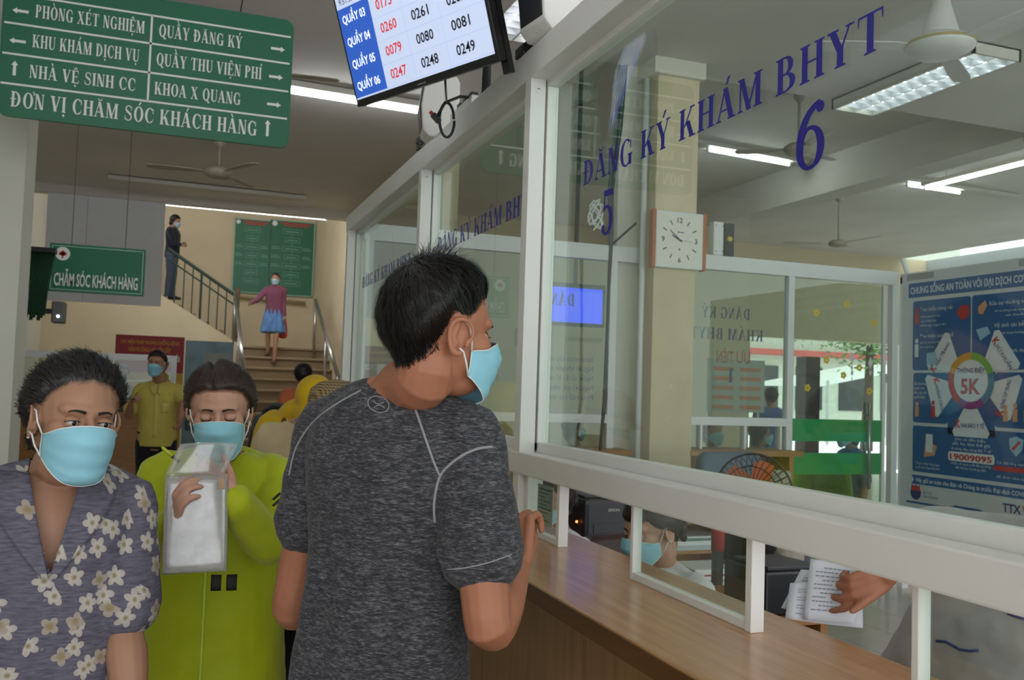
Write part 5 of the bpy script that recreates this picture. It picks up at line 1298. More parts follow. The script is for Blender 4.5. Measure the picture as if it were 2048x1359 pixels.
# ------------------------------------------------------------------ materials for people
def skin_mat(name, c, rough=.5):
    return mat(name, c, rough, var=.07, nscale=22, bump=.08, bscale=350, sss=.06, spec=.35)
def hair_mat(name, c, skin='#b67f63'):
    if name in _mats: return _mats[name]
    t = NT(name); v = t.coord((60, 60, 9)); n = t.noise(v, 5, 4, .6); c = lin(c); n3 = t.noise(t.coord(), 700, 2)
    at = t.n('ShaderNodeAttribute'); at.attribute_name = 'fade'
    fac = t.math('ADD', t.math('MULTIPLY', at.outputs['Fac'], 2.2), t.math('MULTIPLY', t.math('SUBTRACT', n3, .5), 1.2), True)
    t.l(t.mix(fac, lin(skin), t.ramp(n, [(.3, mul(c, .5)), (.75, mul(c, 1.6))])), t.b.inputs['Base Color']); t.b.inputs['Roughness'].default_value = .42; t.b.inputs['Specular IOR Level'].default_value = .4
    t.bump(n, .35, .003); _mats[name] = t.m; return t.m
def cloth_mat(name, c, var=.08, rough=.85, wv=900, bump=.15):
    if name in _mats: return _mats[name]
    t = NT(name); c = lin(c); v = t.coord(); n = t.noise(v, 9, 4); t.l(t.ramp(n, [(.3, mul(c, 1-var)), (.7, mul(c, 1+var))]), t.b.inputs['Base Color'])
    t.b.inputs['Roughness'].default_value = rough; t.b.inputs['Sheen Weight'].default_value = .15; t.b.inputs['Specular IOR Level'].default_value = .25
    w_ = t.noise(v, 60, 3); t.bump(w_, bump, .002); _mats[name] = t.m; return t.m
M_mask = mat('mask_blue', '#8cc4d4', .8, var=.05, nscale=30, bump=.15, bscale=500)
M_maskg = mat('mask_pale', '#a9c0cc', .8, var=.05)
M_str = mat('mask_strap', '#e2e2de', .7)
M_eye = mat('eye_white', '#b5a99d', .25, var=.03); M_iris = mat('iris_dark', '#1c120c', .15)
M_brow = mat('brow_hair', '#1c1512', .8)
# ------------------------------------------------------------------ hand
def hand_parts(mb, wrist, f, n, side, curl=(25, 30, 25), k=1.0, spread=.0, thumb=(.55, .75, .25), thumb_curl=15, per=None):
    """f finger direction, n direction the palm faces, side=+1/-1: thumb along (f x n)*side"""
    f = Vector(f).normalized(); n = Vector(n); n = (n-f*n.dot(f)).normalized(); s = f.cross(n)*side; w_ = Vector(wrist)
    offs = (.029, .0095, -.0105, -.0285); lens = (.07, .078, .073, .057); kn = (.088, .092, .088, .08)
    for i in range(4):
        b = w_+s*(offs[i]*.62*k)+f*(.008*k); q = w_+f*(kn[i]*k)+s*(offs[i]*k)
        limb(mb, [b, (b+q)/2-n*.002, q], [.0135*k, .0135*k, .0105*k], 10, sub=2)
        c = per[i] if per else curl; a = 0; p = q.copy(); pts = [p-f*.012*k, p.copy()]; d = f
        fd = (f+s*(spread*(1.5-i))).normalized()
        for L, an in zip((.45, .31, .24), c):
            a += R_(an); d = fd*math.cos(a)+n*math.sin(a); p = p+d*(lens[i]*L*k); pts.append(p.copy())
        limb(mb, pts, [.0098*k, .0096*k, .0088*k, .0082*k, .0068*k], 10, sub=2)
    ell(mb, w_+f*.048*k+n*.004*k, (.034*k, .042*k, .013*k), None, Matrix((s, f, n)).transposed().to_3x3() if True else None)
    b = w_+f*.018*k+s*.02*k; td = (f*thumb[0]+s*thumb[1]+n*thumb[2]).normalized(); t2 = (td*math.cos(R_(thumb_curl))+(f-s*.3)*math.sin(R_(thumb_curl))).normalized()
    limb(mb, [b, b+td*.04*k, b+td*.04*k+t2*.034*k, b+td*.04*k+t2*.06*k], [.0145*k, .0125*k, .0105*k, .008*k], 10, sub=2)
# ------------------------------------------------------------------ body
RINGS = [(.80, .150, .100, -.01), (.90, .168, .112, -.012), (.98, .163, .108, -.005), (1.06, .146, .098, .0), (1.16, .152, .104, .004), (1.27, .170, .115, .0), (1.35, .176, .110, -.008), (1.405, .150, .086, -.014), (1.44, .095, .064, -.016)]
class Person:
    def __init__(s, name, label, x, y, yaw, h, z0=0.0, lean=(0, 0), bw=1.0, bd=1.0, group=None, hipdrop=0.0, sit=False):
        s.k = h/1.70; s.yaw = yaw; s.h = h; s.bw, s.bd = bw, bd; s.lean = lean; s.sit = sit
        s.B = Matrix.Translation((x, y, z0-hipdrop)) @ Matrix.Rotation(-yaw, 4, 'Z')
        s.root = thing(name, label, 'person', (x, y, z0), group); s.drop = hipdrop
    def L(s, p):
        """local body point (metres for a 1.70 m figure) to world, with lean above the hips"""
        x, y, z = p; t = max(0, (z-.95)/.5); return s.B @ Vector(((x+s.lean[0]*t)*s.k, (y+s.lean[1]*t)*s.k, z*s.k))
    def ring(s, mb, rings, n=28, ease=0.0, sup=2.5, caps=True):
        vs = []; fs = []; R = cr([list(r) for r in rings], 4); full = []
        for z, a, b, oy in R: full.append((z, a*s.bw+ease, b*s.bd+ease, oy))
        z, a, b, oy = full[0]; z1, a1, b1, o1 = full[-1]
        if caps: full = [(z-.006, a*.5, b*.5, oy)]+full+[(z1+.006, a1*.5, b1*.5, o1)]
        for z, a, b, oy in full:
            for j in range(n):
                t = 2*PI*j/n; c, q = math.cos(t), math.sin(t); e = 2/sup
                vs.append(s.L((a*math.copysign(abs(c)**e, c), oy+b*math.copysign(abs(q)**e, q), z)))
        K = len(full)
        for i in range(K-1):
            for j in range(n): fs.append((i*n+j, i*n+(j+1) % n, (i+1)*n+(j+1) % n, (i+1)*n+j))
        fs.append(tuple(range(n-1, -1, -1))); fs.append(tuple(range((K-1)*n, K*n))); mb.add(vs, fs)
    def skeleton(s, head_at=None, hyaw=0, hpitch=0, hroll=0, arms=None, legs=None, hk=1.0):
        k = s.k; s.hk = hk*k
        hc = Vector(head_at) if head_at is not None else s.L((0, .03, 1.585))
        s.H = Matrix.Translation(hc) @ Matrix.Rotation(-(s.yaw+hyaw), 4, 'Z') @ Matrix.Rotation(hpitch, 4, 'X') @ Matrix.Rotation(hroll, 4, 'Y')
        s.sh = {q: s.L((sx*.168*s.bw, -.012, 1.375)) for q, sx in (('R', 1), ('L', -1))}
        s.arm = {}
        for q, sx in (('R', 1), ('L', -1)):
            a = (arms or {}).get(q)
            if a is None: a = dict(e=(sx*.235*s.bw, -.02, 1.10), w=(sx*.25*s.bw, .06, .86))
            g = lambda p: Vector(p) if isinstance(p, Vector) else s.L(p)
            e, w_ = g(a['e']), g(a['w']); s.arm[q] = dict(a, e=e, w=w_)
        s.leg = {}
        for q, sx in (('R', 1), ('L', -1)):
            a = (legs or {}).get(q)
            if a is None: a = ((sx*.10, .005, .50), (sx*.11, -.02, .085)) if not s.sit else ((sx*.12, .42, .93), (sx*.13, .44, .50))
            s.leg[q] = [s.L((sx*.09, 0, .88))]+[s.L(p) for p in a]
    def body(s, skin, vox=.004, fine=True, legs=True, jaw=1.0, tips=True):
        mb = MB(); k = s.k; hm = s.H
        s.ring(mb, [(z, a*.93, b*.92, o) for z, a, b, o in RINGS])
        T = lambda p: hm @ (Vector(p)*s.hk)
        nb = s.L((0, -.018, 1.40)); limb(mb, [nb, s.L((0, -.012, 1.455)).lerp(T((0, -.03, -.1)), .35), T((0, -.032, -.085)), T((0, -.03, -.03))], [.07*k, .058*k, .054*k, .05*k], 16)
        for sx in (-1, 1): limb(mb, [s.L((sx*.03, -.03, 1.455)), s.L((sx*.10, -.025, 1.42)), s.L((sx*.155*s.bw, -.014, 1.385))], [.026*k, .030*k, .04*k], 10)
        head_parts(mb, hm, s.hk, True, fine, jaw)
        for q in ('R', 'L'):
            a = s.arm[q]; e, w_ = a['e'], a['w']; sh = s.sh[q]; g = a.get('fat', 1.0)
            limb(mb, [sh, sh.lerp(e, .3), sh.lerp(e, .75), e, e.lerp(w_, .25), e.lerp(w_, .7), w_], [.05*k*g, .046*k*g, .040*k*g, .037*k*g, .041*k*g, .031*k*g, .025*k], 14)
            if tips:
                fd = a.get('f'); fd = Vector(fd) if fd is not None else (w_-e).normalized()
                nn = a.get('n'); nn = Vector(nn) if nn is not None else (s.B.to_3x3() @ Vector((-1 if q == 'R' else 1, 0, 0)))
                hand_parts(mb, w_, fd, nn, a.get('side', 1 if q == 'R' else -1), a.get('curl', (20, 25, 20)), k*.98*a.get('hk', 1.0), a.get('spread', .05), a.get('thumb', (.6, .7, .3)), a.get('tc', 15), a.get('per'))
        if legs:
            for q in ('R', 'L'):
                a = s.leg[q]; fw = s.B.to_3x3() @ Vector((0, 1, 0))
                limb(mb, [a[0], a[0].lerp(a[1], .5), a[1], a[1].lerp(a[2], .35), a[1].lerp(a[2], .9), a[2]], [.082*k, .072*k, .052*k, .052*k, .036*k, .034*k], 14)
                limb(mb, [a[2]+Vector((0, 0, -.045*k))-fw*.03*k, a[2]+fw*.09*k+Vector((0, 0, -.055*k)), a[2]+fw*.16*k+Vector((0, 0, -.062*k))], [.03*k, .03*k, .022*k], 10)
        V, F, E = remesh(mb, vox, 3)
        if fine:
            Mi = np.array((hm @ Matrix.Scale(s.hk, 4)).inverted()); Lc = V@Mi[:3, :3].T+Mi[:3, 3]
            near = np.linalg.norm(Lc, axis=1) < .16; dsp = np.zeros(len(V))
            for sx in (-1, 1):
                d = Lc-np.array((.031*sx, .088, .001)); dsp += .0095*np.exp(-((d[:, 0]/.017)**2+(d[:, 1]/.03)**2+(d[:, 2]/.0105)**2))
            V = V-np.where(near, dsp, 0)[:, None]*s.hk*np.array(hm.to_3x3() @ Vector((0, 1, 0)))
        s.bodyV, s.bodyF = V, F
        s.body_ob = mk('body', V, F, skin, s.root); return s.body_ob
    def eyes(s, skin, closed=0.0, gaze=0.0, dy=0.0):
        S = s.H @ Matrix.Scale(s.hk, 4)
        for sx in (-1, 1):
            c = Vector((.031*sx, .0715+dy, .0005)); E = S @ Matrix.Translation(c)
            mb = MB(); ell(mb, (0, 0, 0), (.0125, .0115, .0118), E); eo = mb.build('eye', M_eye, s.root, True)
            if closed < .8:
                mb = MB(); G = E @ Matrix.Rotation(-gaze, 4, 'Z'); ell(mb, (0, .0066, -.0005), (.0066, .0055, .0066), G); mb.build('iris', M_iris, eo, True)
            # lids: partial shells
            for nm, a0, a1, sg in (('upper_eyelid', 100, 28-58*closed, 1), ('lower_eyelid', -100, -26, 1)):
                vs = []; n, m_ = 16, 6
                for rr in (.0135, .0125):
                    for i in range(m_+1):
                        t = R_(a0+(a1-a0)*i/m_)
                        for j in range(n+1):
                            p = R_(-82+164*j/n); cr_ = math.cos(p); sag = cr_**.6
                            tt = t*1.0 if i < m_ else R_(a1*sag + (2 if nm[0] == 'u' else -2)*(1-sag))
                            vs.append(E @ Vector((rr*1.08*math.sin(p), rr*math.cos(tt)*cr_, rr*math.sin(tt)*(.35+.65*cr_))))
                K = (m_+1)*(n+1); f = []
                for b in (0, K):
                    for i in range(m_):
                        for j in range(n): f.append((b+i*(n+1)+j, b+i*(n+1)+j+1, b+(i+1)*(n+1)+j+1, b+(i+1)*(n+1)+j))
                for j in range(n): f.append((m_*(n+1)+j, m_*(n+1)+j+1, K+m_*(n+1)+j+1, K+m_*(n+1)+j))
                lid = MB().add(vs, f).build(nm, skin, eo, True)
                if nm[0] == 'u':
                    pts = [Vector(vs[m_*(n+1)+j])+(S.to_3x3() @ Vector((0, .0006, 0))) for j in range(n+1)]; MB().tube(pts, .00085*s.hk, 5).build('eyelashes', M_brow, eo, True)
            # brow
            pts = []; vsb = []
            for j in range(11):
                t = j/10; x = sx*(.013+.036*t); z = .0215+.006*math.sin(t*PI*.8)-.004*t; d = np.array((x, .09, z))-HO; d /= np.linalg.norm(d); r = hrad(d[None])[0]; p = HO+d*(r+.0008); pts.append(S @ Vector(p)); vsb.append((.0032*(1-.75*t)+.0004)*s.hk)
            MB().tube(pts, vsb, 6).build('eyebrow', M_brow, s.root, True)
    def hair(s, m, name='hair', **kw):
        bvh = BVHTree.FromPolygons([Vector(v) for v in s.bodyV], s.bodyF) if kw.get('strands', 0) > 1500 else None
        V, F, FA = hair_mesh(s.H, s.hk, bvh=bvh, **kw); ob = mk(name, V, F, m, s.root)
        at = ob.data.attributes.new('fade', 'FLOAT', 'POINT'); at.data.foreach_set('value', [float(q) for q in FA]); return ob
    def mask(s, m=None, strap=True):
        V, F, loc, S, (nu, nv) = mask_mesh(s.H, s.hk); mo = mk('face_mask', V, F, m or M_mask, s.root)
        # white binding strips top and bottom, nose wire seam
        P = lambda i, j: Vector(V[i*(nu+1)+j])
        MB().tube([P(0, j) for j in range(nu+1)], .0011*s.hk, 6).build('binding', M_str, mo, True); MB().tube([P(nv, j) for j in range(nu+1)], .0011*s.hk, 6).build('binding', M_str, mo, True)
        for j0 in (0, nu): MB().tube([P(i, j0) for i in range(nv+1)], .0011*s.hk, 6).build('binding', M_str, mo, True)
        if strap:
            for sx, a, b in ((-1, loc[0], loc[1]), (1, loc[2], loc[3])):
                et, eb = Vector((.079*sx, .002, .012)), Vector((.078*sx, -.006, -.036)); mid1 = Vector(a).lerp(et, .5)+Vector((.003*sx, 0, 0)); mid2 = Vector(b).lerp(eb, .5)+Vector((.003*sx, 0, 0))
                MB().tube([S @ Vector(a), S @ mid1, S @ et, S @ (et+Vector((.004*sx, -.012, .005)))], .0019*s.hk, 6).build('ear_loop', M_str, mo, True); MB().tube([S @ Vector(b), S @ mid2, S @ eb, S @ (eb+Vector((.003*sx, -.01, .004)))], .0019*s.hk, 6).build('ear_loop', M_str, mo, True)
        return mo
    def sleeve(s, mb, q, frac, r0=.064, r1=.066, ease=0):
        a = s.arm[q]; sh, e, w_ = s.sh[q], a['e'], a['w']; k = s.k; up = s.L((0, 0, 1.4))-s.L((0, 0, 1.3))
        pts = [sh.lerp(s.L((0, -.01, 1.37)), .35), sh]; rad = [r0*1.0*k, r0*k]
        if frac <= 1:
            for t in (.3, .65, 1): pts.append(sh.lerp(e, frac*t)); rad.append((r0+(r1-r0)*t)*k)
            limb(mb, pts, rad, 18, caps=True)
        else:
            rb = r1*k; pts += [sh.lerp(e, .5), sh.lerp(e, .92), e.lerp(w_, .12)]; rad += [r0*.95*k, (r0+r1)*.47*k, (r0+r1)*.47*k]
            f2 = frac-1
            for t in (.5, .85, 1): pts.append(e.lerp(w_, f2*t)); rad.append(rb*(1-.12*t))
            limb(mb, pts, rad, 18, caps=True)
    def garment(s, name, m, rings, ease=.012, sleeves=None, vox=.006, fold=.004, seed=1, extra=None, cut=None, smooth=4, sup=2.5, parent=None, wrinkle=None):
        mb = MB(); s.ring(mb, rings, ease=ease, sup=sup)
        for q, a in (sleeves or {}).items(): s.sleeve(mb, q, *a)
        if sleeves:
            for sx in (-1, 1): limb(mb, [s.L((sx*.05, -.026, 1.437)), s.L((sx*.105, -.024, 1.415)), s.L((sx*.158*s.bw, -.014, 1.375))], [.038*s.k, .042*s.k, .055*s.k], 12)
        if extra: extra(mb)
        V, F, E = remesh(mb, vox, smooth)
        N = normals(V, F)
        Bi = np.array(s.B.inverted()); Lc = (V@Bi[:3, :3].T+Bi[:3, 3])/s.k
        f = snoise(np.c_[Lc[:, 0]*16, Lc[:, 1]*16, Lc[:, 2]*7], seed, 3)*fold + snoise(np.c_[Lc[:, 0]*30, Lc[:, 1]*30, Lc[:, 2]*50], seed+3, 2)*fold*.35
        if wrinkle is not None: f = f+wrinkle(Lc)
        V = V+N*f[:, None]; V = lap(V, E, 2, .4)
        s.gFull = F
        if cut is not None:
            kill = cut(Lc); F = [q for q in F if not all(kill[i] for i in q)]
        s.gV, s.gF = V, F
        ob = mk(name, V, F, m, parent or s.root); return ob
    def trousers(s, m, vox=.008, z1=1.0, ease=.01, fat=1.0, seed=4, hem=.97):
        mb = MB(); k = s.k; s.ring(mb, [(.82, .15, .105, -.01)]+[r for r in RINGS if .85 < r[0] <= z1]+[(z1, .158, .107, 0)], ease=ease)
        for q in ('R', 'L'):
            a = s.leg[q]; limb(mb, [a[0], a[0].lerp(a[1], .5), a[1], a[1].lerp(a[2], .5), a[1].lerp(a[2], hem)], [.1*k*fat, .086*k*fat, .07*k*fat, .065*k*fat, .062*k*fat], 16)
        V, F, E = remesh(mb, vox, 4); N = normals(V, F); V = V+N*(snoise(V*np.array((14, 14, 8)), seed)*.005)[:, None]; return mk('trousers', V, F, m, s.root)
    def shoes(s, m):
        fw = s.B.to_3x3() @ Vector((0, 1, 0)); k = s.k
        for q in ('R', 'L'):
            a = s.leg[q][2]; mb = MB(); b = Vector((a.x, a.y, a.z-.085*k)) ; sd = fw.cross(Vector((0, 0, 1)))
            limb(mb, [b-fw*.05*k+Vector((0, 0, .042*k)), b+fw*.04*k+Vector((0, 0, .045*k)), b+fw*.12*k+Vector((0, 0, .034*k)), b+fw*.18*k+Vector((0, 0, .026*k))], [(.036*k, .042*k), (.04*k, .045*k), (.045*k, .034*k), (.036*k, .026*k)], 14, side=sd); V, F, E = remesh(mb, .006, 2); mk('shoe', V, F, m, s.root)
def patch_on(bvh, fn, nu, nv, off, th, direction):
    """grid fn(u,v)->world ray origin; cast along direction onto bvh; returns thick patch"""
    P = []; d = Vector(direction).normalized()
    for i in range(nv+1):
        for j in range(nu+1):
            o = fn(j/nu, i/nv); h = bvh.ray_cast(o, d); p = h[0] if h[0] is not None else o+d*.2; P.append(p-d*off)
    m = nu+1; F = []; n = len(P)
    for i in range(nv):
        for j in range(nu): F.append((i*m+j, i*m+j+1, (i+1)*m+j+1, (i+1)*m+j)); F.append(tuple(n+q for q in (i*m+j, (i+1)*m+j, (i+1)*m+j+1, i*m+j+1)))
    for j in range(nu): F.append((j, n+j, n+j+1, j+1)); F.append((nv*m+j, nv*m+j+1, n+nv*m+j+1, n+nv*m+j))
    for i in range(nv): F.append((i*m, (i+1)*m, n+(i+1)*m, n+i*m)); F.append((i*m+nu, n+i*m+nu, n+(i+1)*m+nu, (i+1)*m+nu))
    return [tuple(p) for p in P]+[tuple(p+d*th) for p in P], F
# ================================================================== MAN IN GREY T-SHIRT
SK_man = skin_mat('skin_tan', '#a56d52'); SK_lady = skin_mat('skin_aged', '#a37a62'); SK_lime = skin_mat('skin_light', '#bb8e78'); SK_dist = skin_mat('skin_far', '#a87c62')
HAIR_K = hair_mat('hair_black', '#12100e', '#a56d52'); HAIR_B = hair_mat('hair_brown', '#2e2019', '#bb8e78'); HAIR_L = hair_mat('hair_dark_short', '#171412', '#a37a62')
def heather():
    t = NT('grey_heather_jersey'); v = t.coord((95, 95, 800)); n = t.noise(v, 1.0, 4, .7); v2 = t.coord((22, 22, 120)); n2 = t.noise(v2, 1.5, 4, .6)
    s = t.math('ADD', t.math('MULTIPLY', n, .7), t.math('MULTIPLY', n2, .3))
    t.l(t.ramp(s, [(.34, lin('#1c1d20')), (.50, lin('#37373b')), (.66, lin('#7c7b7e'))]), t.b.inputs['Base Color'])
    t.b.inputs['Roughness'].default_value = .85; t.b.inputs['Sheen Weight'].default_value = .1; t.b.inputs['Specular IOR Level'].default_value = .2; t.bump(s, .25, .0015); return t.m
p0 = px(776, 1150, 1.78)
man = Person('person', 'man in a grey heather t-shirt and blue mask at the counter, seen from behind', p0.x, p0.y, R_(46), 1.74, bw=.95, bd=1.0, lean=(.0, .02))
eR = px(978, 1252, 1.60); wR = px(1036, 1130, 1.81)
man.skeleton(head_at=px(889, 666, 1.71), hyaw=R_(27), hpitch=R_(-5), hk=.975,
    arms={'R': dict(e=eR, w=wR, f=Vector((.08, .35, .93)), n=Vector((.75, .65, -.2)), curl=(62, 62, 40), fat=1.12, side=-1, thumb=(.5, -.2, .9)),
          'L': dict(e=px(583, 1215, 1.90), w=px(690, 1190, 2.10), fat=1.05, curl=(30, 40, 30))})
print('man arm', (man.sh['R']-eR).length, (eR-wR).length, (man.sh['L']-man.arm['L']['e']).length, man.sh['R'], man.sh['L'])
man.body(SK_man, .003)
man.eyes(SK_man, .35, 0, -.005)
man.hair(HAIR_K, line=[(0, .06), (35, .062), (60, .045), (78, .02), (90, .018), (105, .02), (118, -.02), (135, -.06), (160, -.082), (180, -.082)], tmap=[(0, .03), (50, .022), (80, .004), (110, .003), (135, .003), (160, .005), (180, .006)], top=.029, seed=3, fade=.05, strands=5200, slen=.05, wid=.0009, whorl=(0, -.075, .1), lift=.010, tuft=((.0, -.035, .14), .04, .05), clump=.003)
man.mask()
def tee_w(L):
    z = L[:, 2]; back = np.clip(-L[:, 1]*12, 0, 1)
    a = .006*np.sin(L[:, 0]*42+z*7+1.2*np.sin(z*9))*np.exp(-((z-1.0)/.16)**2)*back + .005*np.exp(-((L[:, 0]+.03+.05*(z-1.1))/.012)**2)*np.exp(-((z-1.15)/.16)**2)*back
    b = .004*np.sin((z+np.abs(L[:, 0])*.6)*90)*np.exp(-((np.abs(L[:, 0])-.2)/.05)**2)*np.exp(-((z-1.22)/.09)**2)
    return a+b
tee = man.garment('t_shirt', heather(), [(.78, .178, .128, -.012), (.92, .172, .122, -.01), (1.03, .162, .112, -.004), (1.15, .160, .112, .0), (1.27, .176, .12, -.002), (1.35, .18, .112, -.01), (1.41, .15, .088, -.014), (1.452, .082, .066, -.012)], ease=.006, sleeves={'R': (.63, .062, .075), 'L': (.52, .06, .068)}, vox=.005, fold=.0022, seed=2, wrinkle=tee_w)
bv = BVHTree.FromPolygons([Vector(v) for v in man.gV], man.gF)
def cast(x, y, off=.001):
    d = (px(x, y, 1)-CAM).normalized(); h = bv.ray_cast(CAM, d)
    return (h[0]-d*off) if h[0] is not None else None
def seam(pts, r, m, name='seam', off=.0005):
    P = cr([list(p) for p in pts], 6); Q = [cast(*p[:2], off) for p in P]; Q = [q for q in Q if q is not None]
    if len(Q) > 2: return MB().tube(Q, r, 6).build(name, m, tee, True)
M_seam = mat('pale_grey_stitching', '#8f8f90', .8, bump=.4, bscale=700)
seam([(820, 792), (833, 825), (852, 880), (868, 925), (880, 952)], .0026, M_seam)
seam([(984, 893), (955, 897), (925, 910), (898, 930), (880, 952), (871, 985), (868, 1015), (870, 1045)], .0028, M_seam)
seam([(722, 780), (672, 808), (625, 845), (592, 895), (578, 950)], .002, M_seam)
seam([(893, 1138), (930, 1135), (975, 1125), (1024, 1108)], .0012, M_seam, 'hem_stitch')
seam([(738, 776), (770, 784), (805, 790), (850, 800), (885, 812)], .0018, mat('grey_collar', '#3a3a3e', .8), 'collar_band')
oval = [(757+21*math.cos(t), 808+16*math.sin(t)+.15*21*math.cos(t)) for t in np.linspace(0, 2*PI, 20)]
seam(oval, .0011, M_seam, 'neck_logo'); seam([(747, 800), (752, 806), (760, 807), (768, 803)], .001, M_seam, 'neck_logo'); seam([(748, 815), (755, 810), (763, 811), (769, 816)], .001, M_seam, 'neck_logo')
man.trousers(cloth_mat('navy_trousers', '#23262e', .1), z1=.86, ease=-.01, fat=.9); man.shoes(M_black)

# ================================================================== OLDER WOMAN IN FLORAL BLOUSE
def floral():
    t = NT('grey_floral_cotton'); tc = t.n('ShaderNodeTexCoord'); sp_ = t.n('ShaderNodeSeparateXYZ'); t.l(tc.outputs['Object'], sp_.inputs[0])
    cb_ = t.n('ShaderNodeCombineXYZ'); t.l(t.math('ADD', sp_.outputs[0], t.math('MULTIPLY', sp_.outputs[1], .6)), cb_.inputs[0]); t.l(sp_.outputs[2], cb_.inputs[1])
    n = t.noise(t.coord((40, 40, 260)), 1.0, 4, .6); base = t.ramp(n, [(.3, lin('#4b4956')), (.7, lin('#6e6b78'))]); colr = base
    for scale, rad, cc_, off in ((23.0, .47, '#b9b2a8', 0), (15.0, .27, '#a3978b', 4.3)):
        vo = t.n('ShaderNodeTexVoronoi', voronoi_dimensions='2D', feature='F1'); vo.inputs['Scale'].default_value = scale
        mp = t.n('ShaderNodeMapping'); mp.inputs['Location'].default_value = (off, off*.7, 0); t.l(cb_.outputs[0], mp.inputs[0]); t.l(mp.outputs[0], vo.inputs['Vector'])
        sb = t.n('ShaderNodeVectorMath', operation='SUBTRACT'); sc_ = t.n('ShaderNodeVectorMath', operation='SCALE'); sc_.inputs['Scale'].default_value = 1.0
        t.l(mp.outputs[0], sb.inputs[0]); t.l(vo.outputs['Position'], sb.inputs[1]); s2 = t.n('ShaderNodeSeparateXYZ'); t.l(sb.outputs[0], s2.inputs[0])
        ang = t.math('ARCTAN2', s2.outputs[1], s2.outputs[0]); cs_ = t.n('ShaderNodeSeparateColor'); t.l(vo.outputs['Color'], cs_.inputs[0])
        ang = t.math('ADD', ang, t.math('MULTIPLY', cs_.outputs[0], 6.0))
        pet = t.math('ADD', .5, t.math('MULTIPLY', t.math('ABSOLUTE', t.math('COSINE', t.math('MULTIPLY', ang, 2.0 if off else 2.5))), .5))
        dist = t.math('DIVIDE', vo.outputs['Distance'], pet); inside = t.math('LESS_THAN', dist, rad)
        keep = t.math('GREATER_THAN', cs_.outputs[1], .55); fac = t.math('MULTIPLY', inside, keep)
        shade = t.ramp(vo.outputs['Distance'], [(.05, lin('#8d7f5c')), (.16, lin(cc_)), (.5, mul(lin(cc_), .8))]); colr = t.mix(t.math('MULTIPLY', fac, .92), colr, shade)
    t.l(colr, t.b.inputs['Base Color']); t.b.inputs['Roughness'].default_value = .85; t.b.inputs['Specular IOR Level'].default_value = .2; t.bump(n, .25, .002); return t.m
p0 = px(104, 1150, 1.84)
lady = Person('person', 'older woman in a grey floral blouse and blue mask at the left', p0.x, p0.y, R_(176), 1.53, bw=.88, bd=1.1, lean=(0, .03))
lady.skeleton(head_at=px(152, 838, 1.77), hyaw=R_(-19), hpitch=R_(-4), hroll=R_(-4), hk=1.03,
    arms={'L': dict(e=px(250, 1265, 1.80), w=px(268, 1480, 1.72), fat=1.05), 'R': dict(e=px(-40, 1265, 1.9), w=px(-40, 1450, 1.8), fat=1.05)})
lady.body(SK_lady, .003, jaw=1.0); lady.eyes(SK_lady, .14, R_(-8))
lady.hair(HAIR_L, line=[(0, .078), (30, .07), (50, .05), (68, .022), (85, .022), (100, -.0), (115, -.04), (140, -.07), (180, -.085)], tmap=[(0, .012), (60, .014), (90, .02), (120, .028), (180, .03)], top=.024, seed=8, strands=3600, slen=.05, wid=.001, flow=(.25, -1, .15), lift=.014, clump=.005)
lady.mask()
mb = MB(); ell(mb, (.0, 0, 0), (.0035, .0035, .0035), lady.H @ Matrix.Scale(lady.hk, 4) @ Matrix.Translation((.084, -.006, -.043))); mb.build('earring', M_steel, lady.root, True)
VZ = 1.24
def vcut(L): return (L[:, 1] > .0) & (np.abs(L[:, 0]) < np.clip((L[:, 2]-VZ)*.30, -1, .06)) & (L[:, 2] > VZ)
fl_m = floral()
blouse = lady.garment('blouse', fl_m, [(.80, .185, .14, 0), (.92, .183, .14, 0), (1.05, .175, .132, .004), (1.17, .172, .13, .008), (1.28, .178, .126, .004), (1.36, .176, .112, -.008), (1.41, .15, .09, -.014), (1.45, .09, .07, -.014)], ease=.01, sleeves={'R': (.78, .062, .074), 'L': (.78, .062, .078)}, vox=.005, fold=.004, seed=9, cut=vcut)
bvl = BVHTree.FromPolygons([Vector(v) for v in lady.gV], lady.gFull)
fwl = lady.B.to_3x3() @ Vector((0, 1, 0))
def lapel(sx):
    def fn(u, v):
        z = VZ+.005+(1.445-VZ)*v; xi = (z-VZ)*.30*.80; wd = .012+.075*math.sin(min(1, v*1.15)*PI*.62)*(.55+.45*v); x = xi+wd*u
        return lady.L((sx*min(x, .13), .35, z))
    V, F = patch_on(bvl, fn, 8, 16, .010, .006, -fwl); return mk('lapel', np.array(V), F, fl_m, blouse)
lapel(1); lapel(-1)
for z in (1.2, 1.1, 1.0, .9):
    h = bvl.ray_cast(lady.L((0.005, .4, z)), -fwl)
    if h[0] is not None: mb = MB(); ell(mb, h[0], (.005, .005, .005)); mb.build('button', mat('button_grey', '#6b6873', .4), blouse, True)
lady.trousers(cloth_mat('black_trousers', '#1d1c20', .1)); lady.shoes(M_black)

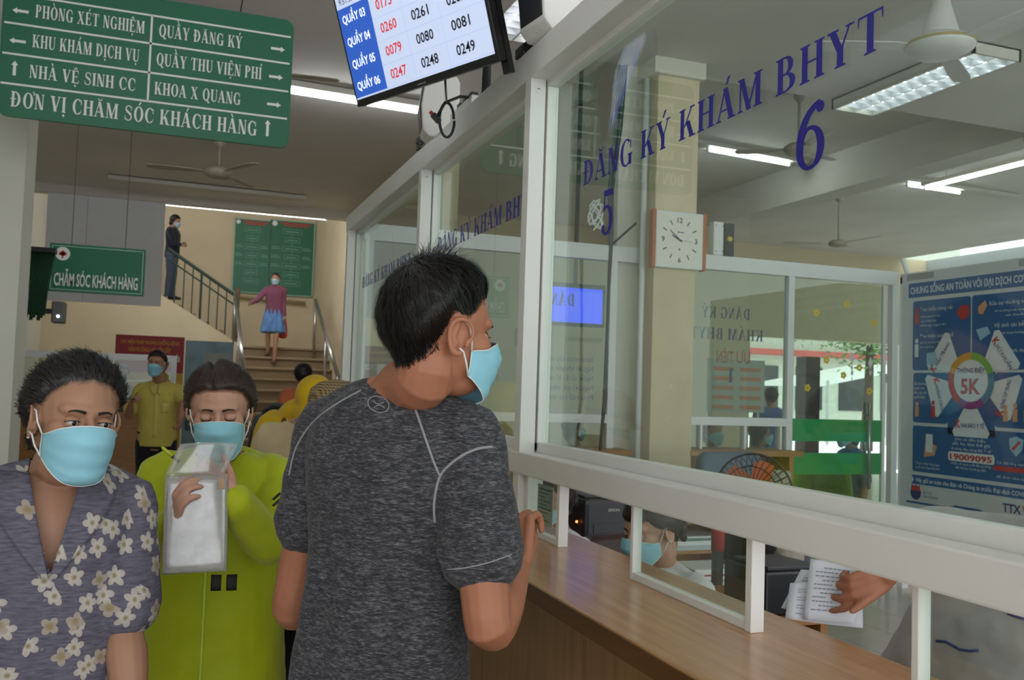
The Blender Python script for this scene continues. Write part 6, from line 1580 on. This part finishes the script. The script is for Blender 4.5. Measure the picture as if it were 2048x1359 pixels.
# ================================================================== WOMAN IN LIME JACKET
p0 = px(432, 1130, 2.48)
lime = Person('person', 'woman in a lime green hooded jacket looking down at a plastic folder', p0.x, p0.y, R_(192), 1.52, bw=1.0, bd=1.1)
lime.skeleton(head_at=px(440, 822, 2.40), hyaw=R_(-6), hpitch=R_(-12), hroll=R_(2), hk=1.05,
    arms={'L': dict(e=px(540, 1090, 2.31), w=px(465, 995, 2.14), f=Vector((-.7, .1, .6)), n=Vector((.1, .95, -.2)), curl=(35, 40, 25), thumb=(.6, .5, .4)),
          'R': dict(e=px(318, 1085, 2.36), w=px(345, 1050, 2.1), f=Vector((.05, -.35, .6)), n=Vector((.75, .45, -.1)), curl=(35, 40, 25), thumb=(.6, .6, .4))})
print('lime arm', (lime.sh['L']-lime.arm['L']['e']).length, (lime.arm['L']['e']-lime.arm['L']['w']).length, (lime.sh['R']-lime.arm['R']['e']).length, (lime.arm['R']['e']-lime.arm['R']['w']).length)
lime.body(SK_lime, .0035, jaw=.97); lime.eyes(SK_lime, .95)
lime.hair(HAIR_B, line=[(0, .066), (30, .062), (50, .05), (68, .02), (84, -.012), (100, -.03), (130, -.06), (180, -.075)], tmap=[(0, .012), (60, .016), (90, .014), (180, .02)], top=.024, seed=12, strands=3000, flow='back', slen=.07, wid=.0010, lift=.004, clump=.003, volume=lambda P, D: 1-.6*np.exp(-((P[:, 0]-.015)/.006)**2)*(P[:, 2] > .05), bun=[((0, -.125, -.03), (.03, .03, .04))])
lime.mask()
M_lime = cloth_mat('lime_nylon', '#a6b212', .06, .6, bump=.2)
def hood(mb):
    L = lime.L
    limb(mb, [L((-.04, .085, 1.37)), L((-.07, .05, 1.41)), L((-.086, -.01, 1.435)), L((-.075, -.07, 1.445)), L((0, -.10, 1.45)), L((.075, -.07, 1.445)), L((.086, -.01, 1.435)), L((.07, .05, 1.41)), L((.04, .085, 1.37))], [.008, .011, .014, .018, .02, .018, .014, .011, .008], 12)
    ell(mb, (0, -.12, 1.36), (.13, .05, .11), lime.B @ Matrix.Scale(lime.k, 4))
def vcut2(L): return (L[:, 1] > .0) & (np.abs(L[:, 0]) < np.clip((L[:, 2]-1.36)*.75, -1, .07)) & (L[:, 2] > 1.36)
jk = lime.garment('jacket', M_lime, [(.5, .215, .165, .0), (.65, .21, .16, .0), (.82, .20, .15, .0), (.95, .19, .145, .0), (1.08, .182, .138, .004), (1.2, .18, .134, .006), (1.3, .182, .128, .0), (1.37, .176, .112, -.008), (1.41, .15, .09, -.014), (1.45, .088, .07, -.014)], ease=.012, sleeves={'R': (1.9, .072, .056), 'L': (1.9, .074, .058)}, vox=.006, fold=.005, seed=21, extra=hood, cut=vcut2)
bvj = BVHTree.FromPolygons([Vector(v) for v in lime.gV], lime.gFull); fwj = lime.B.to_3x3() @ Vector((0, 1, 0))
pts = []
for i in range(30):
    h = bvj.ray_cast(lime.L((.0, .4, 1.35-.8*i/29)), -fwj)
    if h[0] is not None: pts.append(h[0]+fwj*.001)
MB().tube(pts, .004, 6).build('zip', mat('lime_zip', '#b9cf40', .5), jk, True)
mb = MB(); lime.ring(mb, [(1.30, .15, .105, -.004), (1.38, .13, .09, -.01), (1.425, .088, .07, -.012)], ease=.0, n=32); V, F, E = remesh(mb, .006, 3); mk('white_undershirt', V, F, cloth_mat('white_cotton', '#d6d6d2', .03), lime.root)
# black print on the jacket chest and sleeve
def jpatch(name, x0, x1, z0, z1, m):
    V, F = patch_on(bvj, lambda u, v: lime.L((x0+(x1-x0)*u, .42, z0+(z1-z0)*v)), 6, 4, .0015, .001, -fwj); return mk(name, np.array(V), F, m, jk)
M_prt = mat('black_print', '#17180f', .6)
for x in (-.03, -.072): jpatch('chest_print', x-.014, x+.014, 1.075, 1.12, M_prt)
dcam = None
for dy in (0, 12):
    P = [bvj.ray_cast(CAM, (px(x, 1000+dy-(x-545)*.9, 1)-CAM).normalized())[0] for x in np.linspace(546, 560, 8)]; P = [q for q in P if q is not None]
    if len(P) > 2: MB().tube(P, .004, 5).build('sleeve_stripe', M_prt, jk, True)
lime.trousers(cloth_mat('black_trousers', '#1d1c20', .1)); lime.shoes(M_black)
# plastic folder with papers
fd = thing('plastic_folder', 'clear plastic folder with white papers held by the woman in lime', 'folder', tuple(px(370, 1050, 2.05)))
c00, c10, c01 = px(324, 1147, 2.03), px(452, 1140, 2.08), px(299, 958, 2.07)
Mo = frame(c00, c10-c00, c01-c00); FW, FH = (c10-c00).length, (c01-c00).length
t = NT('clear_plastic'); t.t.nodes.remove(t.b); tr_ = t.n('ShaderNodeBsdfTransparent'); gl2 = t.n('ShaderNodeBsdfGlossy'); gl2.inputs['Roughness'].default_value = .12; dd = t.n('ShaderNodeBsdfDiffuse'); dd.inputs[0].default_value = lin('#c8c8c4')
m1 = t.n('ShaderNodeMixShader'); m1.inputs[0].default_value = .12; t.l(tr_.outputs[0], m1.inputs[1]); t.l(gl2.outputs[0], m1.inputs[2]); m2 = t.n('ShaderNodeMixShader'); t.l(t.math('MULTIPLY', t.noise(t.coord(), 20, 3), .5), m2.inputs[0]); t.l(m1.outputs[0], m2.inputs[1]); t.l(dd.outputs[0], m2.inputs[2]); t.l(m2.outputs[0], t.out.inputs[0]); M_clear = t.m
def sheet(name, x0, x1, y0, y1, z, th, m, bend=0.0, par=None, skew=0.0, n=10):
    vs = []; f = []
    for zz in (z, z+th):
        for i in range(n+1):
            for j in range(n+1):
                u, v = i/n, j/n; vs.append(Mo @ Vector((x0+(x1-x0)*u+skew*v, y0+(y1-y0)*v, zz+bend*math.sin(u*PI)*(.4+.6*v))))
    K = (n+1)**2; m_ = n+1
    for i in range(n):
        for j in range(n): f.append((i*m_+j, (i+1)*m_+j, (i+1)*m_+j+1, i*m_+j+1)); f.append(tuple(K+q for q in (i*m_+j, i*m_+j+1, (i+1)*m_+j+1, (i+1)*m_+j)))
    for i in range(n): f += [(i*m_, K+i*m_, K+(i+1)*m_, (i+1)*m_), (i*m_+n, (i+1)*m_+n, K+(i+1)*m_+n, K+i*m_+n), (i, i+1, K+i+1, K+i), (n*m_+i, K+n*m_+i, K+n*m_+i+1, n*m_+i+1)]
    return MB().add(vs, f).build(name, m, par or fd, True)
sheet('paper', .004, FW-.004, .004, FH*.97, .0, .002, mat('paper_white', '#c9c4c2', .8, var=.03), .006)
sheet('paper', .002, FW*.55, .01, FH*.93, .004, .001, mat('paper_cream', '#b9b3aa', .8, var=.03), .006)
sheet('sleeve', 0, FW, 0, FH*1.02, .008, .001, M_clear, .008); sheet('sleeve', 0, FW, 0, FH*1.02, -.006, .001, M_clear, .006)
MB().tube([Mo @ Vector((0, 0, .001)), Mo @ Vector((FW, 0, .001)), Mo @ Vector((FW, FH, .001))], .002, 6).build('welded_edge', mat('plastic_edge', '#8e8e8a', .4), fd, True)
sheet('flap', .0, FW*.95, FH*1.02, FH*1.36, .008, .001, M_clear, .022, skew=.03)
sheet('paper_label', FW*.83, FW*.95, FH*.86, FH*.98, .0105, .0006, mat('tan_label', '#b58f62', .7), .0)
pn_ = thing('yellow_pen', 'thin yellow pen tip rising behind the plastic folder', 'pen', tuple(px(330, 905, 2.12))); a, b = px(323, 893, 2.12), px(345, 912, 2.12)
MB().tube([a, a.lerp(b, .15), b], [.0015, .004, .004], 8).build('barrel', mat('yellow_plastic', '#b9c22a', .4), pn_, True); MB().tube([b, b+(b-a)*.6], .0042, 8).build('grip', M_dark, pn_, True)
# ================================================================== OTHER PEOPLE
MAN_HAIR = dict(line=[(0, .066), (40, .062), (60, .045), (80, .015), (100, -.0), (125, -.04), (180, -.065)], tmap=[(0, .012), (90, .008), (180, .012)], top=.02)
TIED = dict(line=[(0, .072), (40, .066), (70, .03), (90, .012), (110, -.02), (140, -.05), (180, -.07)], tmap=[(0, .008), (90, .012), (180, .018)], top=.016, bun=[((0, -.13, .0), (.035, .03, .04))])
LONG = dict(line=[(0, .066), (40, .055), (65, .02), (80, -.03), (100, -.1), (180, -.12)], tmap=[(0, .01), (90, .018), (180, .025)], top=.02)
TEE_R = [(.84, .168, .118, -.008), (.95, .17, .118, -.004), (1.06, .16, .112, 0), (1.17, .162, .114, .0), (1.28, .178, .12, -.002), (1.35, .178, .112, -.01), (1.41, .15, .088, -.014), (1.45, .085, .068, -.012)]
def simple(label, base, yaw, h, top_m, bot_m, hair=MAN_HAIR, hair_m=HAIR_K, mask=True, sleeve=.75, head_at=None, hyaw=0, hpitch=0, arms=None, legs=None, vox=.008, skin=SK_dist, bw=1.0, bd=1.0, z0=0, sit=False, hipdrop=0, lean=(0, 0), rings=None, fold=.004, seed=5, legs_on=True, shoes=True, name_top='shirt', fine=False, strands=0, eyes=None, r0=.066, r1=.07, mask_m=None, lean_=None, tvox=None, extra=None, hk=1.0, cut=None):
    p = Person('person', label, base[0], base[1], yaw, h, z0=z0, lean=lean, bw=bw, bd=bd, sit=sit, hipdrop=hipdrop)
    p.skeleton(head_at=head_at, hyaw=hyaw, hpitch=hpitch, arms=arms, legs=legs, hk=hk)
    p.body(skin, vox, fine=fine)
    if eyes is not None: p.eyes(skin, eyes)
    if hair: p.hair(hair_m, seed=seed, strands=strands, **hair)
    if mask: p.mask(mask_m)
    p.garment(name_top, top_m, rings or TEE_R, ease=.01, sleeves={'R': (sleeve, r0, r1), 'L': (sleeve, r0, r1)}, vox=tvox or max(vox, .006), fold=fold, seed=seed, extra=(lambda mb: extra(p, mb)) if extra else None, cut=cut)
    if bot_m is not None: p.trousers(bot_m, vox=max(.01, vox))
    if shoes: p.shoes(M_dark)
    return p
SITL = {'R': ((.12, .26, .93), (.13, .2, .5)), 'L': ((-.12, .26, .93), (-.13, .2, .5))}
C_yel = cloth_mat('pale_yellow_cotton', '#c4b458', .06); C_blk = cloth_mat('black_trousers', '#1d1c20', .1); C_navy = cloth_mat('navy_cloth', '#1e2230', .1)
C_white = cloth_mat('white_uniform', '#cfd0d4', .04); C_grey = cloth_mat('grey_white_uniform', '#b4b1b2', .04); C_pur = cloth_mat('dusty_purple_knit', '#7a4458', .1)
C_sky = cloth_mat('pale_blue_cloth', '#7f97bd', .1); C_or = cloth_mat('orange_cloth', '#c06a44', .1); C_hood = cloth_mat('mustard_hoodie', '#c9a416', .08); C_cream = cloth_mat('cream_knit', '#b9a684', .08); C_blue = cloth_mat('royal_blue_cloth', '#3d5f9c', .08)
# man in yellow shirt in mid hall
b = px(312, 900, 8.75); D = 8.7
ym = simple('man in a yellow shirt and dark trousers walking through the hall', (b.x, b.y), R_(188), 1.68, C_yel, C_blk, head_at=px(313, 727, D-.05), hyaw=R_(10), sleeve=.8, vox=.006, fine=True, eyes=.1, skin=SK_dist, hk=.97,
    arms={'R': dict(e=px(258, 830, D), w=px(262, 805, D-.2), curl=(45, 45, 30), f=Vector((.2, -.6, .3))), 'L': dict(e=px(368, 800, D), w=px(362, 838, D-.15), curl=(45, 45, 30))})
bvy = BVHTree.FromPolygons([Vector(v) for v in ym.gV], ym.gF); fwy = ym.B.to_3x3() @ Vector((0, 1, 0)); ys = [o for o in ym.root.children if o.name.startswith('shirt')][0]
M_yc = cloth_mat('pale_yellow_collar', '#cdbf6a', .05)
for sx in (-1, 1):
    V, F = patch_on(bvy, lambda u, v: ym.L((sx*(.004+.075*u*(.35+.65*v)), .4, 1.35+.085*v-.02*u)), 5, 6, .012, .008, -fwy); mk('collar_wing', np.array(V), F, M_yc, ys)
V, F = patch_on(bvy, lambda u, v: ym.L((-.018+.036*u, .4, .93+.42*v)), 3, 14, .003, .002, -fwy); mk('placket', np.array(V), F, M_yc, ys)
V, F = patch_on(bvy, lambda u, v: ym.L((-.12+.075*u, .4, 1.16+.09*v)), 4, 4, .003, .002, -fwy); mk('pocket', np.array(V), F, M_yc, ys)
mb = MB(); ym.ring(mb, [(.95, .165, .112, -.004), (.985, .163, .11, -.004)], ease=.016, n=32); V, F, E = remesh(mb, .008, 2); mk('belt', V, F, M_black, ym.root)
ph = thing('mobile_phone', 'dark phone in the raised hand of the man in yellow', 'phone', tuple(px(262, 800, 8.4))); c = px(263, 797, 8.42); MB().box(c.x-.035, c.x+.035, c.y-.05, c.y+.05, c.z-.005, c.z+.004, ch=.003).build('shell', M_black, ph); MB().box(c.x-.031, c.x+.031, c.y-.045, c.y+.045, c.z+.004, c.z+.005).build('screen', M_dark, ph)
# woman on the stairs
b = onY(545, 700, 15.08)
def walk(r): return None
sw = simple('woman in a purple top and blue skirt coming down the stairs', (b.x, 15.08), R_(196), 1.33, C_pur, None, hair=TIED, head_at=None, sleeve=1.85, vox=.009, z0=1.848, shoes=False, r1=.05, bw=1.02, mask_m=M_maskg,
    arms={'R': dict(e=onY(514, 600, 15.0), w=onY(502, 606, 14.85)), 'L': dict(e=onY(566, 606, 15.05), w=onY(569, 634, 15.0))},
    legs={'R': ((.09, .10, .50), (.09, .02, .10)), 'L': ((-.09, .14, .48), (-.08, .22, -.06))})
mb = MB(); sw.ring(mb, [(.50, .225, .19, .03), (.62, .215, .175, .02), (.78, .19, .145, .0), (.92, .172, .12, -.008), (1.0, .155, .105, 0)], ease=.012, n=40); V, F, E = remesh(mb, .01, 3)
Bi = np.array(sw.B.inverted()); Lc = V@Bi[:3, :3].T+Bi[:3, 3]; N = normals(V, F); V = V+N*(.014*np.sin(np.arctan2(Lc[:, 1], Lc[:, 0])*11)*np.clip((.95-Lc[:, 2])/.4, 0, 1))[:, None]; mk('skirt', V, F, cloth_mat('blue_print_skirt', '#5f84b4', .25), sw.root); sw.shoes(mat('brown_sandal', '#6a4a3a', .6))
rb = thing('red_bag', 'red carrier bag hanging from the hand of the woman on the stairs', 'bag', tuple(onY(567, 655, 15.2))); c = onY(566, 654, 15.2)
mb = MB(); limb(mb, [c+Vector((0, 0, .15)), c, c+Vector((0, 0, -.14))], [(.04, .02), (.07, .04), (.075, .045)], 14, side=(1, 0, 0)); V, F, E = remesh(mb, .01, 2); mk('bag_body', V, F, mat('red_plastic', '#c23a30', .4), rb); MB().tube([c+Vector((-.03, 0, .15)), c+Vector((-.01, 0, .24)), c+Vector((.01, 0, .24)), c+Vector((.03, 0, .15))], .006, 6).build('handle', mat('red_plastic', '#c23a30', .4), rb, True)
# person with phone at the top of the flight
b = onY(343, 590, 16.3)
tp = simple('person in a navy jacket looking at a phone on the upper flight', (b.x-.02, 16.3), R_(110), 1.40, C_navy, cloth_mat('slate_trousers', '#4a5468', .1), hair=LONG, head_at=None, hyaw=R_(0), hpitch=R_(-15), sleeve=1.9, vox=.01, z0=2.016+.125*6, r1=.052, mask_m=M_maskg,
    arms={'R': dict(e=onY(348, 487, 16.1), w=onY(360, 489, 16.1), curl=(30, 30, 20)), 'L': dict(e=onY(340, 488, 16.5), w=onY(352, 489, 16.35))})
c = onY(365, 486, 16.1); ph = thing('phone', 'phone held by the person on the upper flight', 'phone', tuple(c)); MB().box(c.x-.01, c.x+.06, c.y-.04, c.y+.04, c.z, c.z+.01, ch=.003).build('shell', M_black, ph); MB().box(c.x-.006, c.x+.056, c.y-.036, c.y+.036, c.z+.01, c.z+.011).build('screen', emit('phone_glow', '#cfd8e8', .8), ph)
# orange shirted man near the stairs
b = px(606, 800, 9.2); simple('man in an orange shirt standing at the foot of the stairs, seen from behind', (b.x, b.y), R_(10), 1.66, C_or, C_blk, head_at=px(606, 752, 9.15), mask=False, sleeve=.8, vox=.012, shoes=True)
# person in mustard hoodie
b = px(605, 900, 4.4)
def hood_up(p, mb):
    H = p.H @ Matrix.Scale(p.hk, 4); ell(mb, (0, -.02, .02), (.098, .11, .112), H); ell(mb, (0, -.05, -.07), (.085, .085, .09), H); limb(mb, [p.L((-.09, -.03, 1.42)), p.L((0, -.07, 1.46)), p.L((.09, -.03, 1.42))], [.05, .06, .05], 12)
hd_ = simple('person with a mustard yellow hood up, waiting behind the man in grey', (b.x, b.y), R_(35), 1.58, C_hood, C_blk, head_at=px(633, 800, 4.35), hair=None, mask=False, sleeve=1.9, vox=.009, r0=.075, r1=.06, extra=hood_up, bw=1.05)
ss = [hd_.L((-.05, -.19, 1.15)), hd_.L((-.045, -.155, 1.3)), hd_.L((-.05, -.12, 1.40)), hd_.L((-.06, -.03, 1.46))]
MB().tube(ss, .013, 6).build('bag_strap', mat('brown_strap', '#5a3c26', .6), hd_.root, True)
# person in checked hat
b = px(606, 1000, 3.5)
hp = simple('person in a checked brown hat and cream top behind the man in grey', (b.x, b.y), R_(40), 1.56, C_cream, C_blk, head_at=px(672, 838, 3.35), hair=MAN_HAIR, mask=False, sleeve=1.9, vox=.008, r0=.07, r1=.055, bw=1.0,
    arms={'L': dict(e=px(585, 1110, 3.5), w=px(590, 1180, 3.3)), 'R': dict(e=px(715, 1100, 3.3), w=px(690, 1150, 3.2))})
def check():
    t = NT('checked_tweed'); v = t.coord(); s_ = t.n('ShaderNodeSeparateXYZ'); t.l(v, s_.inputs[0]); fx = t.math('SINE', t.math('MULTIPLY', t.math('ADD', s_.outputs[0], t.math('MULTIPLY', s_.outputs[1], .5)), 640)); fz = t.math('SINE', t.math('MULTIPLY', s_.outputs[2], 640))
    a = t.math('MULTIPLY', t.math('ADD', t.math('GREATER_THAN', fx, .2), t.math('GREATER_THAN', fz, .2)), .5); t.l(t.ramp(a, [(0, lin('#9a865f')), (.5, lin('#7a6747')), (1, lin('#4c3d29'))]), t.b.inputs['Base Color']); t.b.inputs['Roughness'].default_value = .9; return t.m
H = hp.H @ Matrix.Scale(hp.hk, 4) @ Matrix.Translation((0, -.012, .03)) @ Matrix.Rotation(R_(6), 4, 'X')
ht = MB().lathe([(.155, -.03), (.152, -.026), (.112, .0), (.106, .02), (.104, .06), (.092, .095), (.06, .118), (.02, .126), (.001, .127)], 36, H).build('hat', check(), hp.root, 'auto')
MB().lathe([(.1075, .008), (.1085, .012), (.1075, .034), (.105, .036)], 36, H).build('hat_band', mat('dark_hat_band', '#2a2018', .8), ht, True)
# dark haired person low behind the woman in lime
b = px(556, 880, 5.6); simple('dark haired person in a dark top behind the woman in lime', (b.x, b.y), R_(60), 1.52, C_navy, C_blk, head_at=px(557, 845, 5.6), hair=LONG, mask=False, vox=.011, hipdrop=.0)
b = px(245, 800, 10.7); simple('masked person with dark hair at the booth behind the older woman', (b.x, b.y), R_(170), 1.60, C_navy, C_blk, head_at=px(243, 748, 10.7), hair=LONG, vox=.011, mask_m=M_maskg)
# ---- clerk seated behind the counter
b = px(1335, 1250, 3.02); 
ck_ = simple('clerk in a white uniform and blue mask seated behind the counter', (b.x, b.y), R_(255), 1.56, C_white, C_navy, hair=None, head_at=px(1300, 1058, 2.93), hyaw=R_(4), hpitch=R_(-14), sleeve=1.0, vox=.004, fine=True, eyes=.55, skin=SK_lime, sit=True, hipdrop=.39, r0=.07, r1=.08, tvox=.006, lean=(0, .06),
    legs=SITL, arms={'R': dict(e=(.24, .10, 1.12), w=(.16, .30, 1.12)), 'L': dict(e=(-.24, .10, 1.12), w=(-.14, .30, 1.12))})
ck_.hair(HAIR_B, line=[(0, .045), (25, .045), (45, .042), (62, .02), (80, .006), (95, -.002), (115, -.03), (140, -.055), (180, -.07)], tmap=[(0, .012), (60, .014), (90, .014), (180, .018)], top=.02, seed=31, strands=1800, flow='back', slen=.05, wid=.001, lift=.006, clump=.003,
    bun=[((0, -.128, -.03), (.034, .032, .036)), ((.02, -.12, -.062), (.016, .016, .022)), ((-.018, -.125, -.06), (.014, .014, .02))])
def chair_for(label, x, y, yaw, m):
    return chair_back('clerk_chair', label, (x, y), yaw, .42, .5, .8, m, .05)
# white coated clerk at the next window
b = px(1110, 1100, 3.75); simple('clerk in a white coat standing behind the low window by the post', (b.x, b.y), R_(250), 1.50, C_white, C_navy, hair=TIED, head_at=None, sleeve=1.9, vox=.008, sit=True, hipdrop=.36, r1=.055, legs=SITL)
# clerk leaning with papers
b = px(1850, 1330, 2.14)
EL = px(1812, 1057, 2.05); WR = px(1776, 1148, 1.90); SH = px(2075, 1098, 1.9)
c2_ = Person('person', 'clerk in a pale grey uniform leaning over and holding papers', b.x, b.y, R_(262), 1.58, z0=0, lean=(-.36, .08), bw=1.12, bd=1.12, hipdrop=.16)
c2_.skeleton(arms={'R': dict(e=EL, w=WR, f=Vector((-.85, .31, -.45)), n=Vector((.34, .94, 0)), per=((18, 22, 12), (40, 40, 25), (60, 50, 30), (65, 55, 30)), fat=1.0, side=1, thumb=(1.0, .12, -.25), tc=0), 'L': dict(e=px(2040, 1262, 2.2), w=px(2070, 1400, 2.1))}, hpitch=R_(-25))
c2_.sh['R'] = SH
c2_.body(SK_man, .004, fine=True); c2_.hair(HAIR_K, seed=41, **TIED); c2_.mask()
uni = c2_.garment('uniform', C_grey, [(.62, .21, .16, 0), (.8, .2, .15, 0), (.95, .185, .14, 0), (1.08, .175, .135, 0), (1.2, .172, .13, 0), (1.3, .178, .12, 0), (1.37, .172, .11, -.01), (1.41, .15, .09, -.014), (1.45, .09, .07, -.014)], ease=.012, sleeves={'R': (.80, .07, .062), 'L': (.8, .068, .075)}, vox=.005, fold=.006, seed=43)
bvu = BVHTree.FromPolygons([Vector(v) for v in c2_.gV], c2_.gF)
def cast2(x, y): 
    d = (px(x, y, 1)-CAM).normalized(); h = bvu.ray_cast(CAM+d*1.3, d); return h[0]-d*.001 if h[0] is not None else None
P = [cast2(*p) for p in ((1873, 1281), (1890, 1282), (1905, 1290), (1920, 1298), (1940, 1301), (1957, 1300))]; P = [q for q in P if q is not None]
if len(P) > 2: MB().tube(P, .003, 6).build('pocket_piping', mat('navy_piping', '#2a3a80', .6), uni, True)
P = [cast2(*p) for p in ((2016, 1226), (2026, 1230), (2038, 1234), (2048, 1236))]; P = [q for q in P if q is not None]
if len(P) > 2: MB().tube(P, .003, 6).build('sleeve_piping', mat('navy_piping', '#2a3a80', .6), uni, True)
c2_.trousers(C_grey); c2_.shoes(M_black)
# papers in her hand
M_pp = mat('paper_sheet', '#d6d8e0', .7, var=.02)
def paper(label, corners, d, k):
    P = [px(x, y, dd) for (x, y), dd in zip(corners, d)]; t = thing('paper_sheet', label, 'paper', tuple(P[3]), 'papers held by the clerk'); n = 8; vs = []
    nrm = (P[1]-P[0]).cross(P[3]-P[0]).normalized()
    if nrm.dot(_f) > 0: nrm = -nrm
    for th in (0, -.0008):
        for i in range(n+1):
            for j in range(n+1):
                u, v = j/n, i/n; q = P[0].lerp(P[1], u).lerp(P[3].lerp(P[2], u), v); vs.append(q+nrm*(th+.006*math.sin(u*PI)*math.sin(v*3+k)))
    K = (n+1)**2; m_ = n+1; f = []
    for i in range(n):
        for j in range(n): f.append((i*m_+j, i*m_+j+1, (i+1)*m_+j+1, (i+1)*m_+j)); f.append(tuple(K+q for q in (i*m_+j, (i+1)*m_+j, (i+1)*m_+j+1, i*m_+j+1)))
    for i in range(n): f += [(i, K+i, K+i+1, i+1), (n*m_+i, n*m_+i+1, K+n*m_+i+1, K+n*m_+i), (i*m_, (i+1)*m_, K+(i+1)*m_, K+i*m_), (i*m_+n, K+i*m_+n, K+(i+1)*m_+n, (i+1)*m_+n)]
    MB().add(vs, f).build('sheet', M_pp, t, True)
    pr = MB()
    for r in range(11):
        v0 = .12+.07*r; u0, u1 = (.12, .12+.25+.5*((r*37+k*13) % 7)/7) if r % 3 else (.25, .7)
        q = lambda u, v: P[0].lerp(P[1], u).lerp(P[3].lerp(P[2], u), v)+nrm*(.0015+.006*math.sin(u*PI)*math.sin(v*3+k))
        for sgm in range(6): a_, b_ = u0+(u1-u0)*sgm/6, u0+(u1-u0)*(sgm+.8)/6; pr.poly([q(a_, v0), q(b_, v0), q(b_, v0+.016), q(a_, v0+.016)])
    o = pr.build('print', mat('paper_print', '#7d8088', .7), t); o['kind'] = 'stuff'
paper('printed form at the back of the papers in the clerk\'s hand', [(1602, 1138), (1700, 1150), (1690, 1240), (1562, 1215)], (2.02, 2.0, 1.97, 1.98), 2)
paper('printed form in the middle of the papers in the clerk\'s hand', [(1580, 1165), (1725, 1165), (1726, 1255), (1570, 1236)], (1.99, 1.97, 1.93, 1.95), 1)
paper('printed form on top of the papers in the clerk\'s hand', [(1621, 1117), (1742, 1132), (1708, 1246), (1606, 1238)], (1.985, 1.95, 1.915, 1.94), 0)
c = px(2052, 1300, 2.75); chair_back('draped_chair', 'chair draped with pale blue cloth at the right edge behind the counter', (c.x, c.y), R_(60), .42, .42, .86, C_sky, .12)
# ---- people seen through the back windows
b = onY(1428, 880, 7.0); simple('masked person in dark clothes behind the low back window, left', (b.x, b.y), R_(170), 1.60, C_navy, C_navy, hair=LONG, head_at=onY(1426, 862, 6.9), vox=.011, sit=True, hipdrop=.39, mask=True); wchair('green chair of the masked person in dark clothes', b.x, b.y, PI-R_(170)+PI)
b = onY(1520, 880, 7.2); simple('masked person facing right behind the low back window', (b.x, b.y), R_(165), 1.60, C_sky, C_navy, hair=LONG, head_at=onY(1522, 866, 7.1), hyaw=R_(-65), vox=.011, sit=True, hipdrop=.39); wchair('green chair of the masked person facing right', b.x, b.y, PI-R_(165)+PI)
b = onY(1542, 850, 9.5); simple('person in a blue shirt standing beyond the back window', (b.x, b.y), R_(20), 1.58, C_blue, C_navy, head_at=None, vox=.013, mask=False)
w0 = WCH[1].translation; simple('person in blue sitting on a green chair behind the glass door', (w0.x-.0, w0.y), R_(280), 1.62, C_blue, cloth_mat('blue_jeans', '#3a4a6a', .15), hair=LONG, vox=.011, sit=True, hipdrop=.36)
b = onY(1160, 880, 7.3); simple('person in a white top behind the left back window', (b.x, b.y), R_(90), 1.55, C_white, C_navy, hair=LONG, vox=.012, sit=True, hipdrop=.378, head_at=onY(1148, 855, 7.3)); wchair('green chair of the person in white', b.x, b.y, -R_(90)+PI)

# ------------------------------------------------------------------ tidy helper data
for o in bpy.data.objects:
    if '_o' in o: del o['_o']
